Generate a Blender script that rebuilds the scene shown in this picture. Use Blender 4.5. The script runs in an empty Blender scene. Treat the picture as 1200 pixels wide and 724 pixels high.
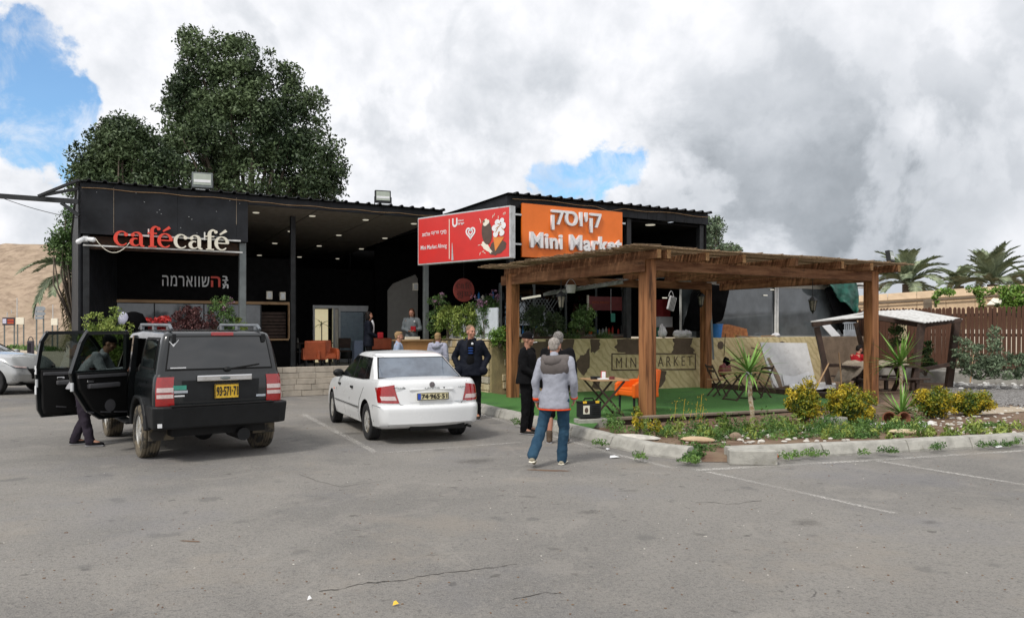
import bpy, bmesh, math, random
import numpy as np
from mathutils import Vector, Matrix, Euler
from math import sin, cos, pi, radians as R
sc = bpy.context.scene
rnd = random.Random(7)
rng = np.random.default_rng(7)
F, HZ, H = 920.0, 385.0, 1.8          # focal length in photo pixels, horizon row, eye height

# ---------------------------------------------------------------- camera, sky, sun, exposure
cd = bpy.data.cameras.new('camera'); cam = bpy.data.objects.new('camera', cd)
sc.collection.objects.link(cam); sc.camera = cam
cam.location = (0, 0, H); cam.rotation_euler = (pi/2, 0, 0)
cd.sensor_width = 36; cd.lens = 36*F/1200; cd.shift_y = (HZ-362)/1200
cd.clip_start = .1; cd.clip_end = 3000
sc.view_settings.view_transform = 'Standard'; sc.view_settings.look = 'None'
sc.view_settings.exposure = 0.32; sc.view_settings.gamma = 1
SUN_EL, SUN_AZ = R(50), R(215)        # azimuth clockwise from +Y: sun behind and to the left of the camera
sd = bpy.data.lights.new('sun', 'SUN'); so = bpy.data.objects.new('sun', sd); sc.collection.objects.link(so)
sd.energy = 2.0; sd.angle = R(12); sd.color = (1, .95, .88)
so.rotation_euler = (pi/2-SUN_EL, 0, -SUN_AZ+pi); so.location = (0, 0, 30)
sundir = Vector((sin(SUN_AZ)*cos(SUN_EL), cos(SUN_AZ)*cos(SUN_EL), sin(SUN_EL)))
so.rotation_euler = sundir.to_track_quat('Z', 'Y').to_euler()

w = bpy.data.worlds.new('World'); sc.world = w; w.use_nodes = True
N, L = w.node_tree.nodes, w.node_tree.links
N.clear()
class G:                                # little node-graph helper
    def __init__(s, tree): s.n, s.l = tree.nodes, tree.links
    def node(s, t, **k):
        n = s.n.new(t)
        for a, b in k.items(): setattr(n, a, b)
        return n
    def put(s, sock, v):
        if isinstance(v, bpy.types.NodeSocket): s.l.new(v, sock)
        else: sock.default_value = v
    def m(s, op, a, b=0.0, c=0.0, clamp=False):
        n = s.node('ShaderNodeMath', operation=op, use_clamp=clamp)
        s.put(n.inputs[0], a); s.put(n.inputs[1], b); s.put(n.inputs[2], c); return n.outputs[0]
    def v(s, op, a, b=(0, 0, 0)):
        n = s.node('ShaderNodeVectorMath', operation=op)
        s.put(n.inputs[0], a); s.put(n.inputs[1], b)
        return n.outputs['Value'] if op in ('DOT_PRODUCT', 'LENGTH') else n.outputs[0]
    def mix(s, f, a, b):
        n = s.node('ShaderNodeMix', data_type='RGBA')
        s.put(n.inputs[0], f); s.put(n.inputs[6], a); s.put(n.inputs[7], b); return n.outputs[2]
    def noise(s, vec, scale, detail=4, rough=.55, dist=0.0):
        n = s.node('ShaderNodeTexNoise'); n.inputs['Scale'].default_value = scale
        n.inputs['Detail'].default_value = detail; n.inputs['Roughness'].default_value = rough
        n.inputs['Distortion'].default_value = dist
        if vec is not None: s.l.new(vec, n.inputs['Vector'])
        return n.outputs['Fac']
    def ramp(s, f, a, b, lo=0.0, hi=1.0):
        n = s.node('ShaderNodeMapRange', interpolation_type='SMOOTHSTEP')
        s.put(n.inputs[0], f); n.inputs[1].default_value = a; n.inputs[2].default_value = b
        n.inputs[3].default_value = lo; n.inputs[4].default_value = hi; return n.outputs[0]
g = G(w.node_tree)
sky = g.node('ShaderNodeTexSky', sky_type='NISHITA', sun_disc=False, sun_elevation=SUN_EL, sun_rotation=SUN_AZ)
tc = g.node('ShaderNodeTexCoord').outputs['Generated']
sep = g.node('ShaderNodeSeparateXYZ'); g.l.new(tc, sep.inputs[0])
zz = g.m('ADD', g.m('MAXIMUM', sep.outputs[2], 0.0), .22)
comb = g.node('ShaderNodeCombineXYZ')
g.l.new(g.m('DIVIDE', sep.outputs[0], zz), comb.inputs[0]); g.l.new(g.m('DIVIDE', sep.outputs[1], zz), comb.inputs[1])
plane = comb.outputs[0]                 # the cloud layer seen from below
n_big = g.noise(plane, .55, 5, .55, .3)
n_mid = g.noise(plane, 1.5, 7, .6, .4)
n_fine = g.noise(plane, 4.0, 6, .62, .2)
n_dir = g.noise(tc, 5.5, 7, .62, .5)
n_wisp = g.noise(tc, 14, 5, .6, .3)
def sdir(px, py):
    v = Vector(((px-600)/F, 1, (HZ-py)/F)); v.normalize(); return tuple(v)
n_rag = g.noise(tc, 30, 6, .65, .4)
wob = g.m('ADD', g.m('ADD', g.m('MULTIPLY', g.m('SUBTRACT', n_dir, .5), 1.5), g.m('MULTIPLY', g.m('SUBTRACT', n_wisp, .5), .9)), g.m('MULTIPLY', g.m('SUBTRACT', n_rag, .5), .4))
def patch(px, py, rad, wk=1.0):        # one clearing or bank in the clouds, by direction: 1 in its middle, 0 at its rim
    d = g.v('LENGTH', g.v('SUBTRACT', tc, sdir(px, py)))
    return g.m('ADD', g.m('SUBTRACT', 1.0, g.m('DIVIDE', d, rad/F)), g.m('MULTIPLY', wob, wk))
gap = None
for px, py, r in ((10, 92, 62), (50, 108, 44), (92, 118, 26), (38, 160, 30), (92, 176, 30), (2, 66, 36), (628, 202, 24), (655, 205, 30), (698, 202, 32), (733, 194, 22)):
    p_ = patch(px, py, r*1.15, 2.3)
    gap = p_ if gap is None else g.m('MAXIMUM', gap, p_)
gap = g.m('MAXIMUM', gap, g.m('SUBTRACT', g.m('MULTIPLY', g.ramp(n_big, .60, .75), 3), 1.6))
gapf = g.m('MULTIPLY', g.ramp(gap, .12, .55), g.ramp(g.noise(tc, 17, 6, .65, .5), .32, .58, .45, .95))
def banks(lst, wk, lo=0.0, hi=.8):
    acc = None
    for px, py, r in lst:
        p_ = g.ramp(patch(px, py, r, wk), lo, hi); acc = p_ if acc is None else g.m('MAXIMUM', acc, p_)
    return acc
bank = banks(((1200, 150, 330), (1000, 160, 250), (900, 200, 170), (860, 120, 110), (1080, 270, 190), (830, 250, 120), (1500, 100, 460)), .38, 0, .7)   # the heavier grey bank to the right
soft = banks(((50, 40, 110), (330, 20, 130), (470, 90, 150), (560, 150, 150), (430, 150, 150), (130, 75, 80), (480, 210, 130), (820, 250, 160), (1000, 290, 200), (640, 100, 60), (60, 220, 90), (650, 260, 120)), .6, 0, .8)
bright = banks(((1130, 20, 90), (1010, 20, 60), (790, 200, 50), (1080, 150, 40), (830, 40, 70), (900, 292, 60), (1190, 285, 60)), .5, .1, 1.0)
n_soft = g.noise(tc, 3.2, 4, .5, .3)
def lump(sc_, off, dist, det=9):       # cloud lumps lit from above: compare the noise with itself a little higher up
    a_ = g.noise(tc, sc_, det, .56, dist); b_ = g.noise(g.v('ADD', tc, (-off*.5, 0.0, off)), sc_, det, .56, dist)
    return a_, g.m('SUBTRACT', a_, b_)
n_b1, l1 = lump(4.6, .03, .25); n_b2, l2 = lump(10.5, .016, .15)
edge = g.ramp(n_b1, .47, .535)         # fairly crisp boundary between overlapping cloud masses
edge2 = g.ramp(n_b2, .50, .56)
tone = g.m('SUBTRACT', 1.06, g.m('MULTIPLY', g.ramp(n_soft, .38, .62), .07))
tone = g.m('SUBTRACT', tone, g.m('MULTIPLY', soft, g.m('ADD', .11, g.m('MULTIPLY', edge, .12))))
tone = g.m('SUBTRACT', tone, g.m('MULTIPLY', bank, g.m('ADD', .23, g.m('MULTIPLY', edge, .07))))
tone = g.m('SUBTRACT', tone, g.m('ADD', g.m('MULTIPLY', edge, .05), g.m('MULTIPLY', edge2, .045)))
tone = g.m('ADD', tone, g.m('MULTIPLY', bright, g.m('MULTIPLY', g.m('MAXIMUM', bank, soft), .16)))
tone = g.m('ADD', tone, g.m('MINIMUM', g.m('MAXIMUM', g.m('MULTIPLY', g.m('ADD', g.m('MULTIPLY', l1, .7), g.m('MULTIPLY', l2, .6)), g.m('SUBTRACT', 1.0, g.m('MULTIPLY', bank, .55))), -.15), .17))
tone = g.m('MULTIPLY', g.m('MAXIMUM', tone, .3), 8.3)
cl = g.node('ShaderNodeCombineXYZ')
cool = g.m('MULTIPLY', g.m('SUBTRACT', 8.6, tone), .05)
g.l.new(g.m('MULTIPLY', tone, g.m('SUBTRACT', .99, g.m('MULTIPLY', cool, .3))), cl.inputs[0]); g.l.new(g.m('MULTIPLY', tone, .99), cl.inputs[1]); g.l.new(g.m('MULTIPLY', tone, g.m('ADD', 1.02, g.m('MULTIPLY', cool, .25))), cl.inputs[2])
skyc = g.v('MULTIPLY', sky.outputs[0], (.92, 1.28, 1.5))
bg = g.node('ShaderNodeBackground'); bg.inputs[1].default_value = .1
g.l.new(g.mix(gapf, cl.outputs[0], skyc), bg.inputs[0])
wo = g.node('ShaderNodeOutputWorld'); g.l.new(bg.outputs[0], wo.inputs[0])

# ---------------------------------------------------------------- frames and helpers
CU, SU = cos(R(30)), sin(R(30))
def U(a, b, z=0.0): return Vector((a*CU-b*SU, a*SU+b*CU, z))       # building axes -> world
def P(px, py, z=0.0):                                              # photo pixel on a level plane -> world
    D = (H-z)*F/(py-HZ); return Vector(((px-600)/F*D, D, z))
def PD(px, py, D): return Vector(((px-600)/F*D, D, H+(HZ-py)/F*D))
def AB(px, b):                                                     # a of the point of plane b seen at px
    t = (px-600)/F; D = b/(CU-SU*t); return D*(SU+CU*t)

_mats = {}
def mat(name, col, rough=.6, metal=0.0, var=.12, scale=6.0, bump=.0, bscale=40.0, col2=None, spec=.5, emit=None, coat=0.0, stretch=None, dirt=None, trans=0.0, leaf=False):
    if name in _mats: return _mats[name]
    m = bpy.data.materials.new(name); m.use_nodes = True; _mats[name] = m
    q = G(m.node_tree); bs = m.node_tree.nodes['Principled BSDF']
    co = q.node('ShaderNodeTexCoord').outputs['Object']
    if stretch:
        mp = q.node('ShaderNodeMapping'); mp.inputs['Scale'].default_value = stretch; q.l.new(co, mp.inputs[0]); co = mp.outputs[0]
    c = tuple(col)+(1,)
    if leaf:
        rp = q.node('ShaderNodeNewGeometry').outputs['Random Per Island']
        nz = q.noise(co, scale, 2)
        f = q.m('ADD', q.m('MULTIPLY', rp, .5), q.m('MULTIPLY', q.ramp(nz, .35, .65), .5))
        cc = q.mix(q.ramp(f, .1, 1.0), c, tuple(col2)+(1,))
    else:
        nz = q.noise(co, scale, 6, .6)
        c2 = tuple(col2)+(1,) if col2 else tuple(x*(1-var*1.6) for x in col)+(1,)
        cc = q.mix(q.ramp(nz, .35, .68), c, c2)
    if dirt:
        nd = q.noise(co, dirt[1], 5, .65)
        cc = q.mix(q.ramp(nd, dirt[2], dirt[2]+.15, 0, dirt[3] if len(dirt) > 3 else .8), cc, tuple(dirt[0])+(1,))
    q.l.new(cc, bs.inputs['Base Color'])
    bs.inputs['Metallic'].default_value = metal
    bs.inputs['Specular IOR Level'].default_value = spec
    bs.inputs['Coat Weight'].default_value = coat; bs.inputs['Coat Roughness'].default_value = .04
    q.l.new(q.ramp(nz, .2, .8, max(.02, rough-.06), min(1, rough+.08)) if not leaf else q.m('ADD', rough, 0), bs.inputs['Roughness'])
    if bump:
        b = q.node('ShaderNodeBump'); b.inputs['Strength'].default_value = bump; b.inputs['Distance'].default_value = .02
        q.l.new(q.noise(co, bscale, 5, .6), b.inputs['Height']); q.l.new(b.outputs[0], bs.inputs['Normal'])
    if emit: bs.inputs['Emission Color'].default_value = tuple(emit[:3])+(1,); bs.inputs['Emission Strength'].default_value = emit[3]
    if trans: bs.inputs['Transmission Weight'].default_value = trans
    return m
def pane_mat(name, tint, see, rough=.03, refl=.35):     # thin window glass: part see-through, part reflecting
    if name in _mats: return _mats[name]
    m = bpy.data.materials.new(name); m.use_nodes = True; _mats[name] = m
    q = G(m.node_tree); q.n.clear()
    tr = q.node('ShaderNodeBsdfTransparent'); tr.inputs[0].default_value = tuple(t*see for t in tint)+(1,)
    gl = q.node('ShaderNodeBsdfGlossy'); gl.inputs['Roughness'].default_value = rough; gl.inputs[0].default_value = (.9, .95, 1, 1)
    fr = q.node('ShaderNodeFresnel'); fr.inputs[0].default_value = 1.5
    co = q.node('ShaderNodeTexCoord').outputs['Object']
    f = q.m('ADD', q.m('MULTIPLY', fr.outputs[0], .8), q.m('MULTIPLY', q.noise(co, 3, 3), refl*.3), clamp=True)
    mx = q.node('ShaderNodeMixShader'); q.l.new(f, mx.inputs[0]); q.l.new(tr.outputs[0], mx.inputs[1]); q.l.new(gl.outputs[0], mx.inputs[2])
    o = q.node('ShaderNodeOutputMaterial'); q.l.new(mx.outputs[0], o.inputs[0]); return m

# shared materials
M = {}
def reg(k, *a, **kw): M[k] = mat(k, *a, **kw)
reg('black_paint', (.014, .016, .020), .6, var=.3, scale=2, bump=.1, bscale=20, spec=.3, dirt=((.045, .045, .045), 7, .66, .5))
reg('black_metal', (.018, .02, .022), .5, var=.3, bump=.05, spec=.35)
reg('black_dull', (.007, .007, .0075), .9, var=.2, spec=.1)
reg('ceiling', (.24, .21, .18), .7, var=.15)
reg('grey_steel', (.16, .18, .18), .45, metal=.3, dirt=((.16, .11, .07), 8, .6))
reg('alu', (.5, .52, .52), .35, metal=.6, var=.08)
reg('galv', (.55, .57, .58), .45, metal=.2, dirt=((.3, .3, .29), 5, .55))
reg('white_paint', (.72, .72, .70), .5, dirt=((.4, .38, .34), 10, .65, .5))
reg('white_plastic', (.75, .76, .77), .35, var=.05)
reg('cream', (.78, .74, .62), .4, var=.05)
reg('red_letter', (.75, .06, .03), .35, var=.06)
reg('red_board', (.62, .035, .03), .4, var=.06, scale=2)
reg('orange_board', (.80, .17, .012), .45, var=.06, scale=2)
reg('orange_plastic', (.82, .14, .01), .35, var=.06)
reg('orange_dark', (.42, .09, .03), .5, var=.15)
reg('maroon', (.16, .03, .03), .5)
reg('lamp_white', (.6, .6, .55), .3, emit=(1, .93, .75, .35))
reg('concrete', (.36, .35, .32), .9, var=.2, scale=5, bump=.5, bscale=30, dirt=((.2, .18, .15), 3, .6, .7))
reg('kerb', (.40, .39, .35), .9, var=.18, scale=6, bump=.5, bscale=40, dirt=((.19, .18, .14), 5, .58, .8))
reg('block', (.46, .41, .34), .9, var=.15, scale=4, bump=.5, bscale=35, dirt=((.30, .25, .18), 6, .6))
reg('stone_tile', (.50, .39, .22), .85, var=.25, scale=5, bump=.6, bscale=14, col2=(.36, .28, .16))
reg('stone_tile_pale', (.56, .48, .32), .85, var=.25, scale=5, bump=.6, bscale=14, col2=(.42, .33, .2))
reg('stucco', (.36, .29, .15), .95, var=.25, scale=4, bump=.6, bscale=25, col2=(.27, .22, .12))
reg('camo_brown', (.105, .075, .05), .9, var=.25, scale=5, bump=.4, bscale=30, col2=(.14, .10, .07))
reg('plaster_brown', (.27, .20, .14), .9, var=.2, scale=3, bump=.3)
reg('wood', (.36, .165, .07), .65, scale=9, stretch=(1, 1, .07), var=.3, col2=(.17, .068, .027), bump=.4, bscale=25, spec=.25, dirt=((.045, .02, .010), 11, .50, .8))
reg('wood_h', (.23, .115, .058), .7, scale=8, stretch=(.12, .12, 1), var=.3, col2=(.10, .04, .018), bump=.35, bscale=25, spec=.2, dirt=((.04, .018, .010), 12, .56, .7))
reg('wood_end', (.42, .24, .10), .7, scale=20, col2=(.3, .16, .07))
reg('wood_dark', (.055, .03, .02), .7, scale=8, col2=(.03, .018, .012), bump=.2)
reg('wood_grey', (.24, .20, .15), .85, scale=6, stretch=(.2, .2, 1), col2=(.15, .12, .09), bump=.4)
reg('wood_pale', (.42, .27, .14), .6, scale=8, stretch=(.2, 1, 1), col2=(.30, .18, .09))
reg('fence_wood', (.125, .062, .040), .75, scale=4, stretch=(1, 1, .15), col2=(.06, .03, .02), bump=.3, spec=.2)
reg('reed', (.30, .21, .12), .8, scale=30, col2=(.16, .10, .06))
reg('rubber', (.03, .028, .025), .85, var=.2, bump=.2, dirt=((.17, .14, .095), 6, .42, .8))
reg('rubber_clean', (.018, .018, .019), .8, var=.2)
reg('rim', (.50, .50, .48), .4, metal=.3, dirt=((.20, .15, .07), 6, .48, .7))
reg('chrome', (.7, .7, .7), .15, metal=1, var=.02)
reg('car_black', (.004, .006, .007), .3, var=.2, coat=.7, spec=.4, dirt=((.03, .027, .021), 2.5, .60, .4))
reg('car_white', (.72, .735, .74), .3, var=.02, scale=1, coat=.6)
reg('car_silver', (.46, .47, .47), .3, metal=.25, var=.04, coat=.8)
reg('car_plastic', (.008, .009, .010), .5, var=.2, spec=.3, dirt=((.06, .05, .038), 3, .62, .5))
reg('car_trim', (.006, .006, .006), .6, spec=.25)
reg('car_glass', (.006, .008, .009), .04, spec=1.0, var=.3, scale=2)
reg('car_glass_grey', (.12, .135, .145), .06, spec=.8, var=.35, scale=1.4, col2=(.07, .08, .085))
reg('tail_red', (.34, .008, .008), .12, coat=1, var=.1, scale=30)
reg('tail_clear', (.62, .5, .48), .12, coat=1, var=.1, scale=40)
reg('plate_yellow', (.80, .50, .03), .4, var=.03)
reg('plate_pale', (.74, .67, .40), .4, var=.03)
reg('ink', (.01, .01, .01), .5)
reg('blue', (.03, .09, .5), .4)
reg('skin', (.46, .24, .16), .55, var=.08, scale=12, col2=(.40, .18, .12))
reg('skin_tan', (.36, .18, .11), .55, var=.08, scale=12, col2=(.3, .14, .09))
reg('soil', (.13, .075, .048), 1, var=.3, scale=3, bump=1, bscale=25, col2=(.20, .14, .09), dirt=((.30, .25, .19), 8, .6, .7))
reg('turf', (.055, .18, .03), .95, var=.3, scale=60, bump=.9, bscale=250, col2=(.085, .24, .05), dirt=((.045, .13, .035), 1.3, .5, .6))
reg('gravel', (.17, .165, .16), 1, scale=30, col2=(.32, .31, .30), bump=1, bscale=70)
reg('pale_stone', (.62, .59, .53), .85, var=.2, scale=8)
reg('rust', (.035, .02, .014), .9, scale=12, col2=(.07, .038, .022))
reg('green_tarp', (.012, .105, .075), .55, var=.3, scale=5)
reg('beige_panel', (.52, .38, .24), .7, var=.12, scale=2, dirt=((.36, .25, .15), 4, .6, .6))
reg('sky_blue_plastic', (.03, .22, .62), .4)
reg('cloth_white', (.62, .62, .64), .9, var=.15)
reg('bark', (.10, .08, .06), .95, scale=10, bump=.8, bscale=20, col2=(.16, .13, .10))
def leafm(k, c1, c2, scale=.8, rough=.55): M[k] = mat(k, c1, rough, col2=c2, scale=scale, leaf=True, spec=.35)
leafm('leaf_dark', (.020, .040, .016), (.115, .165, .07), .4)  # broad noise scale paints lit and dark clumps into the leaf colour
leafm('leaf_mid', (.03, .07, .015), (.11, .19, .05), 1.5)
leafm('leaf_lime', (.08, .14, .02), (.30, .36, .08), 3)
leafm('leaf_gold', (.09, .14, .012), (.56, .40, .025), 3)
leafm('leaf_weed', (.04, .10, .02), (.15, .26, .06), 2)
leafm('leaf_purple', (.04, .014, .016), (.13, .05, .045), 4)
leafm('leaf_grey', (.06, .09, .05), (.20, .27, .16), 2)
leafm('leaf_yucca', (.05, .14, .02), (.20, .36, .07), 3)
leafm('leaf_palm', (.13, .17, .10), (.36, .41, .26), 1)
leafm('leaf_dry', (.14, .12, .05), (.34, .29, .13), 1)
leafm('flower_pink', (.22, .10, .16), (.42, .26, .36), 4)
leafm('flower_red', (.28, .012, .015), (.50, .04, .03), 4)
leafm('leaf_vine', (.05, .12, .015), (.22, .36, .06), 2)

class MB:                               # collects shapes, links them as ONE mesh object
    def __init__(s, off=(0, 0, 0)): s.v = []; s.f = []; s.mi = []; s.off = Vector(off); s.cm = 0
    def add(s, vs, fs):
        k = len(s.v); s.v += [tuple(v) for v in vs]; s.f += [tuple(i+k for i in f) for f in fs]; s.mi += [s.cm]*len(fs); return s
    def box(s, c, d, rot=None, taper=1.0):
        x, y, z = d[0]/2, d[1]/2, d[2]/2
        vs = [Vector((sx*x*(taper if sz > 0 else 1), sy*y*(taper if sz > 0 else 1), sz*z)) for sz in (-1, 1) for sx, sy in ((-1, -1), (1, -1), (1, 1), (-1, 1))]
        if rot is not None: m = Euler(rot).to_matrix() if not isinstance(rot, Matrix) else rot; vs = [m @ v for v in vs]
        c = Vector(c)
        return s.add([v+c for v in vs], [(3, 2, 1, 0), (4, 5, 6, 7), (0, 1, 5, 4), (1, 2, 6, 5), (2, 3, 7, 6), (3, 0, 4, 7)])
    def bb(s, x0, x1, y0, y1, z0, z1): return s.box(((x0+x1)/2, (y0+y1)/2, (z0+z1)/2), (abs(x1-x0), abs(y1-y0), abs(z1-z0)))
    def beam(s, p, q, w, h, up=(0, 0, 1)):      # square bar from p to q
        p, q = Vector(p), Vector(q); d = (q-p); l = d.length; d.normalize(); up = Vector(up)
        sd = d.cross(up)
        if sd.length < 1e-4: sd = Vector((1, 0, 0))
        sd.normalize(); u2 = sd.cross(d)
        vs = [p0+sd*(i*w/2)+u2*(j*h/2) for p0 in (p, q) for i, j in ((-1, -1), (1, -1), (1, 1), (-1, 1))]
        return s.add(vs, [(0, 1, 2, 3), (7, 6, 5, 4), (0, 4, 5, 1), (1, 5, 6, 2), (2, 6, 7, 3), (3, 7, 4, 0)])
    def tube(s, pts, rad, n=8, cap=True):
        pts = [Vector(p) for p in pts]; rad = rad if isinstance(rad, (list, tuple)) else [rad]*len(pts)
        k = len(s.v); prev = None; fs = []
        for i, p in enumerate(pts):
            d = (pts[min(i+1, len(pts)-1)]-pts[max(i-1, 0)]).normalized()
            if prev is None: a = d.orthogonal().normalized()
            else:
                a = prev-d*prev.dot(d); a = a.normalized() if a.length > 1e-5 else d.orthogonal().normalized()
            prev = a; b = d.cross(a)
            s.v += [tuple(p+(a*cos(2*pi*j/n)+b*sin(2*pi*j/n))*rad[i]) for j in range(n)]
        for i in range(len(pts)-1):
            for j in range(n):
                fs.append((k+i*n+j, k+i*n+(j+1) % n, k+(i+1)*n+(j+1) % n, k+(i+1)*n+j))
        if cap: fs.append(tuple(k+j for j in reversed(range(n)))); fs.append(tuple(k+(len(pts)-1)*n+j for j in range(n)))
        s.f += fs; s.mi += [s.cm]*len(fs); return s
    def ell(s, c, r, rot=None, nu=14, nv=9):
        c = Vector(c); m = Euler(rot).to_matrix() if rot is not None else Matrix.Identity(3); k = len(s.v); fs = []
        r = (r, r, r) if not isinstance(r, (tuple, list)) else r
        for i in range(nv+1):
            t = pi*i/nv
            for j in range(nu):
                p = 2*pi*j/nu
                s.v.append(tuple(c+m @ Vector((r[0]*sin(t)*cos(p), r[1]*sin(t)*sin(p), r[2]*cos(t)))))
        for i in range(nv):
            for j in range(nu):
                a, b = k+i*nu+j, k+i*nu+(j+1) % nu
                fs.append((a, a+nu, b+nu, b))
        s.f += fs; s.mi += [s.cm]*len(fs); return s
    def cap(s, p, q, r0, r1, n=12):             # capsule that tapers
        p, q = Vector(p), Vector(q); s.ell(p, r0, nu=n, nv=8); s.ell(q, r1, nu=n, nv=8)
        return s.tube([p, q], [r0, r1], n)
    def prism(s, poly, fn0, fn1):               # polygon -> two sheets given by fn0/fn1, with walls
        n = len(poly); vs = [fn0(*p) for p in poly]+[fn1(*p) for p in poly]
        return s.add(vs, [tuple(reversed(range(n))), tuple(range(n, 2*n))]+[(i, (i+1) % n, n+(i+1) % n, n+i) for i in range(n)])
    def lathe(s, prof, c=(0, 0, 0), n=16, rot=None):
        c = Vector(c); m = Euler(rot).to_matrix() if rot is not None else Matrix.Identity(3); k = len(s.v); fs = []
        for r, z in prof:
            for j in range(n): s.v.append(tuple(c+m @ Vector((r*cos(2*pi*j/n), r*sin(2*pi*j/n), z))))
        for i in range(len(prof)-1):
            for j in range(n):
                fs.append((k+i*n+j, k+i*n+(j+1) % n, k+(i+1)*n+(j+1) % n, k+(i+1)*n+j))
        fs.append(tuple(k+j for j in reversed(range(n)))); fs.append(tuple(k+(len(prof)-1)*n+j for j in range(n)))
        s.f += fs; s.mi += [s.cm]*len(fs); return s
    def grid(s, rows):                          # rows of points -> sheet
        k = len(s.v); n = len(rows[0]); fs = []
        for r in rows: s.v += [tuple(p) for p in r]
        for i in range(len(rows)-1):
            for j in range(n-1): fs.append((k+i*n+j, k+i*n+j+1, k+(i+1)*n+j+1, k+(i+1)*n+j))
        s.f += fs; s.mi += [s.cm]*len(fs); return s
    def mesh(s, name, mats, smooth=False, fix=True):
        me = bpy.data.meshes.new(name); o = s.off
        me.from_pydata([(x-o.x, y-o.y, z-o.z) for x, y, z in s.v], [], s.f)
        for m in (mats if isinstance(mats, (list, tuple)) else [mats]): me.materials.append(M[m] if isinstance(m, str) else m)
        me.polygons.foreach_set('material_index', s.mi)
        if fix:
            bm = bmesh.new(); bm.from_mesh(me)
            bmesh.ops.remove_doubles(bm, verts=bm.verts, dist=1e-5)
            bmesh.ops.recalc_face_normals(bm, faces=bm.faces); bm.to_mesh(me); bm.free()
        if smooth: me.polygons.foreach_set('use_smooth', [True]*len(me.polygons))
        me.update(); return me
    def build(s, name, mats, parent=None, smooth=False, bevel=0.0, fix=True, loc=None, rot=None, seg=2):
        return piece(name, s.mesh(name, mats, smooth, fix), parent, loc, rot, bevel=bevel, seg=seg)
def piece(name, me, parent=None, loc=None, rot=None, scale=None, bevel=0.0, seg=2):
    o = bpy.data.objects.new(name, me); sc.collection.objects.link(o); o.parent = parent
    if loc is not None: o.location = loc
    if rot is not None: o.rotation_euler = rot
    if scale is not None: o.scale = scale
    if bevel:
        b = o.modifiers.new('bevel', 'BEVEL'); b.width = bevel; b.segments = seg; b.limit_method = 'ANGLE'; b.angle_limit = R(40)
    return o
def thing(name, label, cat, loc=(0, 0, 0), rz=0.0, group=None):
    o = bpy.data.objects.new(name, None); sc.collection.objects.link(o); o.empty_display_size = .2
    o.location = loc; o.rotation_euler = (0, 0, rz); o['label'] = label; o['category'] = cat
    if group: o['group'] = group
    return o
def tag(o, label, cat, group=None):
    o['label'] = label; o['category'] = cat
    if group: o['group'] = group
    return o
def kind(o, k): o['kind'] = k; return o
def bake(o):                            # modifiers -> mesh
    bpy.context.view_layer.update(); dg = bpy.context.evaluated_depsgraph_get()
    me = bpy.data.meshes.new_from_object(o.evaluated_get(dg)); old = o.data
    o.modifiers.clear(); o.data = me; me.name = old.name; return o
def fontmesh(name, txt, size, depth=.01, bold=0.0, m='white_plastic', align='CENTER', sx=1.0, shear=0.0, spacing=1.0):
    c = bpy.data.curves.new(name, 'FONT'); c.body = txt; c.size = size; c.extrude = depth/2; c.offset = bold; c.align_x = align; c.align_y = 'BOTTOM_BASELINE'
    c.shear = shear; c.space_character = spacing; c.resolution_u = 3
    o = bpy.data.objects.new(name, c); sc.collection.objects.link(o)
    bpy.context.view_layer.update(); dg = bpy.context.evaluated_depsgraph_get()
    me = bpy.data.meshes.new_from_object(o.evaluated_get(dg)); bpy.data.objects.remove(o); bpy.data.curves.remove(c)
    for v in me.vertices: v.co.x *= sx
    me.materials.clear(); me.materials.append(M[m]); me.name = name; return me
def lift(o): return o
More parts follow.
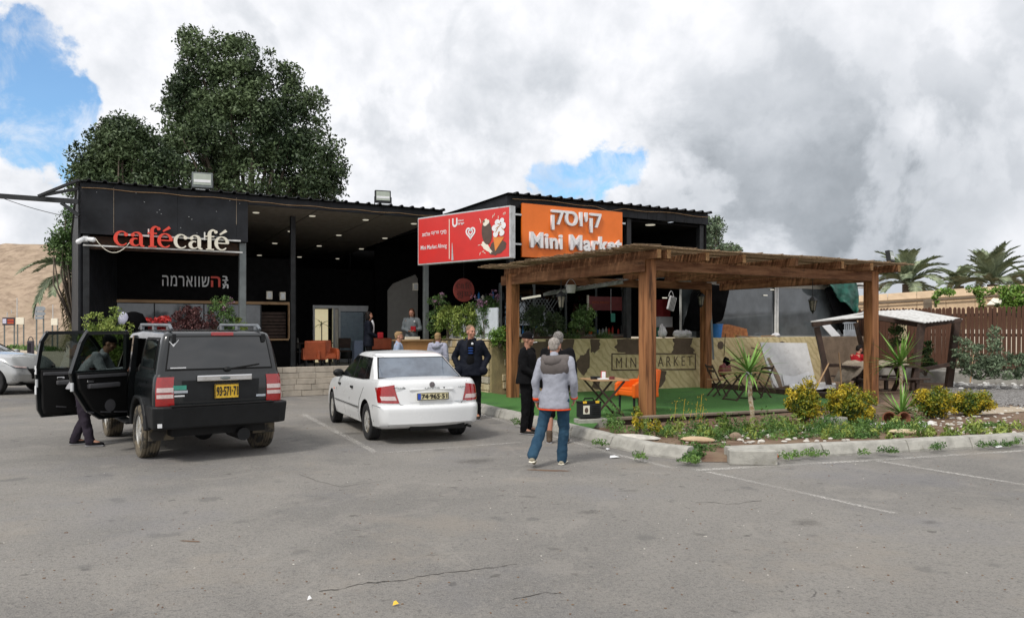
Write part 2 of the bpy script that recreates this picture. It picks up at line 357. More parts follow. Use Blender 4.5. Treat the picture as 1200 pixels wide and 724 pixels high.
# ================================================================ GROUND
def sheet(name, poly, z, m, parent=None):
    me = bpy.data.meshes.new(name); n = len(poly)
    me.from_pydata([(p[0], p[1], z(p) if callable(z) else z) for p in poly], [], [tuple(range(n))])
    me.materials.append(m if not isinstance(m, str) else M[m]); me.update()
    bm = bmesh.new(); bm.from_mesh(me)
    for f in bm.faces:
        if f.normal.z < 0: f.normal_flip()
    bmesh.ops.triangulate(bm, faces=bm.faces); bm.to_mesh(me); bm.free()
    return piece(name, me, parent)
def asphalt_mat():
    m = bpy.data.materials.new('asphalt'); m.use_nodes = True; q = G(m.node_tree); bs = m.node_tree.nodes['Principled BSDF']
    co = q.node('ShaderNodeTexCoord').outputs['Object']
    big = q.noise(co, .25, 5, .6, .5); mid = q.noise(co, 1.1, 6, .65, .4); fine = q.noise(co, 90, 3, .7); gr = q.noise(co, 35, 4, .7)
    c = q.mix(q.ramp(big, .42, .60), (.232, .221, .203, 1), (.168, .162, .152, 1))
    c = q.mix(q.ramp(mid, .48, .72, 0, .55), c, (.275, .258, .232, 1))
    c = q.mix(q.ramp(q.noise(co, 2.3, 5, .6), .66, .76, 0, .55), c, (.12, .108, .095, 1))
    c = q.mix(q.ramp(fine, .42, .70, 0, .6), c, (.36, .34, .31, 1))
    c = q.mix(q.ramp(q.noise(co, 14, 5, .8), .50, .62, 0, .42), c, (.30, .28, .25, 1))
    c = q.mix(q.ramp(q.noise(co, 22, 4, .8), .53, .64, 0, .5), c, (.10, .095, .09, 1))
    c = q.mix(q.ramp(q.noise(co, 7, 5, .75), .55, .70, 0, .35), c, (.13, .122, .112, 1))
    c = q.mix(q.ramp(gr, .52, .66, 0, .6), c, (.12, .115, .11, 1))
    # cracks: thin seams where a warped cell pattern meets, only here and there
    wv = q.v('ADD', co, q.v('MULTIPLY', q.node('ShaderNodeTexNoise').outputs['Color'], (0, 0, 0)))
    nn = q.node('ShaderNodeTexNoise'); nn.inputs['Scale'].default_value = 1.6; nn.inputs['Detail'].default_value = 5; q.l.new(co, nn.inputs['Vector'])
    wv = q.v('ADD', co, q.v('MULTIPLY', nn.outputs['Color'], (.8, .8, 0)))
    vo = q.node('ShaderNodeTexVoronoi', feature='DISTANCE_TO_EDGE'); vo.inputs['Scale'].default_value = .33; q.l.new(wv, vo.inputs['Vector'])
    crk = q.m('MULTIPLY', q.ramp(vo.outputs['Distance'], .0, .003, 1, 0), q.ramp(q.noise(co, .6, 3), .60, .72))
    c = q.mix(q.m('MULTIPLY', crk, .38), c, (.07, .062, .055, 1))
    c = q.mix(q.ramp(q.noise(co, 5.5, 3, .5), .66, .73, 0, .6), c, (.075, .07, .062, 1))
    c = q.mix(q.ramp(q.noise(co, 2.1, 2, .4), .66, .74, 0, .4), c, (.09, .09, .09, 1))
    c = q.mix(q.ramp(q.noise(co, .33, 4, .6), .52, .66, 0, .35), c, (.20, .20, .215, 1))
    c = q.mix(q.ramp(q.noise(q.v('ADD', co, (40.0, 9.0, 0.0)), .5, 5, .65), .54, .68, 0, .4), c, (.30, .265, .22, 1))
    c = q.mix(q.ramp(q.noise(co, .7, 8, .75, 1.5), .56, .60, 0, .28), c, (.32, .30, .27, 1))
    q.l.new(c, bs.inputs['Base Color']); bs.inputs['Roughness'].default_value = .92; bs.inputs['Specular IOR Level'].default_value = .3
    b = q.node('ShaderNodeBump'); b.inputs['Strength'].default_value = .9; b.inputs['Distance'].default_value = .02
    hgt = q.m('ADD', q.m('ADD', gr, q.m('MULTIPLY', fine, .5)), q.m('MULTIPLY', crk, -2)); q.l.new(hgt, b.inputs['Height']); q.l.new(b.outputs[0], bs.inputs['Normal'])
    M['asphalt'] = m
asphalt_mat()
def paint_mat():                        # worn road paint, broken through to the asphalt
    m = bpy.data.materials.new('road_paint'); m.use_nodes = True; q = G(m.node_tree); bs = m.node_tree.nodes['Principled BSDF']
    co = q.node('ShaderNodeTexCoord').outputs['Object']
    bs.inputs['Base Color'].default_value = (.58, .56, .52, 1); bs.inputs['Roughness'].default_value = .85
    a = q.m('MULTIPLY', q.ramp(q.noise(co, 30, 5, .7), .38, .60), q.ramp(q.noise(co, 1.3, 3), .30, .62, .2, .7))
    q.l.new(a, bs.inputs['Alpha']); M['paint'] = m
paint_mat()
reg('dirt', (.36, .30, .22), 1, var=.2, scale=.15, bump=.6, bscale=4, col2=(.42, .35, .26), dirt=((.17, .20, .09), .12, .60, .5))
kind(sheet('ground', [(-900, -60), (900, -60), (900, 1500), (-900, 1500)], -.03, 'dirt'), 'structure')
kind(sheet('asphalt_lot', [(-60, -25), (60, -25), (60, 33), (-8, 33), (-30, 40), (-60, 40)], 0, 'asphalt'), 'structure')

KERB = [(-3.0, 21.6), (-.69, 16.7), (.95, 13.15), (1.48, 11.95), (1.86, 11.2), (2.38, 10.74)]
KERB2 = [(3.0, 10.70), (4.40, 11.05), (5.8, 11.45), (6.93, 11.80), (8.0, 12.15), (12, 13.6), (20, 16.6), (34, 22)]
# planting bed and yard behind the kerb
inner = [(x+.12, y+.10) for x, y in KERB]+[(x-.05, y+.13) for x, y in KERB2]
inner.insert(len(KERB), (2.42, 10.60)); inner.insert(len(KERB)+1, (2.98, 10.57))
kind(sheet('planting_soil', inner+[(60, 33), (60, 70), (U(30, 30).x, U(30, 30).y), tuple(U(9.7, 21.5))[:2]], lambda p: .005 if p[1] < 10.65 else .055, 'soil'), 'structure')
turf_z = lambda p: .14-.008*max(0, (p[0]*CU+p[1]*SU)-9.7)
TF = [(-2.75, 21.3), (-.50, 16.75), (1.13, 13.25), (1.30, 12.85)]+[tuple(U(a, b))[:2] for a, b in ((8.35, 11.35), (16.35, 11.45), (16.35, 17.2), (9.7, 17.3), (9.7, 21.0))]
kind(sheet('artificial_turf', TF, turf_z, 'turf'), 'structure')
kind(sheet('gravel_yard', [tuple(p)[:2] for p in (P(1092, 470), P(1300, 486), P(1420, 458), P(1180, 446), P(1110, 452))], .075, 'gravel'), 'structure')
kind(sheet('dusty_path', [tuple(p)[:2] for p in (P(1060, 480, .06), P(1150, 486, .06), P(1230, 480, .06), P(1100, 468, .06))], .067, 'dirt'), 'structure')
# painted lines
def line(name, pts, w=.09):
    mb = MB()
    for p, q in zip(pts, pts[1:]):
        p, q = Vector((*p, 0)), Vector((*q, 0)); d = (q-p).normalized(); s = Vector((-d.y, d.x, 0))*w/2
        mb.add([p-s, p+s, q+s, q-s], [(3, 2, 1, 0)])
    me = mb.mesh(name, M['paint'], fix=False); o = piece(name, me, None, (0, 0, .004)); kind(o, 'structure')
def g2(px, py): p = P(px, py); return (p.x, p.y)
line('road_marking', [g2(545, 480), g2(622, 503), g2(720, 532), g2(790, 549)], .10)
line('road_marking', [g2(815, 551), g2(1010, 540), g2(1200, 528), g2(1500, 508)], .12)
line('road_marking', [g2(355, 485), g2(440, 530)], .11)
line('road_marking', [g2(445, 531), g2(612, 518)], .07)
line('road_marking', [g2(1016, 538), g2(1200, 568), g2(1500, 612)], .10)
line('road_marking', [g2(830, 553), g2(1050, 602)], .08)

# kerb stones
kr = thing('kerb', '', 'kerb'); del kr['label']; del kr['category']; kr['kind'] = 'structure'
def kstone(p, q, h=.17, w=.17, slope=.07, jit=0.0, m='kerb', par=None):
    p, q = Vector((*p, 0)), Vector((*q, 0)); d = (q-p); l = d.length-.018; d.normalize(); n = Vector((-d.y, d.x, 0))
    if n.y < 0 and abs(n.y) > .2: n = -n
    mb = MB()
    prof = [(0, -.06), (0, .03), (slope*.75, h-.03), (slope, h-.008), (slope+.03, h), (w+slope-.02, h), (w+slope, h-.02), (w+slope, -.06)]
    rows = []
    K = 5
    for i in range(K+1):
        c = p+d*(.009+l*i/K)
        rows.append([c+n*(x+rnd.uniform(-.006, .006))+Vector((0, 0, z+rnd.uniform(-.005, .005))) for x, z in prof])
    k = len(prof); mb.grid(rows); kk = (K)*k
    mb.f.append(tuple(range(k))); mb.f.append(tuple(kk+i for i in reversed(range(k)))); mb.mi += [0, 0]
    o = mb.build('kerb_stone', m, par or kr, smooth=False, bevel=.008)
    if jit: o.rotation_euler = (rnd.uniform(-jit, jit), rnd.uniform(-jit, jit), 0)
    return o
def along(pts, step):
    out = []; 
    for p, q in zip(pts, pts[1:]):
        l = math.dist(p, q); n = max(1, round(l/step))
        for i in range(n): out.append(((p[0]+(q[0]-p[0])*i/n, p[1]+(q[1]-p[1])*i/n), (p[0]+(q[0]-p[0])*(i+1)/n, p[1]+(q[1]-p[1])*(i+1)/n)))
    return out
# turned so that the stones' faces look outwards (to the left / to the camera)
for p, q in along(KERB, 1.0):
    d = Vector((q[0]-p[0], q[1]-p[1])); kstone(p, q)
for p, q in along(KERB2, 1.0): kstone(p, q)
b_ = MB(); b_.box((0, 0, .095), (.62, .2, .19)); e = P(893-18, 546)
o = b_.build('broken_kerb_block', 'kerb', None, bevel=.012, loc=(e.x-.0, e.y-.0, 0)); o.location = (P(884, 545).x-.0, P(884, 545).y+.1, 0); o.rotation_euler = (0, 0, R(-6))
tag(o, 'loose weathered kerb block lying on asphalt against the kerb gap', 'kerb block')

# ================================================================ CAFE BUILDING
ZC = lambda b: 5.05-.037*(b-21.3)
A0 = (.45, 21.3, 0); cafe = thing('cafe_building', 'black flat roofed cafe hall open at the front with raised terrace', 'building', U(.45, 21.3), R(30))
def cb(): return MB(A0)
for x0, x1 in ((.45, 1.15), (1.153, 2.58), (2.583, 4.0), (4.003, 4.29)):
    cb().bb(x0, x1, 21.26, 21.34, 4.06, 5.28).build('fascia_panel', 'black_paint', cafe, bevel=.004)
for i in range(3):
    x0 = 4.295+i*1.87; cb().bb(x0, x0+1.866, 21.26, 21.34, 5.05, 5.28).build('fascia_panel', 'black_paint', cafe, bevel=.004)
def corrug(off, a0, a1, b0, b1, z0, z1, pitch=.33, h=.045, t=.02):
    mb = MB(off); prof = []; n = int(round((a1-a0)/pitch))
    for i in range(n):
        x = a0+i*pitch
        prof += [(x, 0), (x+pitch*.68, 0), (x+pitch*.76, h), (x+pitch*.92, h)]
    prof.append((a0+n*pitch, 0))
    top = [[(x, b0, z0+z+t) for x, z in prof], [(x, b1, z1+z+t) for x, z in prof]]
    bot = [[(x, b0, z0+z) for x, z in prof], [(x, b1, z1+z) for x, z in prof]]
    mb.grid([bot[0], top[0], top[1], bot[1], bot[0]]); return mb
for x in (1.151, 4.001): cb().bb(x-.006, x+.006, 21.25, 21.262, 4.1 if x < 2 else 4.5, 5.2).build('panel_joint', 'wood_grey', cafe)
sc_ = cb()
for k in range(14): sc_.box((.6+rnd.random()*3.6, 21.256, 4.15+rnd.random()*1.0), (rnd.choice((.015, .02, .02, .12)), .004, .010))
sc_.build('scuff_marks', 'galv', cafe)
corrug(A0, .35, 9.95, 21.12, 32, 5.29, 4.9).build('roof', 'black_metal', cafe)
for i in range(16):                                         # black plank wing behind the left corner
    t = i/16; t1 = (i+.93)/16
    p, q = (.47+.9*t, 21.4+2.6*t), (.47+.9*t1, 21.4+2.6*t1)
    cb().beam((p[0], p[1], 2.0), (q[0], q[1], 2.0), 3.98, .04, up=(1, -.3, 0)).build('plank', 'black_paint', cafe)
for i in range(6):
    cb().bb(.40, .45, 21.36+i*1.8, 21.36+i*1.8+1.79, 0, 5.2).build('side_panel', 'black_paint', cafe)
cb().bb(.5, 4.28, 21.5, 21.62, 3.72, 4.04).build('rusty_beam', 'rust', cafe)
cb().bb(1.2, 6.2, 24.0, 24.12, 2.62, 3.9).build('upper_wall', 'black_dull', cafe)
cb().bb(1.2, 6.2, 24.0, 24.12, .6, 1.5).build('lower_wall', 'black_dull', cafe)
cb().bb(6.2, 6.32, 24.13, 27.4, .6, 3.9).build('side_wall', 'black_dull', cafe)
for x0, x1, z0, z1 in ((6.33, 7.7, .6, 3.9), (9.72, 10.2, .6, 3.9), (7.7, 9.72, 2.62, 3.9)):
    cb().bb(x0, x1, 27.3, 27.42, z0, z1).build('back_wall', 'black_dull', cafe)
cb().bb(.5, 12, 31.8, 31.9, .6, 5.0).build('rear_wall', 'black_dull', cafe); cb().bb(9.96, 10.02, 30.21, 31.79, .6, 5.1).build('rear_wall', 'black_dull', cafe); cb().bb(10.03, 17, 30.1, 30.2, .6, 5.2).build('rear_wall', 'black_dull', cafe)
cb().bb(.5, 10.2, 27.9, 28.0, .0, 3.9).build('partition_wall', 'black_dull', cafe); cb().bb(.5, 6.2, 24.13, 28, 3.84, 3.9).build('kitchen_roof', 'black_dull', cafe)
# service window in its wooden frame
sw = cb().bb(1.2, 6.1, 23.93, 24.05, 2.52, 2.60).build('window', 'wood_pale', cafe)
for x in (1.2, 6.02): cb().bb(x, x+.09, 23.93, 24.05, 1.5, 2.52).build('frame', 'wood_pale', sw).matrix_parent_inverse = Matrix.Identity(4)
cb().bb(1.29, 6.02, 23.90, 24.08, 1.45, 1.5).build('sill', 'wood_pale', sw)
for i, (x0, x1) in enumerate(((1.29, 2.3), (2.33, 3.6), (3.63, 5.2))):
    cb().bb(x0, x1, 23.99, 24.01, 1.5, 2.5).build('pane', 'car_glass_grey', sw)
for x in (2.3, 3.6, 5.2): cb().bb(x, x+.03, 23.97, 24.03, 1.5, 2.52).build('mullion', 'black_metal', sw)
for i in range(8):
    cb().bb(5.24, 6.0, 24.2, 24.25, 1.52+i*.1, 1.60+i*.1).build('shutter_slat', 'wood_dark', sw)
# ceiling in panels, with round lamps
for i in range(4):
    x0 = 4.3+i*1.87
    for j in range(4):
        b0 = 21.36+j*2.6; b1 = min(b0+2.58, 31.8)
        mb = cb(); x1 = x0+1.83 if i < 3 else 9.9
        mb.add([(x0, b0, ZC(b0)), (x1, b0, ZC(b0)), (x1, b1, ZC(b1)), (x0, b1, ZC(b1)), (x0, b0, ZC(b0)+.03), (x1, b0, ZC(b0)+.03), (x1, b1, ZC(b1)+.03), (x0, b1, ZC(b1)+.03)],
               [(0, 1, 2, 3), (7, 6, 5, 4), (0, 4, 5, 1), (1, 5, 6, 2), (2, 6, 7, 3), (3, 7, 4, 0)])
        mb.build('ceiling_panel', 'ceiling', cafe)
def ceil_hit(px, py, z0=5.05, b0=21.3, k=.037):
    d = Vector(((px-600)/F, 1, (HZ-py)/F)); nb = -d.x*SU+d.y*CU      # b per unit depth
    # H + dz*D = z0 - k*(nb*D - b0)
    D = (z0+k*b0-H)/(d.z+k*nb); w_ = Vector((0, 0, H))+d*D; return (w_.x*CU+w_.y*SU, -w_.x*SU+w_.y*CU)
disc = MB().lathe([(.09, 0), (.09, -.012), (.075, -.02)], n=14).mesh('ceiling_lamp', 'lamp_white')
for px, py in ((300, 249), (366, 253), (428.5, 257.5), (485, 262), (340.5, 271), (397, 275.5), (451, 279), (322, 285), (374, 288), (423.5, 291.5), (468.5, 296), (304, 299), (351, 301), (396, 303), (440, 306)):
    a, b = ceil_hit(px, py); piece('ceiling_lamp', disc, cafe, (a-A0[0], b-A0[1], ZC(b)-.002))
cb().bb(4.11, 4.28, 21.42, 21.59, 0, 4.05).build('post', 'grey_steel', cafe, bevel=.01)
cb().bb(5.72, 5.86, 22.5, 22.64, .6, ZC(22.5)).build('post', 'black_metal', cafe, bevel=.01)
cb().bb(9.50, 9.64, 21.7, 21.84, .6, ZC(21.7)).build('post', 'grey_steel', cafe, bevel=.01)
cb().bb(.5, .64, 21.35, 21.49, 0, 4.05).build('post', 'black_metal', cafe, bevel=.01)
# glass door
dr = cb().bb(7.7, 9.72, 27.26, 27.40, 2.52, 2.62).build('door', 'alu', cafe)
for x in (7.7, 8.42, 8.62, 9.64): cb().bb(x, x+.07, 27.26, 27.38, .6, 2.52).build('frame', 'alu', dr)
cb().bb(8.69, 9.64, 27.28, 27.36, 2.42, 2.52).build('frame', 'alu', dr)
cb().bb(8.69, 9.64, 27.28, 27.36, .6, .72).build('frame', 'alu', dr)
M['glass_door'] = pane_mat('glass_door', (.85, .9, .92), .9, .2, .1)
reg('blind', (.62, .67, .72), .6, var=.1)
cb().bb(8.70, 9.63, 27.31, 27.325, .72, 2.42).build('pane', 'glass_door', dr)
cb().bb(8.72, 9.62, 27.5, 27.52, 1.0, 2.4).build('blind', 'blind', dr)
reg('glow_backdrop', (.7, .62, .42), .7, emit=(1, .88, .55, .38)); cb().bb(7.72, 8.40, 27.8, 27.84, .6, 2.5).build('glow_backdrop_wall', 'glow_backdrop', dr)  # backdrop added with its own glow, to brighten the view behind the pane
cb().bb(8.50, 8.61, 27.31, 27.33, .62, 2.5).build('notice_strip', 'cream', dr)
# terrace
tr_ = cb().bb(.8, 16.0, 21.16, 34, .0, .6).build('terrace', 'concrete', cafe)
blk = {}
for r_ in range(5):
    x = 2.2-(.24 if r_ % 2 else 0)
    while x < 9.35:
        wd = rnd.choice((.38, .46, .5, .58)); x1 = min(x+wd, 9.38)
        if x1-x > .1:
            dz = rnd.uniform(-.008, .008)
            cb().bb(x+.004, x1-.004, 21.0+dz-(.05 if r_ < 3 else 0), 21.15, r_*.156+.004, (r_+1)*.156-.004).build('block', 'block', tr_, bevel=.008, seg=1)
        x = x1
# grey angled panel deep inside
M['grey_panel'] = mat('grey_panel', (.34, .33, .30), .7, var=.06)
mb = cb(); mb.prism([(10.05, 1.1), (10.05, 3.15), (10.25, 3.4), (11.1, 3.75), (11.2, 3.6), (11.2, .9), (10.3, .9)], lambda a, z: (a+.05, 26.3, z), lambda a, z: (a+.05, 26.34, z))
mb.build('backdrop_panel', 'grey_panel', cafe)
for px, py, D in ((315.5, 346, 23.3), (331, 347, 23.5), (486.5, 336, 25.5)):
    w_ = PD(px, py, D); a, b = w_.x*CU+w_.y*SU, -w_.x*SU+w_.y*CU
    t_ = thing('wall_speaker', {315.5: 'small pale wall light box above wooden window frame, left one', 331: 'small pale wall light box nearest the inner black post', 486.5: 'small pale wall light box high beside grey panel'}[px], 'wall lamp', U(a, b, w_.z-.12), R(30), 'pale wall light boxes')
    MB().box((0, 0, .12), (.17, .1, .24)).build('housing', 'cream', t_, bevel=.01); MB().box((0, -.055, .12), (.11, .01, .17)).build('lens', 'alu', t_)

# slab-serif sign letters, drawn as pen strokes with varying width
def stroke(mb, pts, ws, depth=.06, y=0.0):
    L_, R_ = [], []
    for i, (x, z) in enumerate(pts):
        dx = pts[min(i+1, len(pts)-1)][0]-pts[max(i-1, 0)][0]; dz = pts[min(i+1, len(pts)-1)][1]-pts[max(i-1, 0)][1]
        l = math.hypot(dx, dz) or 1; nx, nz = -dz/l, dx/l; h = ws[i]/2
        L_.append((x+nx*h, z+nz*h)); R_.append((x-nx*h, z-nz*h))
    n = len(pts); k = len(mb.v)
    for yy in (y-depth/2, y+depth/2):
        for (x, z) in L_: mb.v.append((x, yy, z))
        for (x, z) in R_: mb.v.append((x, yy, z))
    fs = []
    for i in range(n-1):
        fs.append((k+i, k+i+1, k+n+i+1, k+n+i)); fs.append((k+2*n+i, k+3*n+i, k+3*n+i+1, k+2*n+i+1))
        fs.append((k+i, k+2*n+i, k+2*n+i+1, k+i+1)); fs.append((k+n+i, k+n+i+1, k+3*n+i+1, k+3*n+i))
    fs.append((k, k+n, k+3*n, k+2*n)); fs.append((k+n-1, k+3*n-1, k+4*n-1, k+2*n-1))
    mb.f += fs; mb.mi += [mb.cm]*len(fs)
def arc(cx, cz, rx, rz, a0, a1, n=16): return [(cx+rx*cos(R(a0+(a1-a0)*i/n)), cz+rz*sin(R(a0+(a1-a0)*i/n))) for i in range(n+1)]
def glyph(ch):                          # x-height 1, width returned
    mb = MB(); T, t = .21, .075
    def bar(x0, x1, z, h=.085): mb.bb(x0, x1, -.027, .027, z-h/2, z+h/2)
    if ch == 'c':
        p = arc(.44, .5, .36, .46, 42, 318, 24); w_ = [t+(T-t)*max(0, cos(R(42+276*i/24-180)))**1.0 for i in range(25)]
        stroke(mb, p, w_); mb.lathe([(.12, -.028), (.12, .028)], (.68, 0, .76), 14, (pi/2, 0, 0)); return mb, .86
    if ch == 'e':
        p = arc(.44, .5, .36, .46, 0, 318, 28); w_ = [t*.9+(T-t)*abs(cos(R(318*i/28)))**1.2 for i in range(29)]
        w_[-1] = t; w_[-2] = t*1.1; w_[-3] = t*1.3; stroke(mb, p, w_, .05); mb.bb(.1, .86, -.024, .024, .47, .55); return mb, .92
    if ch == 'a':
        stroke(mb, arc(.40, .66, .27, .29, 155, 0, 14)+[(.67, .5), (.67, .2)]+arc(.80, .2, .13, .16, 180, 300, 6), [T*.8]+[t+(T-t)*max(0, cos(R(155-155*i/14)))**1 for i in range(1, 15)]+[.0+T, T]+[T-(T-t)*i/6 for i in range(7)], .052)
        mb.lathe([(.115, -.028), (.115, .028)], (.2, 0, .76), 14, (pi/2, 0, 0))
        stroke(mb, arc(.36, .3, .24, .24, 62, 320, 18), [t+(T-t)*max(0, cos(R(62+258*i/18-180))) for i in range(19)], .048); return mb, .98
    if ch == 'f':
        stroke(mb, [(.33, .04), (.33, 1.05)]+arc(.55, 1.1, .22, .30, 180, 45, 10), [T, T]+[T-(T-t)*i/10 for i in range(11)])
        mb.lathe([(.11, -.028), (.11, .028)], (.72, 0, 1.28), 14, (pi/2, 0, 0)); bar(.08, .62, .95); bar(.12, .60, .04); return mb, .66
    if ch == '´':
        stroke(mb, [(.32, 1.12), (.72, 1.42)], [.1, .2]); return mb, 0
def word(x0, z0, xh, m, parent, b, reg_off, thick=1.5, kx=1.0):
    x = x0
    for ch in 'cafe':
        mb, wd = glyph(ch)
        if ch == 'e': acc = glyph('´')[0]; mb.add(acc.v, acc.f)
        mb.v = [(x+v[0]*xh*kx, b+v[1]*thick, z0+v[2]*xh) for v in mb.v]; mb.off = Vector(reg_off)
        mb.build('letter', m, parent, fix=False); x += wd*xh*kx
    return x
cs = thing('cafe_sign', 'red and cream lowercase cafe letters on white rails under black fascia', 'sign', U(1.0, 21.2, 3.72), R(30))
zb_ = 3.80; CO = (1.0, 21.2, 3.72)
xe = word(1.15, zb_, .36, 'red_letter', cs, 21.17, CO, 1.5, 1.07); word(xe+.02, zb_, .36, 'cream', cs, 21.17, CO, 1.5, 1.07)
mb = MB(CO); mb.bb(.5, 4.15, 21.22, 21.27, 3.765, 3.80); mb.bb(1.2, 4.1, 21.22, 21.25, 4.06, 4.10).build('rail', 'white_paint', cs)
for x in (1.9, 3.2): MB(CO).bb(x, x+.03, 21.2, 21.23, 4.05, 4.25).build('bracket', 'white_paint', cs)

hs = thing('hebrew_shawarma_sign', 'white and red Hebrew block letters on dark inner wall above window', 'sign', U(AB(190, 24), 23.97, 3.0), R(30))
def heb(name, s, ax, z, size, m, par, sx=1.0, depth=.03, bold=.012, b=0.0):
    me = fontmesh(name, s[::-1], size, depth, bold, m, 'LEFT', sx)
    xs = [v.co.x for v in me.vertices]; 
    return me, min(xs), max(xs)
a_l, a_m, a_m2, a_r = AB(190, 24), AB(243, 24), AB(259, 24), AB(268, 24)
def fit(me, x0, x1, z0, z1):            # scale a text mesh to a box
    xs = [v.co.x for v in me.vertices]; ys = [v.co.y for v in me.vertices]; kx = (x1-x0)/(max(xs)-min(xs)); ky = (z1-z0)/(max(ys)-min(ys)); mx, my = min(xs), min(ys)
    for v in me.vertices: v.co.x = x0+(v.co.x-mx)*kx; v.co.y = z0+(v.co.y-my)*ky
    return me
up_ = (pi/2, 0, 0)
me = fit(fontmesh('letter_row', 'שווארמה'[::-1], .4, .03, .002, spacing=1.12), 0, AB(245, 24)-a_l, 0, .30); piece('letter_row', me, hs, (0, 0, 0), up_)
me = fit(fontmesh('red_letter', 'ה', .4, .03, .006, 'red_letter'), AB(247, 24)-a_l, AB(258, 24)-a_l, 0, .31); piece('red_letter', me, hs, (0, 0, 0), up_)
me = fit(fontmesh('small_letter', 'ב', .2, .03, .008), AB(260.5, 24)-a_l, AB(267, 24)-a_l, .19, .33); piece('small_letter', me, hs, (0, 0, 0), up_)
me = fit(fontmesh('small_letter', 'ת', .2, .03, .008), AB(260.5, 24)-a_l, AB(267.5, 24)-a_l, -.03, .10); piece('small_letter', me, hs, (0, 0, 0), up_)
me = fit(fontmesh('small_letter', 'י', .2, .03, .004), AB(263, 24)-a_l, AB(265, 24)-a_l, .115, .175); piece('small_letter', me, hs, (0, 0, 0), up_)

def floodlight(label, loc, rz, size=.42, aim=.15, m='galv'):
    t_ = thing('floodlight', label, 'floodlight', loc, rz, 'floodlights on the roof edges')
    s = size
    MB().bb(-s*.35, s*.35, -.02, .02, 0, .03).build('bracket', 'alu', t_); 
    for x in (-1, 1): MB().bb(x*s*.52-.01, x*s*.52+.01, -.02, .02, .0, s*.5).build('arm', 'black_metal', t_)
    mb = MB(); mb.box((0, .03, s*.52), (s, .10, s*.78), rot=(aim, 0, 0)).build('housing', m, t_, bevel=.015)
    MB().box((0, -.022, s*.56), (s*.84, .012, s*.56), rot=(aim, 0, 0)).build('lens', 'lens', t_)
    MB().box((0, -.028, s*.47), (s*.8, .012, s*.14), rot=(aim, 0, 0)).build('lamp_tube', 'white_plastic', t_)
reg('lens', (.42, .47, .40), .15, var=.15, scale=3)
a = AB(237.5, 21.3); floodlight('grey floodlight on roof edge above the cream cafe letters', U(a, 21.35, 5.33), R(20), .50, .0, 'grey_steel')
a = AB(449.5, 21.3); floodlight('black floodlight on roof edge left of the red sign', U(a, 21.35, 5.34), R(20), .46, -.05, 'black_metal')

# security cameras at the left corner, junction wiring
cc = thing('security_camera', 'white twin security camera on left corner post of black facade', 'camera', U(.55, 21.18, 3.92), R(30))
for s_ in (-1, 1):
    MB().cap((s_*.05, -.05, 0), (s_*.15, -.22, -.06+s_*.03), .05, .06).build('camera_body', 'white_plastic', cc, smooth=True)
MB().bb(-.05, .05, -.08, .1, -.06, .06).build('mount', 'white_plastic', cc, bevel=.01)
def wire(label, pts, r=.012, m='cream', name='cable'):
    o = MB().tube(pts, r, 5).build(name, m, None, smooth=True); tag(o, label, 'cable'); return o
def sag(p, q, s, n=10): p, q = Vector(p), Vector(q); return [p.lerp(q, i/n)-Vector((0, 0, s*4*(i/n)*(1-i/n))) for i in range(n+1)]
wire('thin yellow cable running along the top of the cafe fascia', [U(a, 21.235, 5.15-.012*sin(a*5)-(.03 if a > 4.3 else 0)) for a in np.linspace(.47, 9.7, 60)], .010, 'wood_pale')
wire('loose white cable loop hanging at left of cafe letters', sag(U(.75, 21.15, 3.95), U(1.5, 21.15, 3.9), .3), .01)

# steel canopy arms reaching out of frame at the left
sa = thing('steel_canopy_arm', 'dark steel arm with diagonal braces projecting left from the black facade corner', 'steel frame', U(.42, 21.4, 4.8), R(30))
c0 = (.42, 21.4, 4.8)
def arm(p, q, w_, nm='brace'):
    p = PD(*p); q = PD(*q); f_ = lambda v: (v.x*CU+v.y*SU, -v.x*SU+v.y*CU, v.z)
    MB(c0).beam(f_(p), f_(q), w_, w_).build(nm, 'black_metal', sa)
arm((-40, 227, 18.6), (93, 236.5, 18.4), .11, 'main_beam')
arm((45, 230, 18.3), (92, 211, 18.3), .06); arm((45, 230, 18.5), (92, 221, 18.6), .06); arm((72, 238, 18.4), (93, 253, 18.4), .07)
wire('thin dark cable slung below the steel arm at left', sag(PD(5, 233, 18.5), PD(93, 256, 18.5), .05), .008, 'black_metal')

# ================================================================ MINI MARKET BUILDING
B0 = (9.9, 17.3, 0); mini = thing('mini_market_building', 'dark steel kiosk hall with corrugated roof behind orange sign', 'building', U(9.9, 17.3), R(30))
def mbx(): return MB(B0)
corrug(B0, 9.75, 16.75, 17.08, 30, 5.19, 4.95).build('roof', 'black_metal', mini)
x = 9.9
while x < 16.6:
    mbx().bb(x, min(x+.34, 16.7), 17.27, 17.33, 4.88, 5.18).build('fascia_plank', 'black_paint', mini, bevel=.004); x += .345
mbx().bb(9.82, 9.9, 17.25, 27, 4.88, 5.18).build('side_fascia', 'black_paint', mini)
mbx().bb(9.95, 16.6, 17.4, 29, 4.80, 4.86).build('ceiling', 'black_dull', mini)
for a, b in ((9.93, 17.36), (13.72, 17.36), (16.45, 17.36)): mbx().bb(a, a+.16, b, b+.16, 1.52 if a > 10.5 else 0, 4.87).build('post', 'black_metal', mini, bevel=.01)
mbx().bb(13.9, 16.44, 17.5, 17.56, 3.25, 3.5).build('cross_beam', 'black_metal', mini)
mbx().bb(16.62, 16.7, 17.34, 30, 1.53, 5.12).build('side_wall', 'black_dull', mini)
mbx().bb(13.8, 16.6, 23.5, 23.6, .6, 4.8).build('inner_wall', 'black_dull', mini)
mbx().bb(9.9, 16.7, 27, 27.1, 0, 4.87).build('rear_wall', 'black_dull', mini)
mbx().bb(10.45, 24.0, 17.6, 32, .0, .62).build('floor_slab', 'concrete', mini)
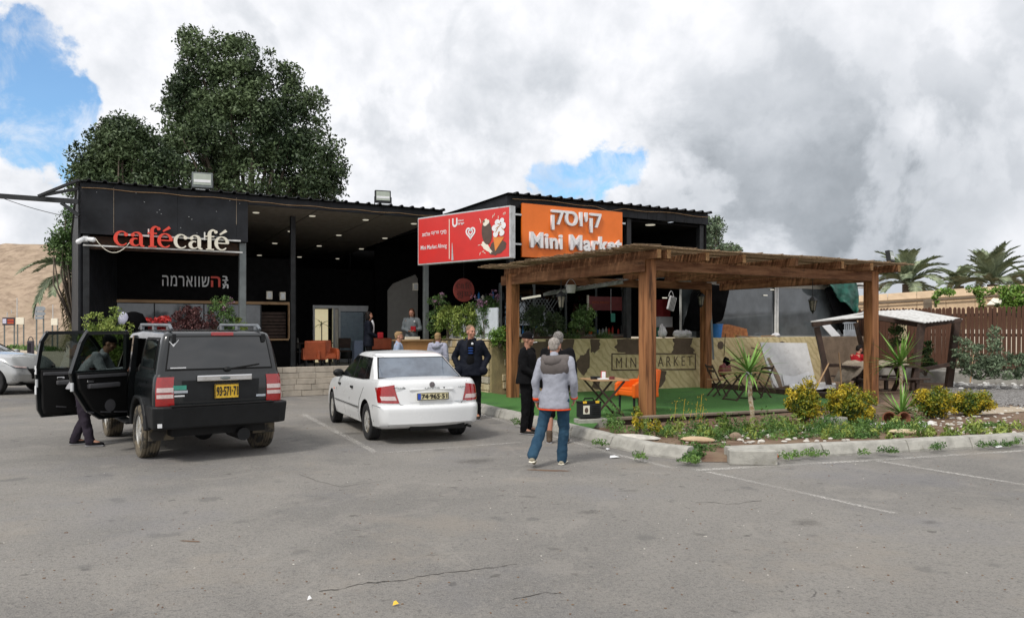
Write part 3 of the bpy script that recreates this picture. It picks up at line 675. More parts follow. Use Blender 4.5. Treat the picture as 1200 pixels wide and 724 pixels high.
a, b = ceil_hit(762, 263, 4.8, 17.3, 0.0); piece('ceiling_lamp', disc, mini, (a-9.9, b-17.3, 4.79), None, (1.6, 1.6, 1))
# shop interior: counters, glazing, shelves
SH = 21.0
for x in (11.7, 12.9, 14.1, 15.3, 16.4): mbx().bb(x, x+.07, SH, SH+.08, .6, 3.2).build('mullion', 'grey_steel', mini)
mbx().bb(11.7, 16.5, SH+.02, SH+.04, 1.9, 3.1).build('pane', pane_mat('shop_glass', (.6, .66, .68), .5), mini)
mbx().bb(11.7, 16.5, SH, SH+.3, .6, 1.55).build('counter_front', 'wood_dark', mini)
mbx().bb(11.6, 16.6, SH-.1, SH+.4, 1.55, 1.62).build('counter_top', 'alu', mini)
for z in (1.95, 2.35, 2.75): mbx().bb(11.6, 16.5, SH+1.2, SH+1.5, z-.03, z).build('shelf', 'galv', mini)
cols = ['cream', 'red_letter', 'leaf_lime', 'galv', 'orange_plastic', 'sky_blue_plastic', 'black_metal', 'white_plastic']
pr = mbx(); x = 11.65
while x < 16.4:
    for z in (1.62, 1.95, 2.35, 2.75):
        if rnd.random() < .8:
            pr.cm = rnd.randrange(8); h = rnd.uniform(.12, .28); r_ = rnd.uniform(.03, .06)
            pr.lathe([(r_, z), (r_, z+h*.7), (r_*.4, z+h*.85), (r_*.4, z+h)], (x+rnd.uniform(-.02, .02), SH+(1.3 if z > 1.7 else .1), 0), 7)
    x += .13
o = pr.build('bottled_goods', cols, None, loc=U(9.9, 17.3), rot=(0, 0, R(30))); o['label'] = 'rows of small bottles and jars on shelves inside the dark kiosk'; o['category'] = 'groceries'; kind(o, 'stuff')
# small awning, burgundy board
reg('awning_grey', (.16, .17, .16), .6)
aw = thing('corrugated_awning', 'short grey corrugated awning strip inside kiosk above the counter', 'awning', PD(637, 343, 20.0))
p0, p1 = PD(637, 343.5, 20.0)-PD(637, 343, 20.0), PD(730, 329, 18.9)-PD(637, 343, 20.0)
d_ = (p1-p0); n_ = 26; mb = MB(); tops = []; bots = []
for i in range(n_+1):
    q = p0+d_*i/n_; zz_ = .02 if i % 2 else -.02; tops.append((q.x, q.y, q.z+zz_*.6+.01)); bots.append((q.x, q.y, q.z+zz_-.0))
back = [(x+.25, y+.7, z+.08) for x, y, z in tops]; bk2 = [(x, y, z-.02) for x, y, z in back]
mb.grid([bots, tops, back, bk2, bots]); mb.build('sheet', 'awning_grey', aw)
MB().beam(p0+Vector((0, 0, -.04)), p1+Vector((0, 0, -.04)), .04, .07).build('edge_bar', 'awning_grey', aw)
mb_ = thing('maroon_menu_board', 'maroon menu board hung in the dark kiosk behind conifer', 'board', U(AB(690, 19.2), 19.2, 2.35), R(30))
W_ = AB(729, 19.2)-AB(690, 19.2); MB().bb(0, W_, 0, .05, 0, .42).build('board', 'maroon', mb_, bevel=.006)
me = fit(fontmesh('lettering', 'מסעדת אלמוג'[::-1], .1, .004, 0, 'orange_dark'), .1, W_*.6, .2, .28); piece('lettering', me, mb_, (0, -.006, 0), up_)
MB().bb(-.03, 0, -.01, .06, -.05, .45).build('edge', 'cream', mb_)
reg('green_note', (.05, .30, .22), .6)
tg = MB().bb(0, .16, 0, .01, 0, .26).build('green_notice', 'green_note', None, loc=U(AB(716, 19), 19, 2.0), rot=(0, 0, R(30)), bevel=.002); tag(tg, 'small green notice sheet hanging on the kiosk glazing below maroon board', 'notice')
MB().bb(-.005, .005, .0, .01, .26, 1.0).build('string', 'galv', tg)
bk = thing('white_bucket', 'white bucket hanging upside near awning under dark kiosk roof', 'bucket', PD(669, 349, 19.3)); 
MB().lathe([(.10, .12), (.13, .30), (.135, .31), (.13, .32)], n=16).build('pail', 'cloth_white', bk, smooth=False); MB().tube([(x*.13, 0, .3+.16*(1-x*x)) for x in np.linspace(-1, 1, 9)], .006, 5).build('handle', 'galv', bk)
ft = thing('fluorescent_tube', 'pale tube light on the trellis inside dark kiosk hall', 'lamp', PD(612, 350, 21)); MB().beam((0, 0, 0), PD(633, 346.5, 20.5)-PD(612, 350, 21), .05, .05).build('tube', 'lamp_white', ft)
lt = thing('lattice_screen', 'dark diamond lattice screen in kiosk shade behind shrub', 'trellis', U(AB(611, 20), 20, 2.1), R(30))
for i in range(9):
    MB().beam((i*.12-.1, 0, 0), (i*.12+.35, 0, .6), .02, .02).build('lath', 'grey_steel', lt); MB().beam((i*.12+.35, .02, 0), (i*.12-.1, .02, .6), .02, .02).build('lath', 'grey_steel', lt)

# orange sign
os_ = thing('orange_kiosk_sign', 'orange signboard with raised white kiosk letters under dark roof', 'sign', U(10.2, 17.15, 3.62), R(30))
W_ = AB(729.5, 17.15)-10.2
MB().bb(0, W_, 0, .06, 0, 1.37).build('board', 'orange_board', os_, bevel=.006)
xs = (AB(645, 17.15)-10.2, AB(703, 17.15)-10.2)
me = fit(fontmesh('lettering', 'קיוסק'[::-1], .4, .07, .006), xs[0], xs[1], .74, 1.26); piece('lettering', me, os_, (0, -.04, 0), up_)
xs = (AB(620, 17.15)-10.2, AB(727, 17.15)-10.2)
me = fit(fontmesh('lettering', 'Mini Market', .4, .08, .012, spacing=1.08), xs[0], xs[1], .24, .65); piece('lettering', me, os_, (0, -.04, 0), up_)
for z in (.3, 1.05):
    MB().bb(-.22, 0, .02, .05, z, z+.045).build('bracket', 'alu', os_); MB().bb(W_, W_+.12, .02, .05, z, z+.045).build('bracket', 'alu', os_)

# red lightbox sign
r0 = PD(598, 300.8, 19.2); l0 = PD(489.6, 311.4, 21.45); 
rz_ = math.atan2(r0.y-l0.y, r0.x-l0.x); RL = math.hypot(r0.x-l0.x, r0.y-l0.y); zb_ = r0.z-.03; RH = 1.285
rs = thing('red_ice_cream_sign', 'red lightbox sign with ice cream picture and white lettering between the roofs', 'sign', (l0.x, l0.y, zb_), rz_)
MB().bb(0, RL, .0, .19, 0, RH).build('case', 'galv', rs, bevel=.008)
MB().bb(.035, RL-.035, -.006, .0, .035, RH-.035).build('face', 'red_board', rs)
def flat(nm, poly, m, y=-.008, t=.003): return MB().prism(poly, lambda x, z: (x, y, z), lambda x, z: (x, y-t, z)).build(nm, m, rs)
def X_(f): return f*RL
flat('divider', [(X_(.365), .10), (X_(.372), .10), (X_(.372), RH-.14), (X_(.365), RH-.14)], 'cream')
flat('worn_streak', [(X_(.393), .06), (X_(.415), .06), (X_(.402), RH*.4), (X_(.398), RH*.4)], 'galv')
def rtxt(s, x0, x1, z0, z1, nm='lettering', bold=.003, m='white_plastic', shear=0): piece(nm, fit(fontmesh(nm, s, .2, .004, bold, m, shear=shear), X_(x0), X_(x1), z0*RH, z1*RH), rs, (0, -.011, 0), up_)
rtxt('מיני'[::-1], .27, .335, .60, .68, bold=.002); rtxt('מרקט'[::-1], .165, .25, .60, .68, bold=.002); rtxt('אלמוג'[::-1], .055, .15, .595, .68, bold=.002)
rtxt('Mini Market Almog', .04, .34, .29, .405, bold=.001)
rtxt('Unilever', .455, .53, .815, .855, bold=.001); rtxt('ישראל'[::-1], .455, .53, .745, .80, bold=.003)
mb = MB(); stroke(mb, [(.0, .2), (.0, .09)]+arc(.07, .09, .07, .07, 180, 360, 10)+[(.14, .2)], [.045]*14, .004)
mb.v = [(X_(.40)+v[0]*1.05+.03, -.011+v[1]*.5, RH*.715+v[2]*1.15) for v in mb.v]; mb.build('emblem', 'white_plastic', rs, fix=False)
def heart(s, cx, cz, w_, n=26):
    mb = MB(); pts = []
    for i in range(n+1):
        t = 2*pi*(i+.8)/(n+1.6); x = 16*sin(t)**3; z = 13*cos(t)-5*cos(2*t)-2*cos(3*t)-cos(4*t); pts.append((cx+s*x/16, cz+s*z/16))
    stroke(mb, pts, [w_]*len(pts), .003); mb.v = [(v[0], -.011, v[2]) if v[1] > 0 else (v[0], -.014, v[2]) for v in mb.v]; mb.build('heart_emblem', 'white_plastic', rs, fix=False)
heart(.155, X_(.60), RH*.565, .045); heart(.075, X_(.60), RH*.57, .035)
def blob(nm, cx, cz, rx, rz2, m, y=-.009, rot=0, n=20, k=.0, t=.003):
    ps = []
    for i in range(n):
        a = 2*pi*i/n; r_ = 1+k*rnd.uniform(-1, 1); x, z = rx*cos(a)*r_, rz2*sin(a)*r_
        ps.append((cx+x*cos(rot)-z*sin(rot), cz+x*sin(rot)+z*cos(rot)))
    flat(nm, ps, m, y, t)
reg('choc', (.10, .065, .05), .5); reg('choc_light', (.22, .09, .045), .5); reg('caramel', (.50, .22, .07), .5); reg('wafer', (.72, .25, .05), .5)
blob('chocolate_splash', X_(.875), RH*.22, .29, .17, 'choc', -.0085, .25, 26, .10); blob('cream_splash', X_(.765), RH*.25, .22, .09, 'cream', -.0095, -.7, 18, .28)
blob('chocolate_bar', X_(.770), RH*.535, .175, .31, 'choc', -.013, .12)
blob('bite', X_(.760), RH*.73, .11, .085, 'cream', -.017, .1, 14, .16); blob('bite_shade', X_(.74), RH*.75, .05, .03, 'choc_light', -.021, .5, 10, .2)
flat('wafer_cone', [(X_(.855), RH*.15), (X_(.945), RH*.41), (X_(.835), RH*.43)], 'wafer', -.013)
for i, (x, z, r_) in enumerate(((.89, .59, .13), (.86, .48, .085), (.92, .50, .095), (.85, .60, .09), (.935, .63, .095), (.88, .70, .09), (.925, .73, .07))): blob('ice_swirl', X_(x), RH*z, r_, r_*.9, 'white_plastic', -.017-i*.0004, 0, 16, .04)
for x, z, rx, rz2, ro in ((.885, .61, .09, .012, .4), (.90, .66, .08, .012, -.3), (.87, .55, .07, .01, .9), (.93, .57, .06, .01, -.8), (.895, .50, .035, .03, 0)): blob('caramel_streak', X_(x), RH*z, rx, rz2, 'caramel', -.0215, ro, 12, .1)
for x, z, ro in ((.70, .80, 2.2), (.705, .76, 1.9), (.83, .83, 1.3), (.845, .86, 1.1), (.885, .80, 1.6), (.73, .17, .4), (.70, .13, 1.2), (.745, .14, 2.6), (.69, .30, .1)): blob('splash_mark', X_(x), RH*z, .045, .008, 'cream', -.0095, ro, 10, .1)
blob('splash_mark', X_(.945), RH*.86, .05, .025, 'cream', -.0095, .4, 12, .1); blob('splash_hole', X_(.945), RH*.86, .035, .012, 'red_board', -.0135, .4, 12, .1)
# round hanging cafe disc
cdz = PD(543.5, 340, 21.6); rd = thing('round_cafe_disc', 'round brick red disc with cafe lettering hanging over planter', 'sign', cdz, R(30))
reg('disc_red', (.26, .042, .03), .6, var=.05); reg('disc_letter', (.10, .03, .025), .6)
MB().lathe([(.315, -.02), (.325, 0), (.315, .02)], n=32, rot=(pi/2, 0, 0)).build('disc', 'disc_red', rd)
for fl in (1, -1):
    mb = MB(); x = -.235
    for ch in 'cafe':
        g_, wd = glyph(ch)
        if ch == 'e': ac = glyph('´')[0]; g_.add(ac.v, ac.f)
        mb.add([(x+v[0]*.135*fl*0+v[0]*.135, v[1]*.08, v[2]*.135) for v in g_.v], g_.f); x += wd*.135
    if fl == 1: mb.v = [(v[0], -.028+v[1], v[2]+.04) for v in mb.v]
    else: mb.v = [(-v[0], -.028+v[1], -v[2]-.03) for v in mb.v]
    mb.build('lettering', 'disc_letter', rd, fix=False)
MB().bb(-.004, .004, -.004, .004, .32, 1.5).build('cord', 'black_metal', rd)
wire('tan cable strung along the edge of the kiosk roof', [U(a, 17.2, 5.10+.02*sin(a*3)-(.13*max(0, 1-abs(a-13)/.5))) for a in np.linspace(9.95, 16.6, 50)], .009, 'wood_pale')

# ================================================================ LOW WALLS
W0 = (9.7, 17.2, 0)
sw_ = thing('stone_clad_wall', 'low wall clad in yellow stone tiles below the planter shrubs', 'wall', U(9.7, 17.95), R(30))
o_ = (9.7, 17.95, 0)
MB(o_).bb(9.72, 10.0, 17.97, 21.2, 0, 1.46).build('core', 'stucco', sw_); MB(o_).bb(9.72, 10.35, 17.93, 18.15, 0, 1.48).build('pillar_face', 'stucco', sw_, bevel=.02)
for r_ in range(8):
    b = 17.96
    while b < 21.15:
        ln = rnd.uniform(.24, .52); b1 = min(b+ln, 21.18); hh = .183
        d_ = rnd.uniform(0, .025)
        MB(o_).bb(9.66-d_, 9.72, b+.008, b1-.008, r_*hh+.006, (r_+1)*hh-.008).build('stone_tile', rnd.choice(['stone_tile', 'stone_tile', 'stone_tile_pale', 'block']), sw_, bevel=.012, seg=1); b = b1
for r_ in (1, 2, 4, 6):
    MB(o_).bb(10.1+rnd.uniform(-.05, .05), 10.33, 17.90, 17.94, r_*.2+.03, r_*.2+.2).build('stone_tile', rnd.choice(['stone_tile', 'stone_tile_pale']), sw_, bevel=.01, seg=1)
MB(o_).bb(9.66, 10.36, 17.9, 21.2, 1.482, 1.52).build('coping', 'stone_tile_pale', sw_, bevel=.01)
cw = thing('camouflage_wall', 'low stucco wall painted yellow and brown camouflage with market lettering', 'wall', U(10.36, 17.2), R(30))
o_ = (10.36, 17.2, 0)
def camo_mat():
    m = mat('camo_yellow', (.70, .59, .34), .95, var=.2, scale=4, bump=.5, bscale=30, col2=(.58, .48, .25)); q = G(m.node_tree)
    bs = m.node_tree.nodes['Principled BSDF']; co = q.node('ShaderNodeTexCoord').outputs['Object']
    wv = q.node('ShaderNodeTexWave', wave_type='BANDS', bands_direction='DIAGONAL'); wv.inputs['Scale'].default_value = 2.6; wv.inputs['Distortion'].default_value = 6; wv.inputs['Detail'].default_value = 3; wv.inputs['Detail Scale'].default_value = 1.2
    q.l.new(co, wv.inputs[0]); old = bs.inputs['Base Color'].links[0].from_socket
    q.l.new(q.mix(q.ramp(wv.outputs['Fac'], .55, .95, 0, .6), old, (.46, .36, .18, 1)), bs.inputs['Base Color']); M['camo_yellow'] = m
camo_mat()
MB(o_).bb(10.36, 21.6, 17.2, 17.5, 0, 1.53).build('wall_body', 'camo_yellow', cw, bevel=.015)
MB(o_).bb(21.603, 24.6, 17.2, 17.5, 0, 1.53).build('plain_wall_body', 'plaster_brown', cw, bevel=.015)
def cpatch(poly, y=17.196, m='camo_brown', nm='paint_patch', jag=.03):
    ps = []
    for i, (px, py) in enumerate(poly):
        qx, qy = poly[(i+1) % len(poly)]
        for k in range(4):
            x, y_ = px+(qx-px)*k/4, py+(qy-py)*k/4; t = (x-600)/F; D = 17.2/(CU-SU*t); z = H+(HZ-y_)/F*D
            a = AB(x, 17.2); j = jag if k else jag*.5
            ps.append((a+rnd.uniform(-j, j), min(1.525, max(.0, z+rnd.uniform(-j, j)))))
    MB(o_).prism(ps, lambda a, z: (a, y, z), lambda a, z: (a, 17.203, z)).build(nm, m, cw)
cpatch([(655, 397), (673, 397), (672, 407), (668, 412), (660, 411), (650, 420), (640, 420), (640, 397)])
cpatch([(692, 397), (703, 397), (703, 408), (697, 415), (692, 411)])
cpatch([(691, 408), (691, 430), (684, 440), (673, 427), (680, 416), (685, 416)])
cpatch([(694, 452), (696, 444), (700, 442), (703, 446), (703, 455), (693, 455)])
cpatch([(723, 397), (750, 397), (750, 408), (751, 414), (738, 414), (725, 413), (720, 406), (724, 402)])
cpatch([(788, 396), (812, 396), (809, 405), (814, 410), (812, 414), (787, 414), (790, 405)])
cpatch([(748, 434), (781, 434), (780, 443), (776, 452), (765, 456), (752, 455), (750, 444)])
for px, py in ((844.5, 404.5), (916.5, 404.5)): cpatch([(px+4*cos(R(t)), py+5*sin(R(t))) for t in range(0, 360, 45)], jag=.0)
cpatch([(604, 400), (640, 400), (640, 455), (606, 455)])
def cline(pts, w_=.035, m='camo_brown', nm='outline'):
    mb = MB(); stroke(mb, [(AB(x, 17.2), H+(HZ-y)/F*(17.2/(CU-SU*(x-600)/F))) for x, y in pts], [w_]*len(pts), .006); mb.v = [(v[0], 17.192+v[1], v[2]) for v in mb.v]; mb.off = Vector(o_); mb.build(nm, m, cw, fix=False)
for p, q in (((716.5, 414.5), (815, 414.5)), ((716.5, 433.5), (815, 432.5)), ((717, 414), (717, 434)), ((814.7, 414), (814.7, 433))): cline([p, q])
cline([(880, 417), (847, 424), (871, 434)], .04); cline([(880, 407), (898, 413), (905, 417)], .03)
def cletters(s, xs0, xs1, y0, y1):
    me = fontmesh('lettering', s, .4, .008, -.004, 'camo_brown', spacing=1.5); t = ((xs0+xs1)/2-600)/F; D = 17.2/(CU-SU*t)
    z1 = H+(HZ-y0)/F*D; z0 = H+(HZ-y1)/F*D; fit(me, AB(xs0, 17.2)-10.36, AB(xs1, 17.2)-10.36, z0, z1); piece('lettering', me, cw, (0, -.006, 0), up_)
cletters('MINI MARKET', 722, 811, 418, 429.5)
# planting trough on the kiosk end of the wall
tr = thing('planter_trough', 'dark planting trough on the camouflage wall holding shrubs', 'planter', U(10.4, 17.55, 1.3), R(30))
MB().bb(0, 3.6, -.02, .5, 0, .28).build('box', 'wood_dark', tr, bevel=.01); MB().bb(.03, 3.57, .02, .46, .28, .29).build('earth', 'soil', tr)
# ================================================================ PERGOLA
G0 = (9.7, 11.65, 0); pg = thing('pergola', 'large brown timber pergola with reed roof over the turf terrace', 'pergola', U(9.7, 11.65), R(30))
def gb(): return MB(G0)
pw = .24
for a, b, z0 in ((9.7, 11.65, .1), (16.45, 11.7, 0.0), (9.55, 16.5, .1), (16.2, 16.85, .0)):
    gb().bb(a-pw/2, a+pw/2, b-pw/2, b+pw/2, z0, 3.12).build('post', 'wood', pg, bevel=.012)
gb().bb(9.825, 16.32, 11.58, 11.72, 2.90, 3.10).build('beam', 'wood_h', pg, bevel=.008)
gb().bb(9.68, 16.08, 16.5, 16.64, 2.90, 3.10).build('beam', 'wood_h', pg, bevel=.008)
gb().bb(9.44, 9.52, 11.5, 16.9, 2.86, 3.09).build('side_beam', 'wood_h', pg, bevel=.008)
gb().bb(16.58, 16.66, 11.9, 16.7, 2.90, 3.09).build('side_beam', 'wood_h', pg, bevel=.008)
xs_ = [9.60]+[AB(px, 11.2)-.05 for px in (786, 831, 874, 935, 989, 1023, 1055)]
for i, a in enumerate(xs_):
    gb().bb(a-.045, a+.045, 11.2+rnd.uniform(-.02, .02), 16.95, 3.103, 3.265).build('rafter', 'wood_h', pg, bevel=.006)
    gb().bb(a-.044, a+.044, 11.188, 11.198, 3.106, 3.262).build('rafter_end', 'wood_end', pg)
mb = gb()
b = 11.05
while b < 17.0:                          # reed screen: thin canes lying across the rafters
    z = 3.275+rnd.uniform(0, .02); x0 = 8.95+rnd.uniform(-.15, .18); x1 = 17.0+rnd.uniform(-.1, .2)
    n = 5; pts = [(x0+(x1-x0)*i/n, b+rnd.uniform(-.02, .02), z+.012*sin(i*2+b*3)+rnd.uniform(-.006, .006)) for i in range(n+1)]
    mb.tube(pts, rnd.uniform(.011, .018), 4, False); b += rnd.uniform(.030, .042)
for i in range(160):                     # frayed ends and strays
    b = rnd.uniform(11.0, 17.0); x0 = rnd.uniform(8.75, 9.1); mb.tube([(x0, b, 3.29+rnd.uniform(-.03, .03)), (x0+rnd.uniform(.5, 2), b+rnd.uniform(-.15, .15), 3.30+rnd.uniform(0, .02))], .009, 3, False)
for k in range(14):
    a = 9.2+k*.58; mb.tube([(a, 11.0, 3.305), (a+.03, 14, 3.31), (a, 17.0, 3.305)], .012, 4, False)
kind(mb.build('reed_roof', 'reed', pg, fix=False), 'stuff')
def lantern(label, loc, drop, wall=False):
    t_ = thing('lantern', label, 'lantern', loc, R(30), 'black lanterns around the pergola')
    MB().lathe([(.02, .30), (.06, .27), (.12, .20), (.125, .185), (.10, .18)], n=6).build('cap', 'black_metal', t_)
    MB().lathe([(.055, -.06), (.095, .18)], n=6).build('glass', 'lantern_glass', t_)
    for i in range(6):
        MB().tube([(.055*cos(pi*i/3), .055*sin(pi*i/3), -.06), (.097*cos(pi*i/3), .097*sin(pi*i/3), .18)], .008, 4).build('frame_bar', 'black_metal', t_)
    MB().lathe([(.01, -.14), (.03, -.10), (.06, -.065), (.06, -.055)], n=6).build('base', 'black_metal', t_)
    if wall: MB().tube([(0, 0, .28), (0, .05, .34), (0, .15, .3)], .012, 5).build('arm', 'black_metal', t_)
    else: MB().tube([(0, 0, .28), (0, 0, drop)], .010, 5).build('rod', 'black_metal', t_)
reg('lantern_glass', (.26, .24, .19), .12, var=.3, scale=14)
lantern('black lantern hanging under pergola in front of the kiosk shrubs', PD(657.5, 357, 17.6), .95)
lantern('black lantern fixed to rear right pergola post', PD(821.5, 355, 22.3), 0, True)
lantern('black lantern hanging under pergola before the dark shop glass', PD(952.5, 361, 19.8), 1.25)
MB_ = U(16.75, 11.5, 3.31); floodlight('black floodlight on the right end of the pergola roof', MB_+Vector((0.1, 0, 0)), R(50), .34, -.15, 'black_metal')
# deck edging
ed = thing('deck_edging', 'weathered grey timber edging board along front of green turf deck', 'edging', U(8.3, 11.3), R(30))
o_ = (8.3, 11.3, 0)
for x0, x1 in ((8.75, 11.2), (11.21, 13.7), (13.71, 16.3)):
    z = .15-.018*((x0+x1)/2-9.7)
    MB(o_).box(((x0+x1)/2, 11.32, z+.012), (x1-x0-.01, .16, .045), rot=(0, .018, 0)).build('board', 'wood_grey', ed, bevel=.006)
    MB(o_).box(((x0+x1)/2, 11.36, z-.07), (x1-x0, .05, .11), rot=(0, .018, 0)).build('fascia_board', 'wood_dark', ed)
sl = thing('sleeper_border', 'dark timber sleepers edging the far right side of green turf', 'edging', U(16.5, 12.2), R(30)); o_ = (16.5, 12.2, 0)
for i in range(4): MB(o_).bb(16.38, 16.58, 12.0+i*1.22, 13.2+i*1.22, .0, .22).build('sleeper', 'wood_dark', sl, bevel=.01)

# ================================================================ GLAZED ANNEX
C0 = (15.7, 17.6, 0); an = thing('glazed_annex', 'low annex with large dark sliding glass above the camouflage wall', 'building', U(15.7, 17.6), R(30))
def nb(): return MB(C0)
nb().bb(15.6, 24.2, 17.5, 22.5, 3.27, 3.30).build('roof_underside', 'black_dull', an); nb().bb(15.5, 24.3, 17.30, 22.6, 3.30, 3.40).build('roof_edge', 'white_paint', an)
nb().bb(15.8, 24.0, 17.62, 17.68, 3.10, 3.26).build('head_rail', 'cream_frame', an) if 'cream_frame' in M else None
reg('cream_frame', (.45, .42, .36), .5)
nb().bb(15.9, 23.9, 17.62, 17.70, 3.12, 3.27).build('head_rail', 'cream_frame', an)
g_ = pane_mat('annex_glass', (.62, .68, .72), .42, .02, .9)
xsx = [AB(p, 17.65) for p in (797, 830, 909, 985)]
for i, (x0, x1) in enumerate(((xsx[0], xsx[1]), (xsx[1], xsx[2]-.05), (xsx[2]+.1, xsx[3]), (xsx[3], 23.8))):
    nb().bb(x0+.02, x1-.02, 17.65+.02*(i % 2), 17.66+.02*(i % 2), 1.56, 3.12).build('pane', 'car_glass_grey', an)
for x in (xsx[0], xsx[2]-.04, xsx[2]+.06): nb().bb(x-.035, x+.02, 17.60, 17.64, 1.54, 3.14).build('frame', 'white_paint', an)
nb().bb(15.9, 24.0, 17.60, 17.72, 1.53, 1.57).build('sill', 'alu', an)
nb().bb(23.9, 24.0, 17.7, 22.5, 0, 3.27).build('side_wall', 'black_dull', an)
nb().bb(xsx[1]+.3, xsx[2]-.1, 17.75, 17.76, 1.56, 2.85).build('brown_backdrop', 'wood_grey', an)
for px, py in ((905, 339.5), (897, 346), (797, 338), (779, 349)):
    a = AB(px, 17.62); t = (px-600)/F; D = 17.62/(CU-SU*t)
    nb().bb(a-.09, a+.09, 17.615, 17.622, H+(HZ-py)/F*D-.015, H+(HZ-py)/F*D+.015).build('strip_light', 'lamp_white', an)

# ---------------- things lying on and before the camouflage wall
def atw(px, b, z): return U(AB(px, b), b, z)
def cloth_sheet(name, label, cat, rows, m, thick=.02, loc=(0, 0, 0), rz=0, sub=2, noise=.03, group=None):
    mb = MB().grid(rows); o = mb.build(name, m, None, smooth=True, fix=False, loc=loc, rot=(0, 0, rz))
    s_ = o.modifiers.new('sub', 'SUBSURF'); s_.levels = s_.render_levels = sub
    tx = bpy.data.textures.new(name, 'CLOUDS'); tx.noise_scale = .25
    if noise: d = o.modifiers.new('disp', 'DISPLACE'); d.texture = tx; d.strength = noise*3; d.mid_level = .5
    so_ = o.modifiers.new('solid', 'SOLIDIFY'); so_.thickness = thick
    bake(o); o.data.polygons.foreach_set('use_smooth', [True]*len(o.data.polygons)); return tag(o, label, cat, group)
def wall_rows(pts_top, pts_bot, b0, n=5, wav=.06, bot_b=0):
    rows = []
    for i in range(n+1):
        f = i/n; row = []
        for k, ((x0, y0), (x1, y1)) in enumerate(zip(pts_top, pts_bot)):
            px, py = x0+(x1-x0)*f, y0+(y1-y0)*f; t = (px-600)/F; b = b0-wav*sin(k*2.1+i*.4)*(.3+f)-bot_b*f; D = b/(CU-SU*t)
            row.append(U(AB(px, b), b, H+(HZ-py)/F*D))
        rows.append(row)
    return rows
reg('black_cloth', (.003, .003, .0035), .95, spec=.05)
cloth_sheet('black_tarpaulin', 'black tarpaulin draped over the annex glass left of rear post', 'tarpaulin', wall_rows([(813, 333), (818, 333), (822, 333), (826, 333)], [(799, 389), (806, 388), (814, 388), (822, 388)], 17.35), 'black_cloth')
cloth_sheet('black_tarpaulin', 'black tarpaulin hanging right of rear pergola post above the blue bucket', 'tarpaulin', wall_rows([(829, 332), (838, 334), (847, 334), (855, 336)], [(830, 382), (834, 381), (840, 378), (847, 376)], 17.35), 'black_cloth')
cloth_sheet('green_tarpaulin', 'crumpled dark green tarpaulin hanging from the annex roof corner', 'tarpaulin', wall_rows([(970, 328), (977, 327), (984, 328), (991, 327), (998, 329), (1004, 331)], [(978, 344), (984, 356), (990, 352), (996, 362), (1002, 368), (1007, 367)], 17.2, 7, .16), 'green_tarp', .03)
cloth_sheet('black_netting', 'black netting sagging below the green tarpaulin at annex corner', 'netting', wall_rows([(965, 336), (976, 336), (988, 336), (1000, 338)], [(986, 392), (993, 394), (1000, 394), (1006, 394)], 17.4, 6, .1), 'black_cloth')
def lump(name, label, cat, px, b, z, rad, m, group=None, n=5, vox=.02):
    mb = MB()
    for i in range(n): mb.ell((rnd.uniform(-1, 1)*rad[0]*.6, rnd.uniform(-1, 1)*rad[1]*.5, rad[2]*rnd.uniform(.4, .8)), (rad[0]*rnd.uniform(.35, .6), rad[1]*rnd.uniform(.4, .7), rad[2]*rnd.uniform(.4, .6)))
    o = mb.build(name, m, None, smooth=True, fix=False, loc=atw(px, b, z) if b else px, rot=(0, 0, R(30)))
    r_ = o.modifiers.new('r', 'REMESH'); r_.mode = 'VOXEL'; r_.voxel_size = vox; r_.use_smooth_shade = True
    tx = bpy.data.textures.new(name, 'CLOUDS'); tx.noise_scale = .08; d = o.modifiers.new('d', 'DISPLACE'); d.texture = tx; d.strength = .07
    bake(o); return tag(o, label, cat, group)
lump('white_cloth_heap', 'small crumpled white cloth at left on camouflage wall top', 'cloth', 776, 17.32, 1.53, (.14, .14, .32), 'cloth_white')
lump('white_cloth_heap', 'larger heap of crumpled white cloth on wall beside rear post', 'cloth', 801, 17.32, 1.53, (.38, .16, .24), 'cloth_white')
lump('white_rag', 'dirty white rags on wall top below the white window frame', 'cloth', 910, 17.3, 1.53, (.22, .12, .11), 'cloth_white')
bkt = thing('blue_bucket', 'bright blue plastic bucket standing on the wall beside rear post', 'bucket', atw(839, 17.34, 1.53))
MB().lathe([(.155, 0), (.2, .38), (.21, .38), (.21, .41), (.19, .41), (.15, .02)], n=20).build('pail', 'sky_blue_plastic', bkt); MB().tube([(x*.2, -.02, .39-.14*(1-x*x)) for x in np.linspace(-1, 1, 9)], .007, 5).build('handle', 'galv', bkt)
reg('osb', (.42, .16, .05), .8, scale=9, col2=(.26, .09, .03), bump=.3)
mb = MB(); mb.prism([(0, .02), (0, .40), (.35, .40), (1.1, .26), (1.12, .05), (.5, .0)], lambda x, z: (x, -.02, z), lambda x, z: (x, .02, z))
tag(mb.build('orange_board', 'osb', None, loc=atw(845, 17.28, 1.53), rot=(R(-8), 0, R(30))), 'orange brown broken sheet of board lying on the wall right of bucket', 'board')
for i, (px, l, z, r_) in enumerate(((862, .9, 1.545, .08), (893, .75, 1.56, -.03))):
    tag(MB().box((l/2, 0, .015), (l, .1, .03), rot=(0, r_, 0)).build('timber_offcut', 'wood_pale', None, loc=atw(px, 17.27, z), rot=(0, 0, R(30+i*5))), ('short timber offcut lying before the orange board on the wall', 'short timber offcut lying on wall left of the white rags')[i], 'timber')
tag(MB().beam((0, 0, 0), PD(836, 421, 22.3)-PD(832, 345, 22.9), .05, .05).build('grey_pipe', 'grey_steel', None, loc=PD(832, 345, 22.9)), 'thin grey pipe leaning on wall beside rear pergola post', 'pipe')
bb_ = thing('striped_bag', 'white striped bag hanging inside the annex glass', 'bag', atw(784, 17.45, 2.35), R(30))
MB().box((.1, 0, .18), (.26, .06, .42), rot=(0, .3, 0)).build('bag_body', 'cloth_white', bb_, bevel=.02)
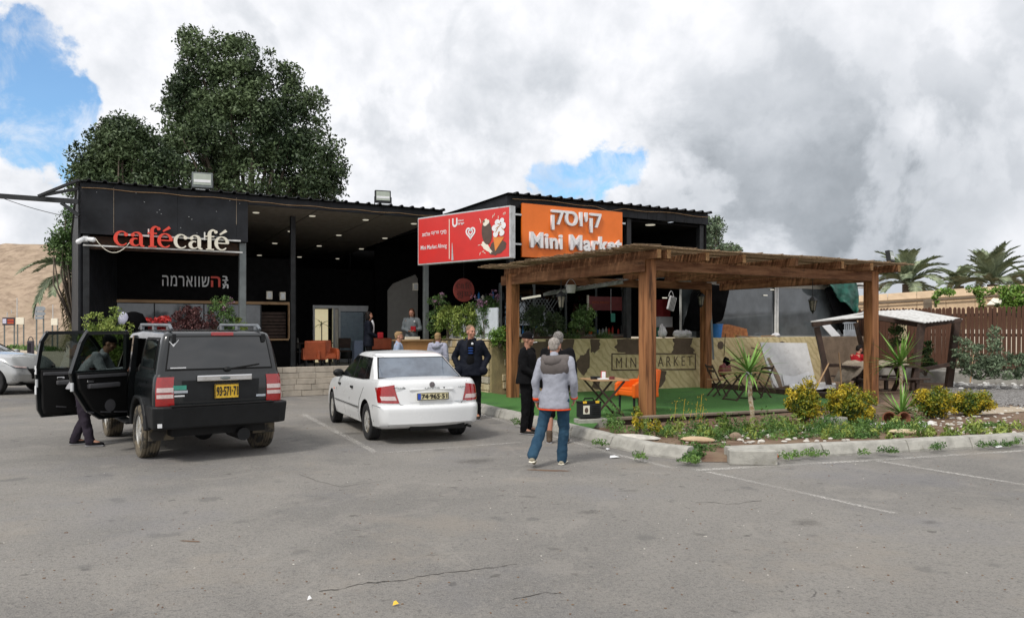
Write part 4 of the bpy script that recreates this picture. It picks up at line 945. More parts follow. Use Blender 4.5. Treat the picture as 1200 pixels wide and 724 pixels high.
for i in range(4): MB().box((.1+(i-1.5)*.05, -.032, .18), (.015, .01, .38), rot=(0, .3, 0)).build('stripe', 'black_metal', bb_)
MB().tube([(.08+.1*x, 0, .38+.16*(1-x*x)) for x in np.linspace(-1, 1, 9)], .01, 5).build('handle', 'cloth_white', bb_)
reg('maroon_red', (.30, .03, .03), .6)
rb = thing('red_cabinet', 'red and white box stack seen through kiosk opening left of white frame', 'box', atw(775, 18.6, 1.55), R(30))
MB().bb(.05, .36, 0, .3, .62, 1.15).build('red_box', 'maroon_red', rb); MB().bb(-.05, .45, 0, .3, .3, .62).build('white_box', 'white_plastic', rb); MB().bb(.0, .5, 0, .3, 0, .3).build('brown_box', 'wood_dark', rb); MB().bb(-.22, -.02, 0, .3, .0, .28).build('teal_box', 'green_note', rb)
ws = MB().prism([(0, .52), (.46, .5), (.95, .02), (.5, 0)], lambda x, z: (x, 0, z), lambda x, z: (x, .02, z)).build('white_sheet', 'white_plastic', None, loc=atw(963, 17.2, 1.54), rot=(R(-15), 0, R(30))); tag(ws, 'tilted white rectangular sheet on the wall top behind dark shelter', 'sheet')
ct = thing('plastic_crate', 'pale grey slotted plastic crate standing on the wall behind shelter', 'crate', atw(990, 17.3, 1.54), R(30)); reg('crate_grey', (.42, .46, .5), .5)
MB().bb(0, .7, 0, .3, 0, .22).build('base', 'crate_grey', ct, bevel=.01); MB().bb(0, .7, 0, .3, .42, .48).build('rim', 'crate_grey', ct, bevel=.01)
for i in range(8): MB().bb(i*.095, i*.095+.035, 0, .02, .22, .42).build('slat', 'crate_grey', ct)
# big pale board leaning on the wall
bp = thing('pale_board', 'large dirty white board leaning against the camouflage wall', 'board', P(902, 454, .1), R(22)); reg('board_white', (.66, .66, .65), .6, dirt=((.36, .34, .30), 4, .58, .6), var=.08)
mb = MB(); W_ = 1.75; mb.prism([(.12, .0), (-.02, 1.3), (W_-.05, 1.27), (W_, .0), (1.0, .04)], lambda x, z: (x, z*.3, z), lambda x, z: (x, z*.3+.03, z)); mb.build('sheet', 'board_white', bp)
for pl, m in (([(-.02, .86), (.12, .1), (.2, 0), (.36, .02), (.18, .5), (.08, .84)], 'board_white'), ([(.05, .84), (.16, .86), (.40, .30), (.42, .0), (.28, .02)], 'plaster_brown'), ([(.5, .36), (.9, .30), (1.5, .42), (W_-.1, .12), (W_-.1, .02), (.5, .05)], 'white_plastic')):
    MB().prism(pl, lambda x, z: (x, z*.3-.06, z), lambda x, z: (x, z*.3-.04, z)).build('broken_piece', m, bp)
cloth_sheet('crumpled_plastic', 'crumpled white plastic sheeting on ground at foot of pale board', 'plastic sheet', [[P(925+k*11, 448+i*4, .15+.06*((k+i) % 2)) for k in range(6)] for i in range(3)], 'white_plastic', .01)

# ================================================================ FURNITURE ON THE TURF
def folding_table(label, loc, rz, group, h=.70, L_=.72, Wd=.62):
    t_ = thing('folding_table', label, 'table', loc, rz, group)
    for i in range(6):
        y = -Wd/2+(i+.5)*Wd/6; MB().bb(-L_/2, L_/2, y-Wd/13, y+Wd/13, h-.025, h).build('slat', 'wood_pale', t_, bevel=.004)
    for y in (-Wd/2+.05, Wd/2-.05):
        MB().beam((-L_/2+.04, y, 0), (L_/2-.08, y, h-.03), .035, .03).build('leg', 'wood_dark', t_); MB().beam((L_/2-.04, y+.04, 0), (-L_/2+.08, y+.04, h-.03), .035, .03).build('leg', 'wood_dark', t_)
    MB().beam((-L_/2+.1, -Wd/2+.05, .08), (-L_/2+.1, Wd/2-.05, .08), .025, .025).build('stretcher', 'wood_dark', t_); MB().beam((L_/2-.1, -Wd/2+.05, .08), (L_/2-.1, Wd/2-.05, .08), .025, .025).build('stretcher', 'wood_dark', t_)
    return t_
TB = P(708, 489, .15); TB.z = .15
folding_table('small folding slatted table with clutter beside the orange armchair', TB, R(12), 'folding tables on the turf', .72, .74, .7)
for i, (dx, dy, r_, nm, lb, m) in enumerate(((-.22, -.16, .05, 'cup', 'short dark cup at the left end of table clutter', 'black_metal'), (-.14, -.18, .04, 'cup', 'second dark cup on the cluttered small table', 'black_metal'), (.12, -.2, .05, 'ashtray', 'red and black ashtray at right of the table clutter', 'maroon'))):
    o = MB().lathe([(r_, 0), (r_*1.05, .05), (r_*.9, .055)], n=10).build(nm, m, None, loc=TB+Vector((dx, dy, .72))); tag(o, lb, nm)
o = thing('napkin_holder', 'small red and white napkin holder on the cluttered table', 'napkin holder', TB+Vector((-.02, -.05, .72))); MB().box((0, 0, .07), (.09, .05, .14)).build('holder', 'red_board', o, bevel=.005); MB().box((0, -.02, .075), (.07, .05, .12)).build('napkins', 'white_plastic', o)
tag(MB().box((0, 0, .012), (.2, .13, .024)).build('magazine', 'white_plastic', None, loc=TB+Vector((-.05, -.2, .72)), rot=(0, 0, .2), bevel=.003), 'folded white paper among the table clutter', 'paper')
def armchair(label, loc, rz, mseat='orange_plastic', group=None, name='orange_armchair'):
    t_ = thing(name, label, 'armchair', loc, rz, group)   # faces -y, origin on the ground
    MB().box((0, 0, .38), (.5, .56, .12)).build('seat', mseat, t_, bevel=.03, seg=3); MB().box((0, -.02, .455), (.46, .5, .06)).build('cushion', mseat, t_, bevel=.03, seg=3)
    for s_ in (-1, 1):
        mb = MB(); mb.prism([(-.31, .30), (-.31, .56), (-.2, .62), (.26, .64), (.31, .30)], lambda y, z: (s_*.25, y, z), lambda y, z: (s_*.335, y, z)); mb.build('armrest', mseat, t_, bevel=.025, seg=3)
    mb = MB(); mb.prism([(.22, .30), (.30, .30), (.40, .84), (.30, .86), (.2, .5)], lambda y, z: (-.30, y, z), lambda y, z: (.30, y, z)); mb.build('backrest', mseat, t_, bevel=.03, seg=3)
    for x in (-.24, .24):
        for y in (-.24, .24): MB().tube([(x, y, 0), (x, y, .32)], [.02, .026], 8).build('leg', 'black_metal', t_)
    return t_
CH = P(737, 488, .15); armchair('bright orange armchair on turf turned to the small table', Vector((2.50, 15.75, .14)), R(-62))
bl = tag(MB().box((0, 0, .08), (.55, .24, .16)).build('concrete_block', 'kerb', None, loc=P(692, 500, .06), rot=(0, 0, R(18)), bevel=.01), 'pale concrete block under the black toolbox at turf edge', 'block'); bl.location.z = .05
tbx = thing('toolbox', 'black plastic tool case with picture sticker standing on concrete block', 'toolbox', P(690, 500, .06)+Vector((0, 0, .165)), R(18)); tbx.location.z = .215
MB().box((0, 0, .15), (.40, .2, .28)).build('case', 'black_metal', tbx, bevel=.02, seg=3); MB().box((0, 0, .285), (.41, .21, .03)).build('lid', 'car_trim', tbx, bevel=.01)
for x in (-.12, .12): MB().box((x, -.1, .29), (.07, .03, .04)).build('latch', 'plate_yellow', tbx, bevel=.005)
MB().tube([(-.1, 0, .3), (-.08, 0, .35), (.08, 0, .35), (.1, 0, .3)], .015, 6).build('handle', 'car_trim', tbx)
MB().box((-.09, -.103, .16), (.12, .006, .15)).build('sticker', 'cream', tbx); MB().ell((-.09, -.107, .15), (.035, .003, .05)).build('sticker_picture', 'choc', tbx)
for i in range(5): MB().box((.09, -.103, .08+i*.035), (.14, .006, .012)).build('rib', 'car_trim', tbx)
T2 = P(866, 471, .05); folding_table('small folding slatted table behind the pole plant', T2, R(28), 'folding tables on the turf', .72, .8, .55)
def folding_chair(label, loc, rz):
    t_ = thing('folding_chair', label, 'chair', loc, rz, 'folding wooden chairs on the turf')
    for s_ in (-1, 1):
        MB().beam((s_*.2, -.2, 0), (s_*.2, .22, .84), .03, .03).build('leg', 'wood_dark', t_); MB().beam((s_*.17, .22, 0), (s_*.17, -.2, .45), .03, .03).build('leg', 'wood_dark', t_)
    for i in range(5): MB().bb(-.2, .2, -.19+i*.075, -.13+i*.075, .45, .468).build('seat_slat', 'wood_pale', t_)
    for z in (.68, .78): MB().box((0, .20*(z-.1)/.74-.0+.01, z), (.4, .02, .06)).build('back_slat', 'wood_dark', t_)
    return t_
folding_chair('dark folding wooden chair left of the rear small table', P(840, 466, .06), R(100)); folding_chair('dark folding wooden chair right of rear small table', P(892, 468, .04), R(-70))
lump('red_black_bag', 'red and black bag on the rear folding chair', 'bag', P(851, 466, .06)+Vector((0, .1, .5)), None, 0, (.17, .12, .3), 'maroon')
lump('black_jacket', 'crumpled black jacket draped over rear folding chair', 'jacket', P(852, 464, .06)+Vector((0, .1, .80)), None, 0, (.2, .12, .16), 'black_cloth')
# poles and sticks
def stick(label, p, q, r_=.02, m='wood_pale'):
    mb = MB().tube([p, Vector(p).lerp(q, .5)+Vector((.01, 0, 0)), q], [r_, r_*.9, r_*.8], 6); tag(mb.build('wooden_stick', m, None), label, 'stick')
stick('leaning yellow cane rising between the yellow bushes', P(938, 488, .06), PD(971, 426, 17.2)); stick('upright pale cane behind the second yellow bush', P(987, 466, .05), PD(983, 413, 20.2)); stick('thin upright cane in front of right wooden fence', P(1137, 448, .3), PD(1141, 413, 23.5))
stick('thin bent branch leaning on the camouflage wall', P(846, 446, .1), PD(850, 391, 22), .012, 'wood_dark')

# ================================================================ DARK TIMBER SHELTER WITH TABLE
SD = 21.5; S0 = P(1040, 457, .0); sh = thing('timber_shelter', 'dark timber picnic shelter with white corrugated roof and slanting legs', 'shelter', (S0.x, S0.y, 0), R(8))
def sp(px, py, D):                       # photo point at depth D in the shelter's own frame
    v = PD(px, py, D)-Vector((S0.x, S0.y, 0)); return Matrix.Rotation(-R(8), 3, 'Z') @ v
d0, d1 = 21.8, 24.6
def leg(px0, py0, px1, py1, D, w=.17, top='leg'):
    w *= .8
    MB().beam(sp(px0, py0, D), sp(px1, py1, D), w, w).build(top, 'wood_dark', sh, bevel=.01)
leg(957, 383, 973, 458, 22.6); leg(1003, 378, 1018, 440, 24.8, .15); leg(1080, 380, 1070, 458, 21.6, .2); leg(1121, 374, 1111, 458, 23.2, .22)
leg(952, 380, 1018, 370, 23.4, .2, 'beam'); leg(1018, 371, 1085, 382, 23.2, .16, 'beam'); leg(1083, 381, 1126, 375, 22.2, .14, 'beam'); leg(964, 428, 1018, 428, 23.2, .12, 'rail'); leg(1074, 434, 1112, 427, 22.4, .13, 'rail')
rf = [sp(1010, 366, 25.5), sp(1070, 364, 25.8), sp(1128, 374.5, 22.4), sp(1084, 379, 21.2)]
n_ = 22; rows = []
for j, (A_, B_) in enumerate(((0, 1), (3, 2))):
    rows.append([rf[A_].lerp(rf[B_], i/n_)+Vector((0, 0, .025 if i % 2 else 0)) for i in range(n_+1)])
reg('roof_white', (.6, .6, .58), .6, dirt=((.3, .29, .27), 4, .5, .7))
mb = MB().grid([rows[0], [p+Vector((0, 0, .02)) for p in rows[0]], [p+Vector((0, 0, .02)) for p in rows[1]], rows[1], rows[0]]); mb.build('roof_sheet', 'roof_white', sh)
lf = [sp(950, 377.5, 22.3), sp(1014, 366.5, 25.0), sp(1020, 369, 24.2), sp(1016, 372, 22.2)]
mb = MB().add(lf+[p+Vector((0, 0, .03)) for p in lf], [(0, 1, 2, 3), (7, 6, 5, 4), (0, 4, 5, 1), (1, 5, 6, 2), (2, 6, 7, 3), (3, 7, 4, 0)]); mb.build('roof_sheet', 'roof_white', sh)
pt = thing('picnic_table', 'dark wooden picnic table with benches under the timber shelter', 'table', P(1030, 460, .03), R(6))
for i in range(4): MB().bb(-.95, .95, -.36+i*.19, -.18+i*.19, .70, .75).build('plank', 'wood_dark', pt, bevel=.005)
for s_ in (-1, 1):
    MB().beam((s_*.6, -.3, 0), (s_*.6, .2, .7), .09, .09).build('leg', 'wood_dark', pt); MB().beam((s_*.6, .3, 0), (s_*.6, -.2, .7), .09, .09).build('leg', 'wood_dark', pt)
    MB().bb(-.95, .95, s_*.72-.13, s_*.72+.13, .40, .44).build('bench_plank', 'wood_dark', pt, bevel=.005); MB().beam((s_*.6, -.8, .36), (s_*.6, .8, .36), .08, .08).build('cross_bar', 'wood_dark', pt)
    for t_ in (-.65, .65): MB().bb(t_-.04, t_+.04, s_*.72-.05, s_*.72+.05, 0, .4).build('leg', 'wood_dark', pt)
reg('burlap', (.30, .25, .19), .95, scale=6, col2=(.2, .165, .12), bump=.5)
rows = []
for i in range(6):
    rows.append([Vector((-1.12+k*.30, -.42+i*.17, .80+.04*((i*k) % 3)-(.50 if k == 0 else .16 if k == 1 and i < 2 else 0))) for k in range(7)])
cloth_sheet('burlap_cloth', 'beige burlap cloth thrown over the picnic table end', 'cloth', rows, 'burlap', .03, P(1030, 460, .03), R(6), 2, .06)

# ================================================================ FENCE, CANOPY BEHIND, PALMS
fp = [PD(1008, 0, 28.6), PD(1120, 0, 26.4), PD(1240, 0, 24.0), PD(1420, 0, 20.5)]
fz0, fz1 = .50, 2.50; ax_ = Vector((fp[0].x, fp[0].y, 0)); bx_ = Vector((fp[3].x, fp[3].y, 0)); fd = (bx_-ax_); fl = fd.length; fa = math.atan2(fd.y, fd.x)
fe = thing('picket_fence', 'brown stained timber picket fence behind the shelter', 'fence', ax_, fa)
pk = MB(); w2 = .052; pk.prism([(-w2, 0), (w2, 0), (w2, 1.93), (w2*.6, 1.985), (0, 2.0), (-w2*.6, 1.985), (-w2, 1.93)], lambda x, z: (x, -.012, z), lambda x, z: (x, .012, z)); pkm = pk.mesh('picket', 'fence_wood')
x = 0.0; i = 0
while x < fl:
    gap_ = .004 if (x < 3.1) else .026
    piece('picket', pkm, fe, (x, 0, fz0+rnd.uniform(-.02, .02)), (0, rnd.uniform(-.008, .008), 0)); x += 2*w2+gap_+rnd.uniform(0, .012); i += 1
for z in (.85, 1.55, 2.2):
    MB().bb(-.1, fl, .02, .06, z, z+.09).build('rail', 'wood_dark', fe)
for k in range(7): MB().bb(k*2.2, k*2.2+.1, .06, .16, .2, 2.45).build('fence_post', 'wood_dark', fe)
fb = thing('fence_plinth', 'low grey concrete plinth under brown fence at right', 'plinth', ax_, fa)
MB().bb(-.3, fl, -.18, .22, 0, .5).build('plinth_body', 'concrete', fb, bevel=.02)
kb = thing('concrete_slab', 'grey concrete ledge on bank in front of the right fence', 'slab', P(1145, 450, .05), R(-30)); kb.location.z = 0
MB().box((0.2, .3, .22), (3.4, .8, .44)).build('slab_body', 'concrete', kb, bevel=.03)
# white posts and the beige roofed canopy behind the fence
cn = thing('beige_canopy', 'long beige corrugated canopy roof standing beyond the brown fence', 'building', PD(1110, 0, 36)*Vector((1, 1, 0)) if False else Vector((PD(1110, 0, 36).x, 36, 0)), 0)
def cpt(px, py, D): v = PD(px, py, D)-cn.location; return v
def quad(nm, pts, th, m, par):
    pts = [Vector(p) for p in pts]; nrm = (pts[1]-pts[0]).cross(pts[2]-pts[0]).normalized()*th
    return MB().add(pts+[p+nrm for p in pts], [(0, 1, 2, 3), (7, 6, 5, 4), (0, 4, 5, 1), (1, 5, 6, 2), (2, 6, 7, 3), (3, 7, 4, 0)]).build(nm, m, par)
segs = [1005, 1040, 1074, 1108, 1142, 1176, 1215, 1260]
def ly(px, y0, y1): return y0+(y1-y0)*(px-1036)/(1186-1036)
for p, q in zip(segs, segs[1:]):
    quad('upper_panel', [cpt(p+.4, ly(p, 353, 344.5), 36), cpt(q-.2, ly(q, 353, 344.5), 36), cpt(q-.2, ly(q, 345.5, 335), 36.6), cpt(p+.4, ly(p, 345.5, 335), 36.6)], .05, 'beige_panel', cn)
    quad('lower_panel', [cpt(p+.4, ly(p, 372, 366), 35.6), cpt(q-.2, ly(q, 372, 366), 35.6), cpt(q-.2, ly(q, 355, 346), 36.2), cpt(p+.4, ly(p, 355, 346), 36.2)], .05, 'beige_panel', cn)
quad('fascia', [cpt(1000, ly(1000, 355, 346), 35.9), cpt(1265, ly(1265, 355, 346), 35.9), cpt(1265, ly(1265, 353.4, 344.4), 35.9), cpt(1000, ly(1000, 353.4, 344.4), 35.9)], .1, 'wood_grey', cn)
quad('rear_wall', [cpt(1000, 386, 37), cpt(1265, 386, 37), cpt(1265, 338, 37), cpt(1000, 350, 37)], .1, 'beige_panel', cn)
for px in (1082, 1146): quad('post', [cpt(px, 372, 35.5), cpt(px+8, 372, 35.5), cpt(px+8, 352 if px < 1100 else 350, 35.5), cpt(px, 352 if px < 1100 else 350, 35.5)], .15, 'wood_grey' if px < 1100 else 'beige_panel', cn)
quad('gable', [cpt(1156, 357, 35), cpt(1164, 349, 35), cpt(1186, 352, 34.6), cpt(1182, 357, 34.6)], .3, 'cream', cn)
quad('side_stub', [cpt(955, 330.5, 30), cpt(1020, 334, 30), cpt(1020, 338, 30), cpt(955, 334, 30)], .2, 'roof_white', cn)
for px in (1051, 1068): 
    t_ = MB().bb(-.1, .1, -.1, .1, 0, 2.2).build('white_pillar', 'stone_tile_pale', None, loc=(PD(px, 0, 27.6).x, 27.2, .0)); tag(t_, 'pale pillar just behind fence, ' + ('left' if px == 1051 else 'right')+' of the pair', 'pillar', 'pale pillars behind the fence')

# ================================================================ PLANTS
def leaf_mesh(name, pts, size, m, asp=.45, up=.3, jitter=.4):
    """many separate small leaves (two triangles each) at given points"""
    pts = np.asarray(pts, float); n = len(pts)
    d = rng.normal(size=(n, 3)); d[:, 2] += up; d /= np.linalg.norm(d, axis=1)[:, None]
    e = rng.normal(size=(n, 3)); e -= (e*d).sum(1)[:, None]*d; e /= np.linalg.norm(e, axis=1)[:, None]
    s = size*(1+jitter*rng.uniform(-1, 1, n))[:, None]; nr = np.cross(d, e)
    A_ = pts-d*s*.5; B_ = pts+e*s*asp*.5+nr*s*.06; C_ = pts+d*s*.5; D_ = pts-e*s*asp*.5+nr*s*.06
    v = np.stack([A_, B_, C_, D_], 1).reshape(-1, 3); me = bpy.data.meshes.new(name)
    me.vertices.add(4*n); me.vertices.foreach_set('co', v.ravel()); me.loops.add(4*n); me.loops.foreach_set('vertex_index', np.arange(4*n, dtype=np.int32))
    me.polygons.add(n); me.polygons.foreach_set('loop_start', np.arange(0, 4*n, 4, dtype=np.int32)); me.polygons.foreach_set('loop_total', np.full(n, 4, np.int32))
    me.materials.append(M[m]); me.update(calc_edges=True); me.validate(); return me
def in_ell(n, c, r, shell=.35):
    d = rng.normal(size=(n, 3)); d /= np.linalg.norm(d, axis=1)[:, None]; q = rng.uniform(shell**3, 1, n)**(1/3)
    return np.asarray(c)+d*q[:, None]*np.asarray(r)
def clumps(ells, n_cl, per, cr, shell=.5):   # clumps spread through the crown ellipsoids
    out = []; vol = np.array([e[1][0]*e[1][1]*e[1][2] for e in ells])**(2/3); pr_ = vol/vol.sum(); cs_ = []
    for c, r in [ells[i] for i in rng.choice(len(ells), n_cl, p=pr_)]:
        p = in_ell(1, c, r, shell)[0]; cs_.append(p); k = cr*rng.uniform(.6, 1.3)
        out.append(in_ell(int(per*rng.uniform(.6, 1.3)), p, (k, k, k*.8), .1))
    return np.concatenate(out), cs_
def tree(label, D, pxells, base_px, n_cl, per, cr, leaf, m, trunk_r=.3, name='tree', cat='tree', group='trees behind the buildings', zb=0.0, shell=.45):
    bx = PD(base_px, 0, D); t_ = thing(name, label, cat, (bx.x, bx.y, zb), 0, group)
    ells = []
    for px, py, rx, ry in pxells:
        c = PD(px, py, D)-t_.location; ells.append((tuple(c), (rx/F*D, (rx+ry)/2/F*D*.8, ry/F*D)))
    pts, cs_ = clumps(ells, n_cl, per, cr, shell)
    big = [(c, tuple(x*1.22 for x in r)) for c, r in ells]; p2, _c = clumps(big, n_cl//6, max(8, per//4), cr*.5, .97)   # sprigs standing out of the outline
    pts = np.concatenate([pts, p2])
    o = piece('crown', leaf_mesh('crown', pts, leaf, m), t_)
    mb = MB(); top = Vector(ells[0][0]); fork = Vector((0, 0, top.z*.35))
    mb.tube([(0, 0, 0), (.05, 0, fork.z*.5), tuple(fork)], [trunk_r, trunk_r*.85, trunk_r*.75], 9)
    for c in cs_[::max(1, len(cs_)//26)]:
        c = Vector(c); mid = fork.lerp(c, .5)+Vector((rnd.uniform(-.3, .3), rnd.uniform(-.3, .3), rnd.uniform(0, .4))); mb.tube([tuple(fork), tuple(mid), tuple(c)], [trunk_r*.45, trunk_r*.22, .02], 6)
    mb.build('trunk', 'bark', t_, smooth=True, fix=False); return t_
tree('tall dark evergreen tree rising behind the black cafe roof', 36, [(265, 70, 42, 28), (240, 70, 28, 32), (255, 110, 55, 40), (300, 105, 48, 40), (330, 150, 50, 42), (225, 130, 32, 32), (355, 118, 22, 16), (360, 195, 42, 40), (270, 160, 75, 48), (230, 190, 55, 45), (315, 215, 80, 40), (385, 225, 22, 24), (220, 45, 12, 12)], 290, 620, 130, .55, .17, 'leaf_dark', .4, shell=.55)
tree('lower dense bushy tree behind left end of cafe roof', 33, [(145, 175, 42, 34), (120, 190, 32, 28), (175, 190, 34, 28), (150, 155, 20, 16), (110, 210, 26, 24), (190, 205, 28, 24), (150, 225, 60, 26)], 150, 300, 110, .5, .16, 'leaf_dark', .25, shell=.5)
tree('small tree with dark olive foliage beside left edge of facade', 28, [(83, 288, 20, 22), (92, 262, 16, 24), (74, 292, 12, 10), (93, 300, 14, 14)], 90, 60, 110, .35, .12, 'leaf_mid', .12)
tree('small pale green tree just right of the kiosk roof end', 40, [(836, 266, 10, 16), (830, 285, 10, 16), (845, 289, 6, 6)], 834, 60, 50, .3, .15, 'leaf_grey', .12)
tree('low bushy tree top peeping over pergola right of the kiosk', 42, [(858, 293, 8, 6), (848, 295, 8, 6)], 856, 20, 60, .3, .14, 'leaf_grey', .08)

def frond_mesh(name, L_, droop, m, nl=40, lw=.06, ll=.42, rise=.35):
    mb = MB(); P_ = []
    for i in range(13):
        s = i/12; P_.append(Vector((L_*s*(1-.15*s), 0, L_*(rise*s-droop*s*s))))
    mb.tube(P_, [.03*(1-.8*i/12)+.004 for i in range(13)], 4, False)
    for k in range(nl):
        s = .12+.88*k/nl; i = min(11, int(s*12)); f = s*12-i; p = P_[i].lerp(P_[i+1], f); tdir = (P_[i+1]-P_[i]).normalized()
        l = ll*(1-.55*abs(s-.45)*1.3)*rnd.uniform(.85, 1.1)
        for sd in (-1, 1):
            d = (tdir*.75+Vector((0, sd*.75, .22))+Vector((0, 0, rnd.uniform(-.15, .1)))).normalized(); w_ = tdir.cross(d).cross(d).normalized()*lw
            a_ = p; mid = p+d*l*.55; tip = p+d*l+Vector((0, 0, -.1*l)); mb.add([a_-w_*.4, a_+w_*.4, mid+w_*.5, tip, mid-w_*.5], [(0, 1, 2, 3, 4)])
    return mb.mesh(name, m, fix=False)
def palm(label, loc, trunk_h, L_, n, m='leaf_palm', dry=0, group='date palms beyond the fence', rise=.9, low=-.5, droop=.75):
    t_ = thing('palm_tree', label, 'palm', loc, rnd.uniform(0, 6), group)
    vs = [frond_mesh('frond', L_, droop*rnd.uniform(.75, 1.2), m, 56, .05, L_*.22, .5) for _ in range(3)]
    MB().tube([(0, 0, 0), (.05, 0, trunk_h*.5), (0, 0, trunk_h)], [.3, .24, .28], 9).build('trunk', 'bark', t_)
    for i in range(n):
        piece('frond', vs[i % 3], t_, (0, 0, trunk_h), (rnd.uniform(-.2, .2), -rnd.uniform(low, rise), i*2.399+rnd.uniform(-.2, .2)), [rnd.uniform(.8, 1.1)]*3)
    if dry:
        dv = frond_mesh('dry_frond', L_*.9, 1.3, 'leaf_dry', 30, .04, L_*.18, .1)
        for i in range(dry): piece('dry_frond', dv, t_, (0, 0, trunk_h), (0, rnd.uniform(.5, 1.1), i*2.399), [rnd.uniform(.8, 1.05)]*3)
    return t_
def pz(py, D): return H+(HZ-py)/F*D
q = PD(100, 0, 30); palm('shaggy palm with drooping dry fronds at left edge of the facade', (q.x-.3, 30, 0), pz(322, 30), 2.3, 16, 'leaf_palm', 14, 'palm at the left corner', rise=.5, low=-.7)
q = PD(1064, 0, 42); palm('green date palm behind right post of the pergola', (q.x, 42, 0), pz(333, 42), 2.5, 34, rise=1.1, low=-.5, droop=.55)
q = PD(1163, 0, 46); palm('largest green date palm above the beige canopy at right', (q.x, 46, 0), pz(333, 46), 2.7, 36, rise=1.15, low=-.1, droop=.5)
q = PD(1124, 0, 50); palm('smaller date palm left of the largest one', (q.x, 50, 0), pz(335, 50), 1.9, 26, rise=1.1, low=-.2, droop=.5)
q = PD(1205, 0, 48); palm('date palm cut by the right edge beyond the vine', (q.x, 48, 0), pz(340, 48), 2.5, 22, rise=1.0, low=-.2, droop=.5)

def shrub(label, loc, ells, n_cl, per, cr, leaf, m, group, name='shrub', extra=None, asp=.45, stems=7, cat='shrub', up=.3, shell=.3):
    t_ = thing(name, label, cat, loc, 0, group); pts, cs_ = clumps(ells, n_cl, per, cr, shell)
    pts[:, 2] = np.maximum(pts[:, 2], .02)
    piece('foliage', leaf_mesh('foliage', pts, leaf, m, asp, up), t_)
    mb = MB()
    for c in cs_[::max(1, len(cs_)//stems)]: mb.tube([(rnd.uniform(-.03, .03), rnd.uniform(-.03, .03), 0), (c[0]*.5, c[1]*.5, c[2]*.55), tuple(c)], [.018, .012, .005], 5)
    mb.build('stem', 'bark', t_, fix=False)
    if extra: piece('blossom', leaf_mesh('blossom', clumps(extra[0], extra[1], extra[2], extra[3])[0], extra[4], extra[5], .8), t_)
    return t_
# golden bushes along the kerb
gg = 'golden yellow bushes along the kerb'
def golden(label, px, py, r, h, n, tall=1, g2_='leaf_gold'):
    l_ = P(px, py, .06); s = h*.55
    t_ = shrub(label, l_, [((0, 0, h*.55), (r, r*.8, h*.42)), ((r*.3, 0, h*.4), (r*.8, r*.7, h*.35)), ((-r*.3, .05, h*.45), (r*.75, r*.7, h*.35))], n, 55, .10, .048, g2_, gg, 'golden_bush', asp=.5, up=.9)
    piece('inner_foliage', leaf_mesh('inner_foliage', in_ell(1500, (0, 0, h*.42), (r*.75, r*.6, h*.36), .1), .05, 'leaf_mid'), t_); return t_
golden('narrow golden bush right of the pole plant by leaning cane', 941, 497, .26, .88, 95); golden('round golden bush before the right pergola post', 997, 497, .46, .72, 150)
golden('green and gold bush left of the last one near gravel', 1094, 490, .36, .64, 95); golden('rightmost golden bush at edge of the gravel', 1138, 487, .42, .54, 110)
sm = shrub('tiny upright golden sprig in weeds before the front pergola post', P(752, 512, .06), [((-.05, 0, .28), (.07, .06, .24)), ((.2, 0, .2), (.10, .06, .1))], 26, 40, .05, .04, 'leaf_gold', gg, 'golden_bush', up=.9)
# yuccas
def blade(L_, w_, bend, m):
    mb = MB(); n = 6; A_, B_ = [], []
    for i in range(n+1):
        s = i/n; c = Vector((L_*s*(1-.1*bend*s), 0, L_*(.0-bend*s*s*.5))); ww = w_*(1-s**2.2)*(.6+.8*s if s < .4 else 1)+.001
        A_.append(c+Vector((0, ww/2, .18*ww))); B_.append(c+Vector((0, -ww/2, .18*ww)))
    C_ = [(a+b)/2-Vector((0, 0, .3*w_*(1-i/n))) for i, (a, b) in enumerate(zip(A_, B_))]
    mb.grid([A_, C_, B_]); return mb.mesh('leaf', m, True, fix=False)
def yucca(label, loc, th, L_, n, lean=(0, 0), trunk='white', group='yucca plants in the bed', name='yucca'):
    t_ = thing(name, label, 'yucca', loc, 0, group); vs = [blade(L_, .05, b, 'leaf_yucca') for b in (.05, .35, .8)]
    if th > .05:
        mb = MB(); N_ = 14; pts = [(lean[0]*i/N_, lean[1]*i/N_+.02*sin(i), th*i/N_) for i in range(N_+1)]
        mb.tube(pts, [.042*(1.12 if i % 2 else .92)*(1-.15*i/N_) for i in range(N_+1)], 8); mb.build('trunk', 'yucca_bark', t_, smooth=True)
    for i in range(n):
        el = rnd.uniform(-.25, 1.45)*(1 if i % 3 else .8); k = 0 if el > .6 else (1 if el > .1 else 2)
        piece('leaf', vs[k], t_, (lean[0], lean[1], th+rnd.uniform(-.05, .05)), (0, -el, i*2.399), [rnd.uniform(.75, 1.08)]*3)
    return t_
reg('yucca_bark', (.55, .5, .38), .9, scale=25, col2=(.28, .18, .08), bump=.8)
y1 = yucca('yucca on a pale slender trunk standing before the turf deck', P(883, 503, .06), .98, .72, 44, (-.09, 0)); MB().tube([(-.09+.05*cos(t), .05*sin(t), .96+.03*sin(2*t)) for t in np.linspace(0, 6.28, 14)], .014, 5).build('tie', 'cloth_white', y1)
MB().tube([(-.13, -.05, .95), (-.14, -.06, .85), (-.08, -.06, .80)], .012, 5).build('tie_end', 'cloth_white', y1)
yucca('yucca on a ringed trunk in front of the timber shelter', P(1058, 483, .06), 1.0, .80, 50, (-.05, 0)); yucca('low trunkless yucca clump at the foot of taller one', P(1056, 490, .06), .08, .72, 40)
reg('clay', (.20, .075, .04), .9)
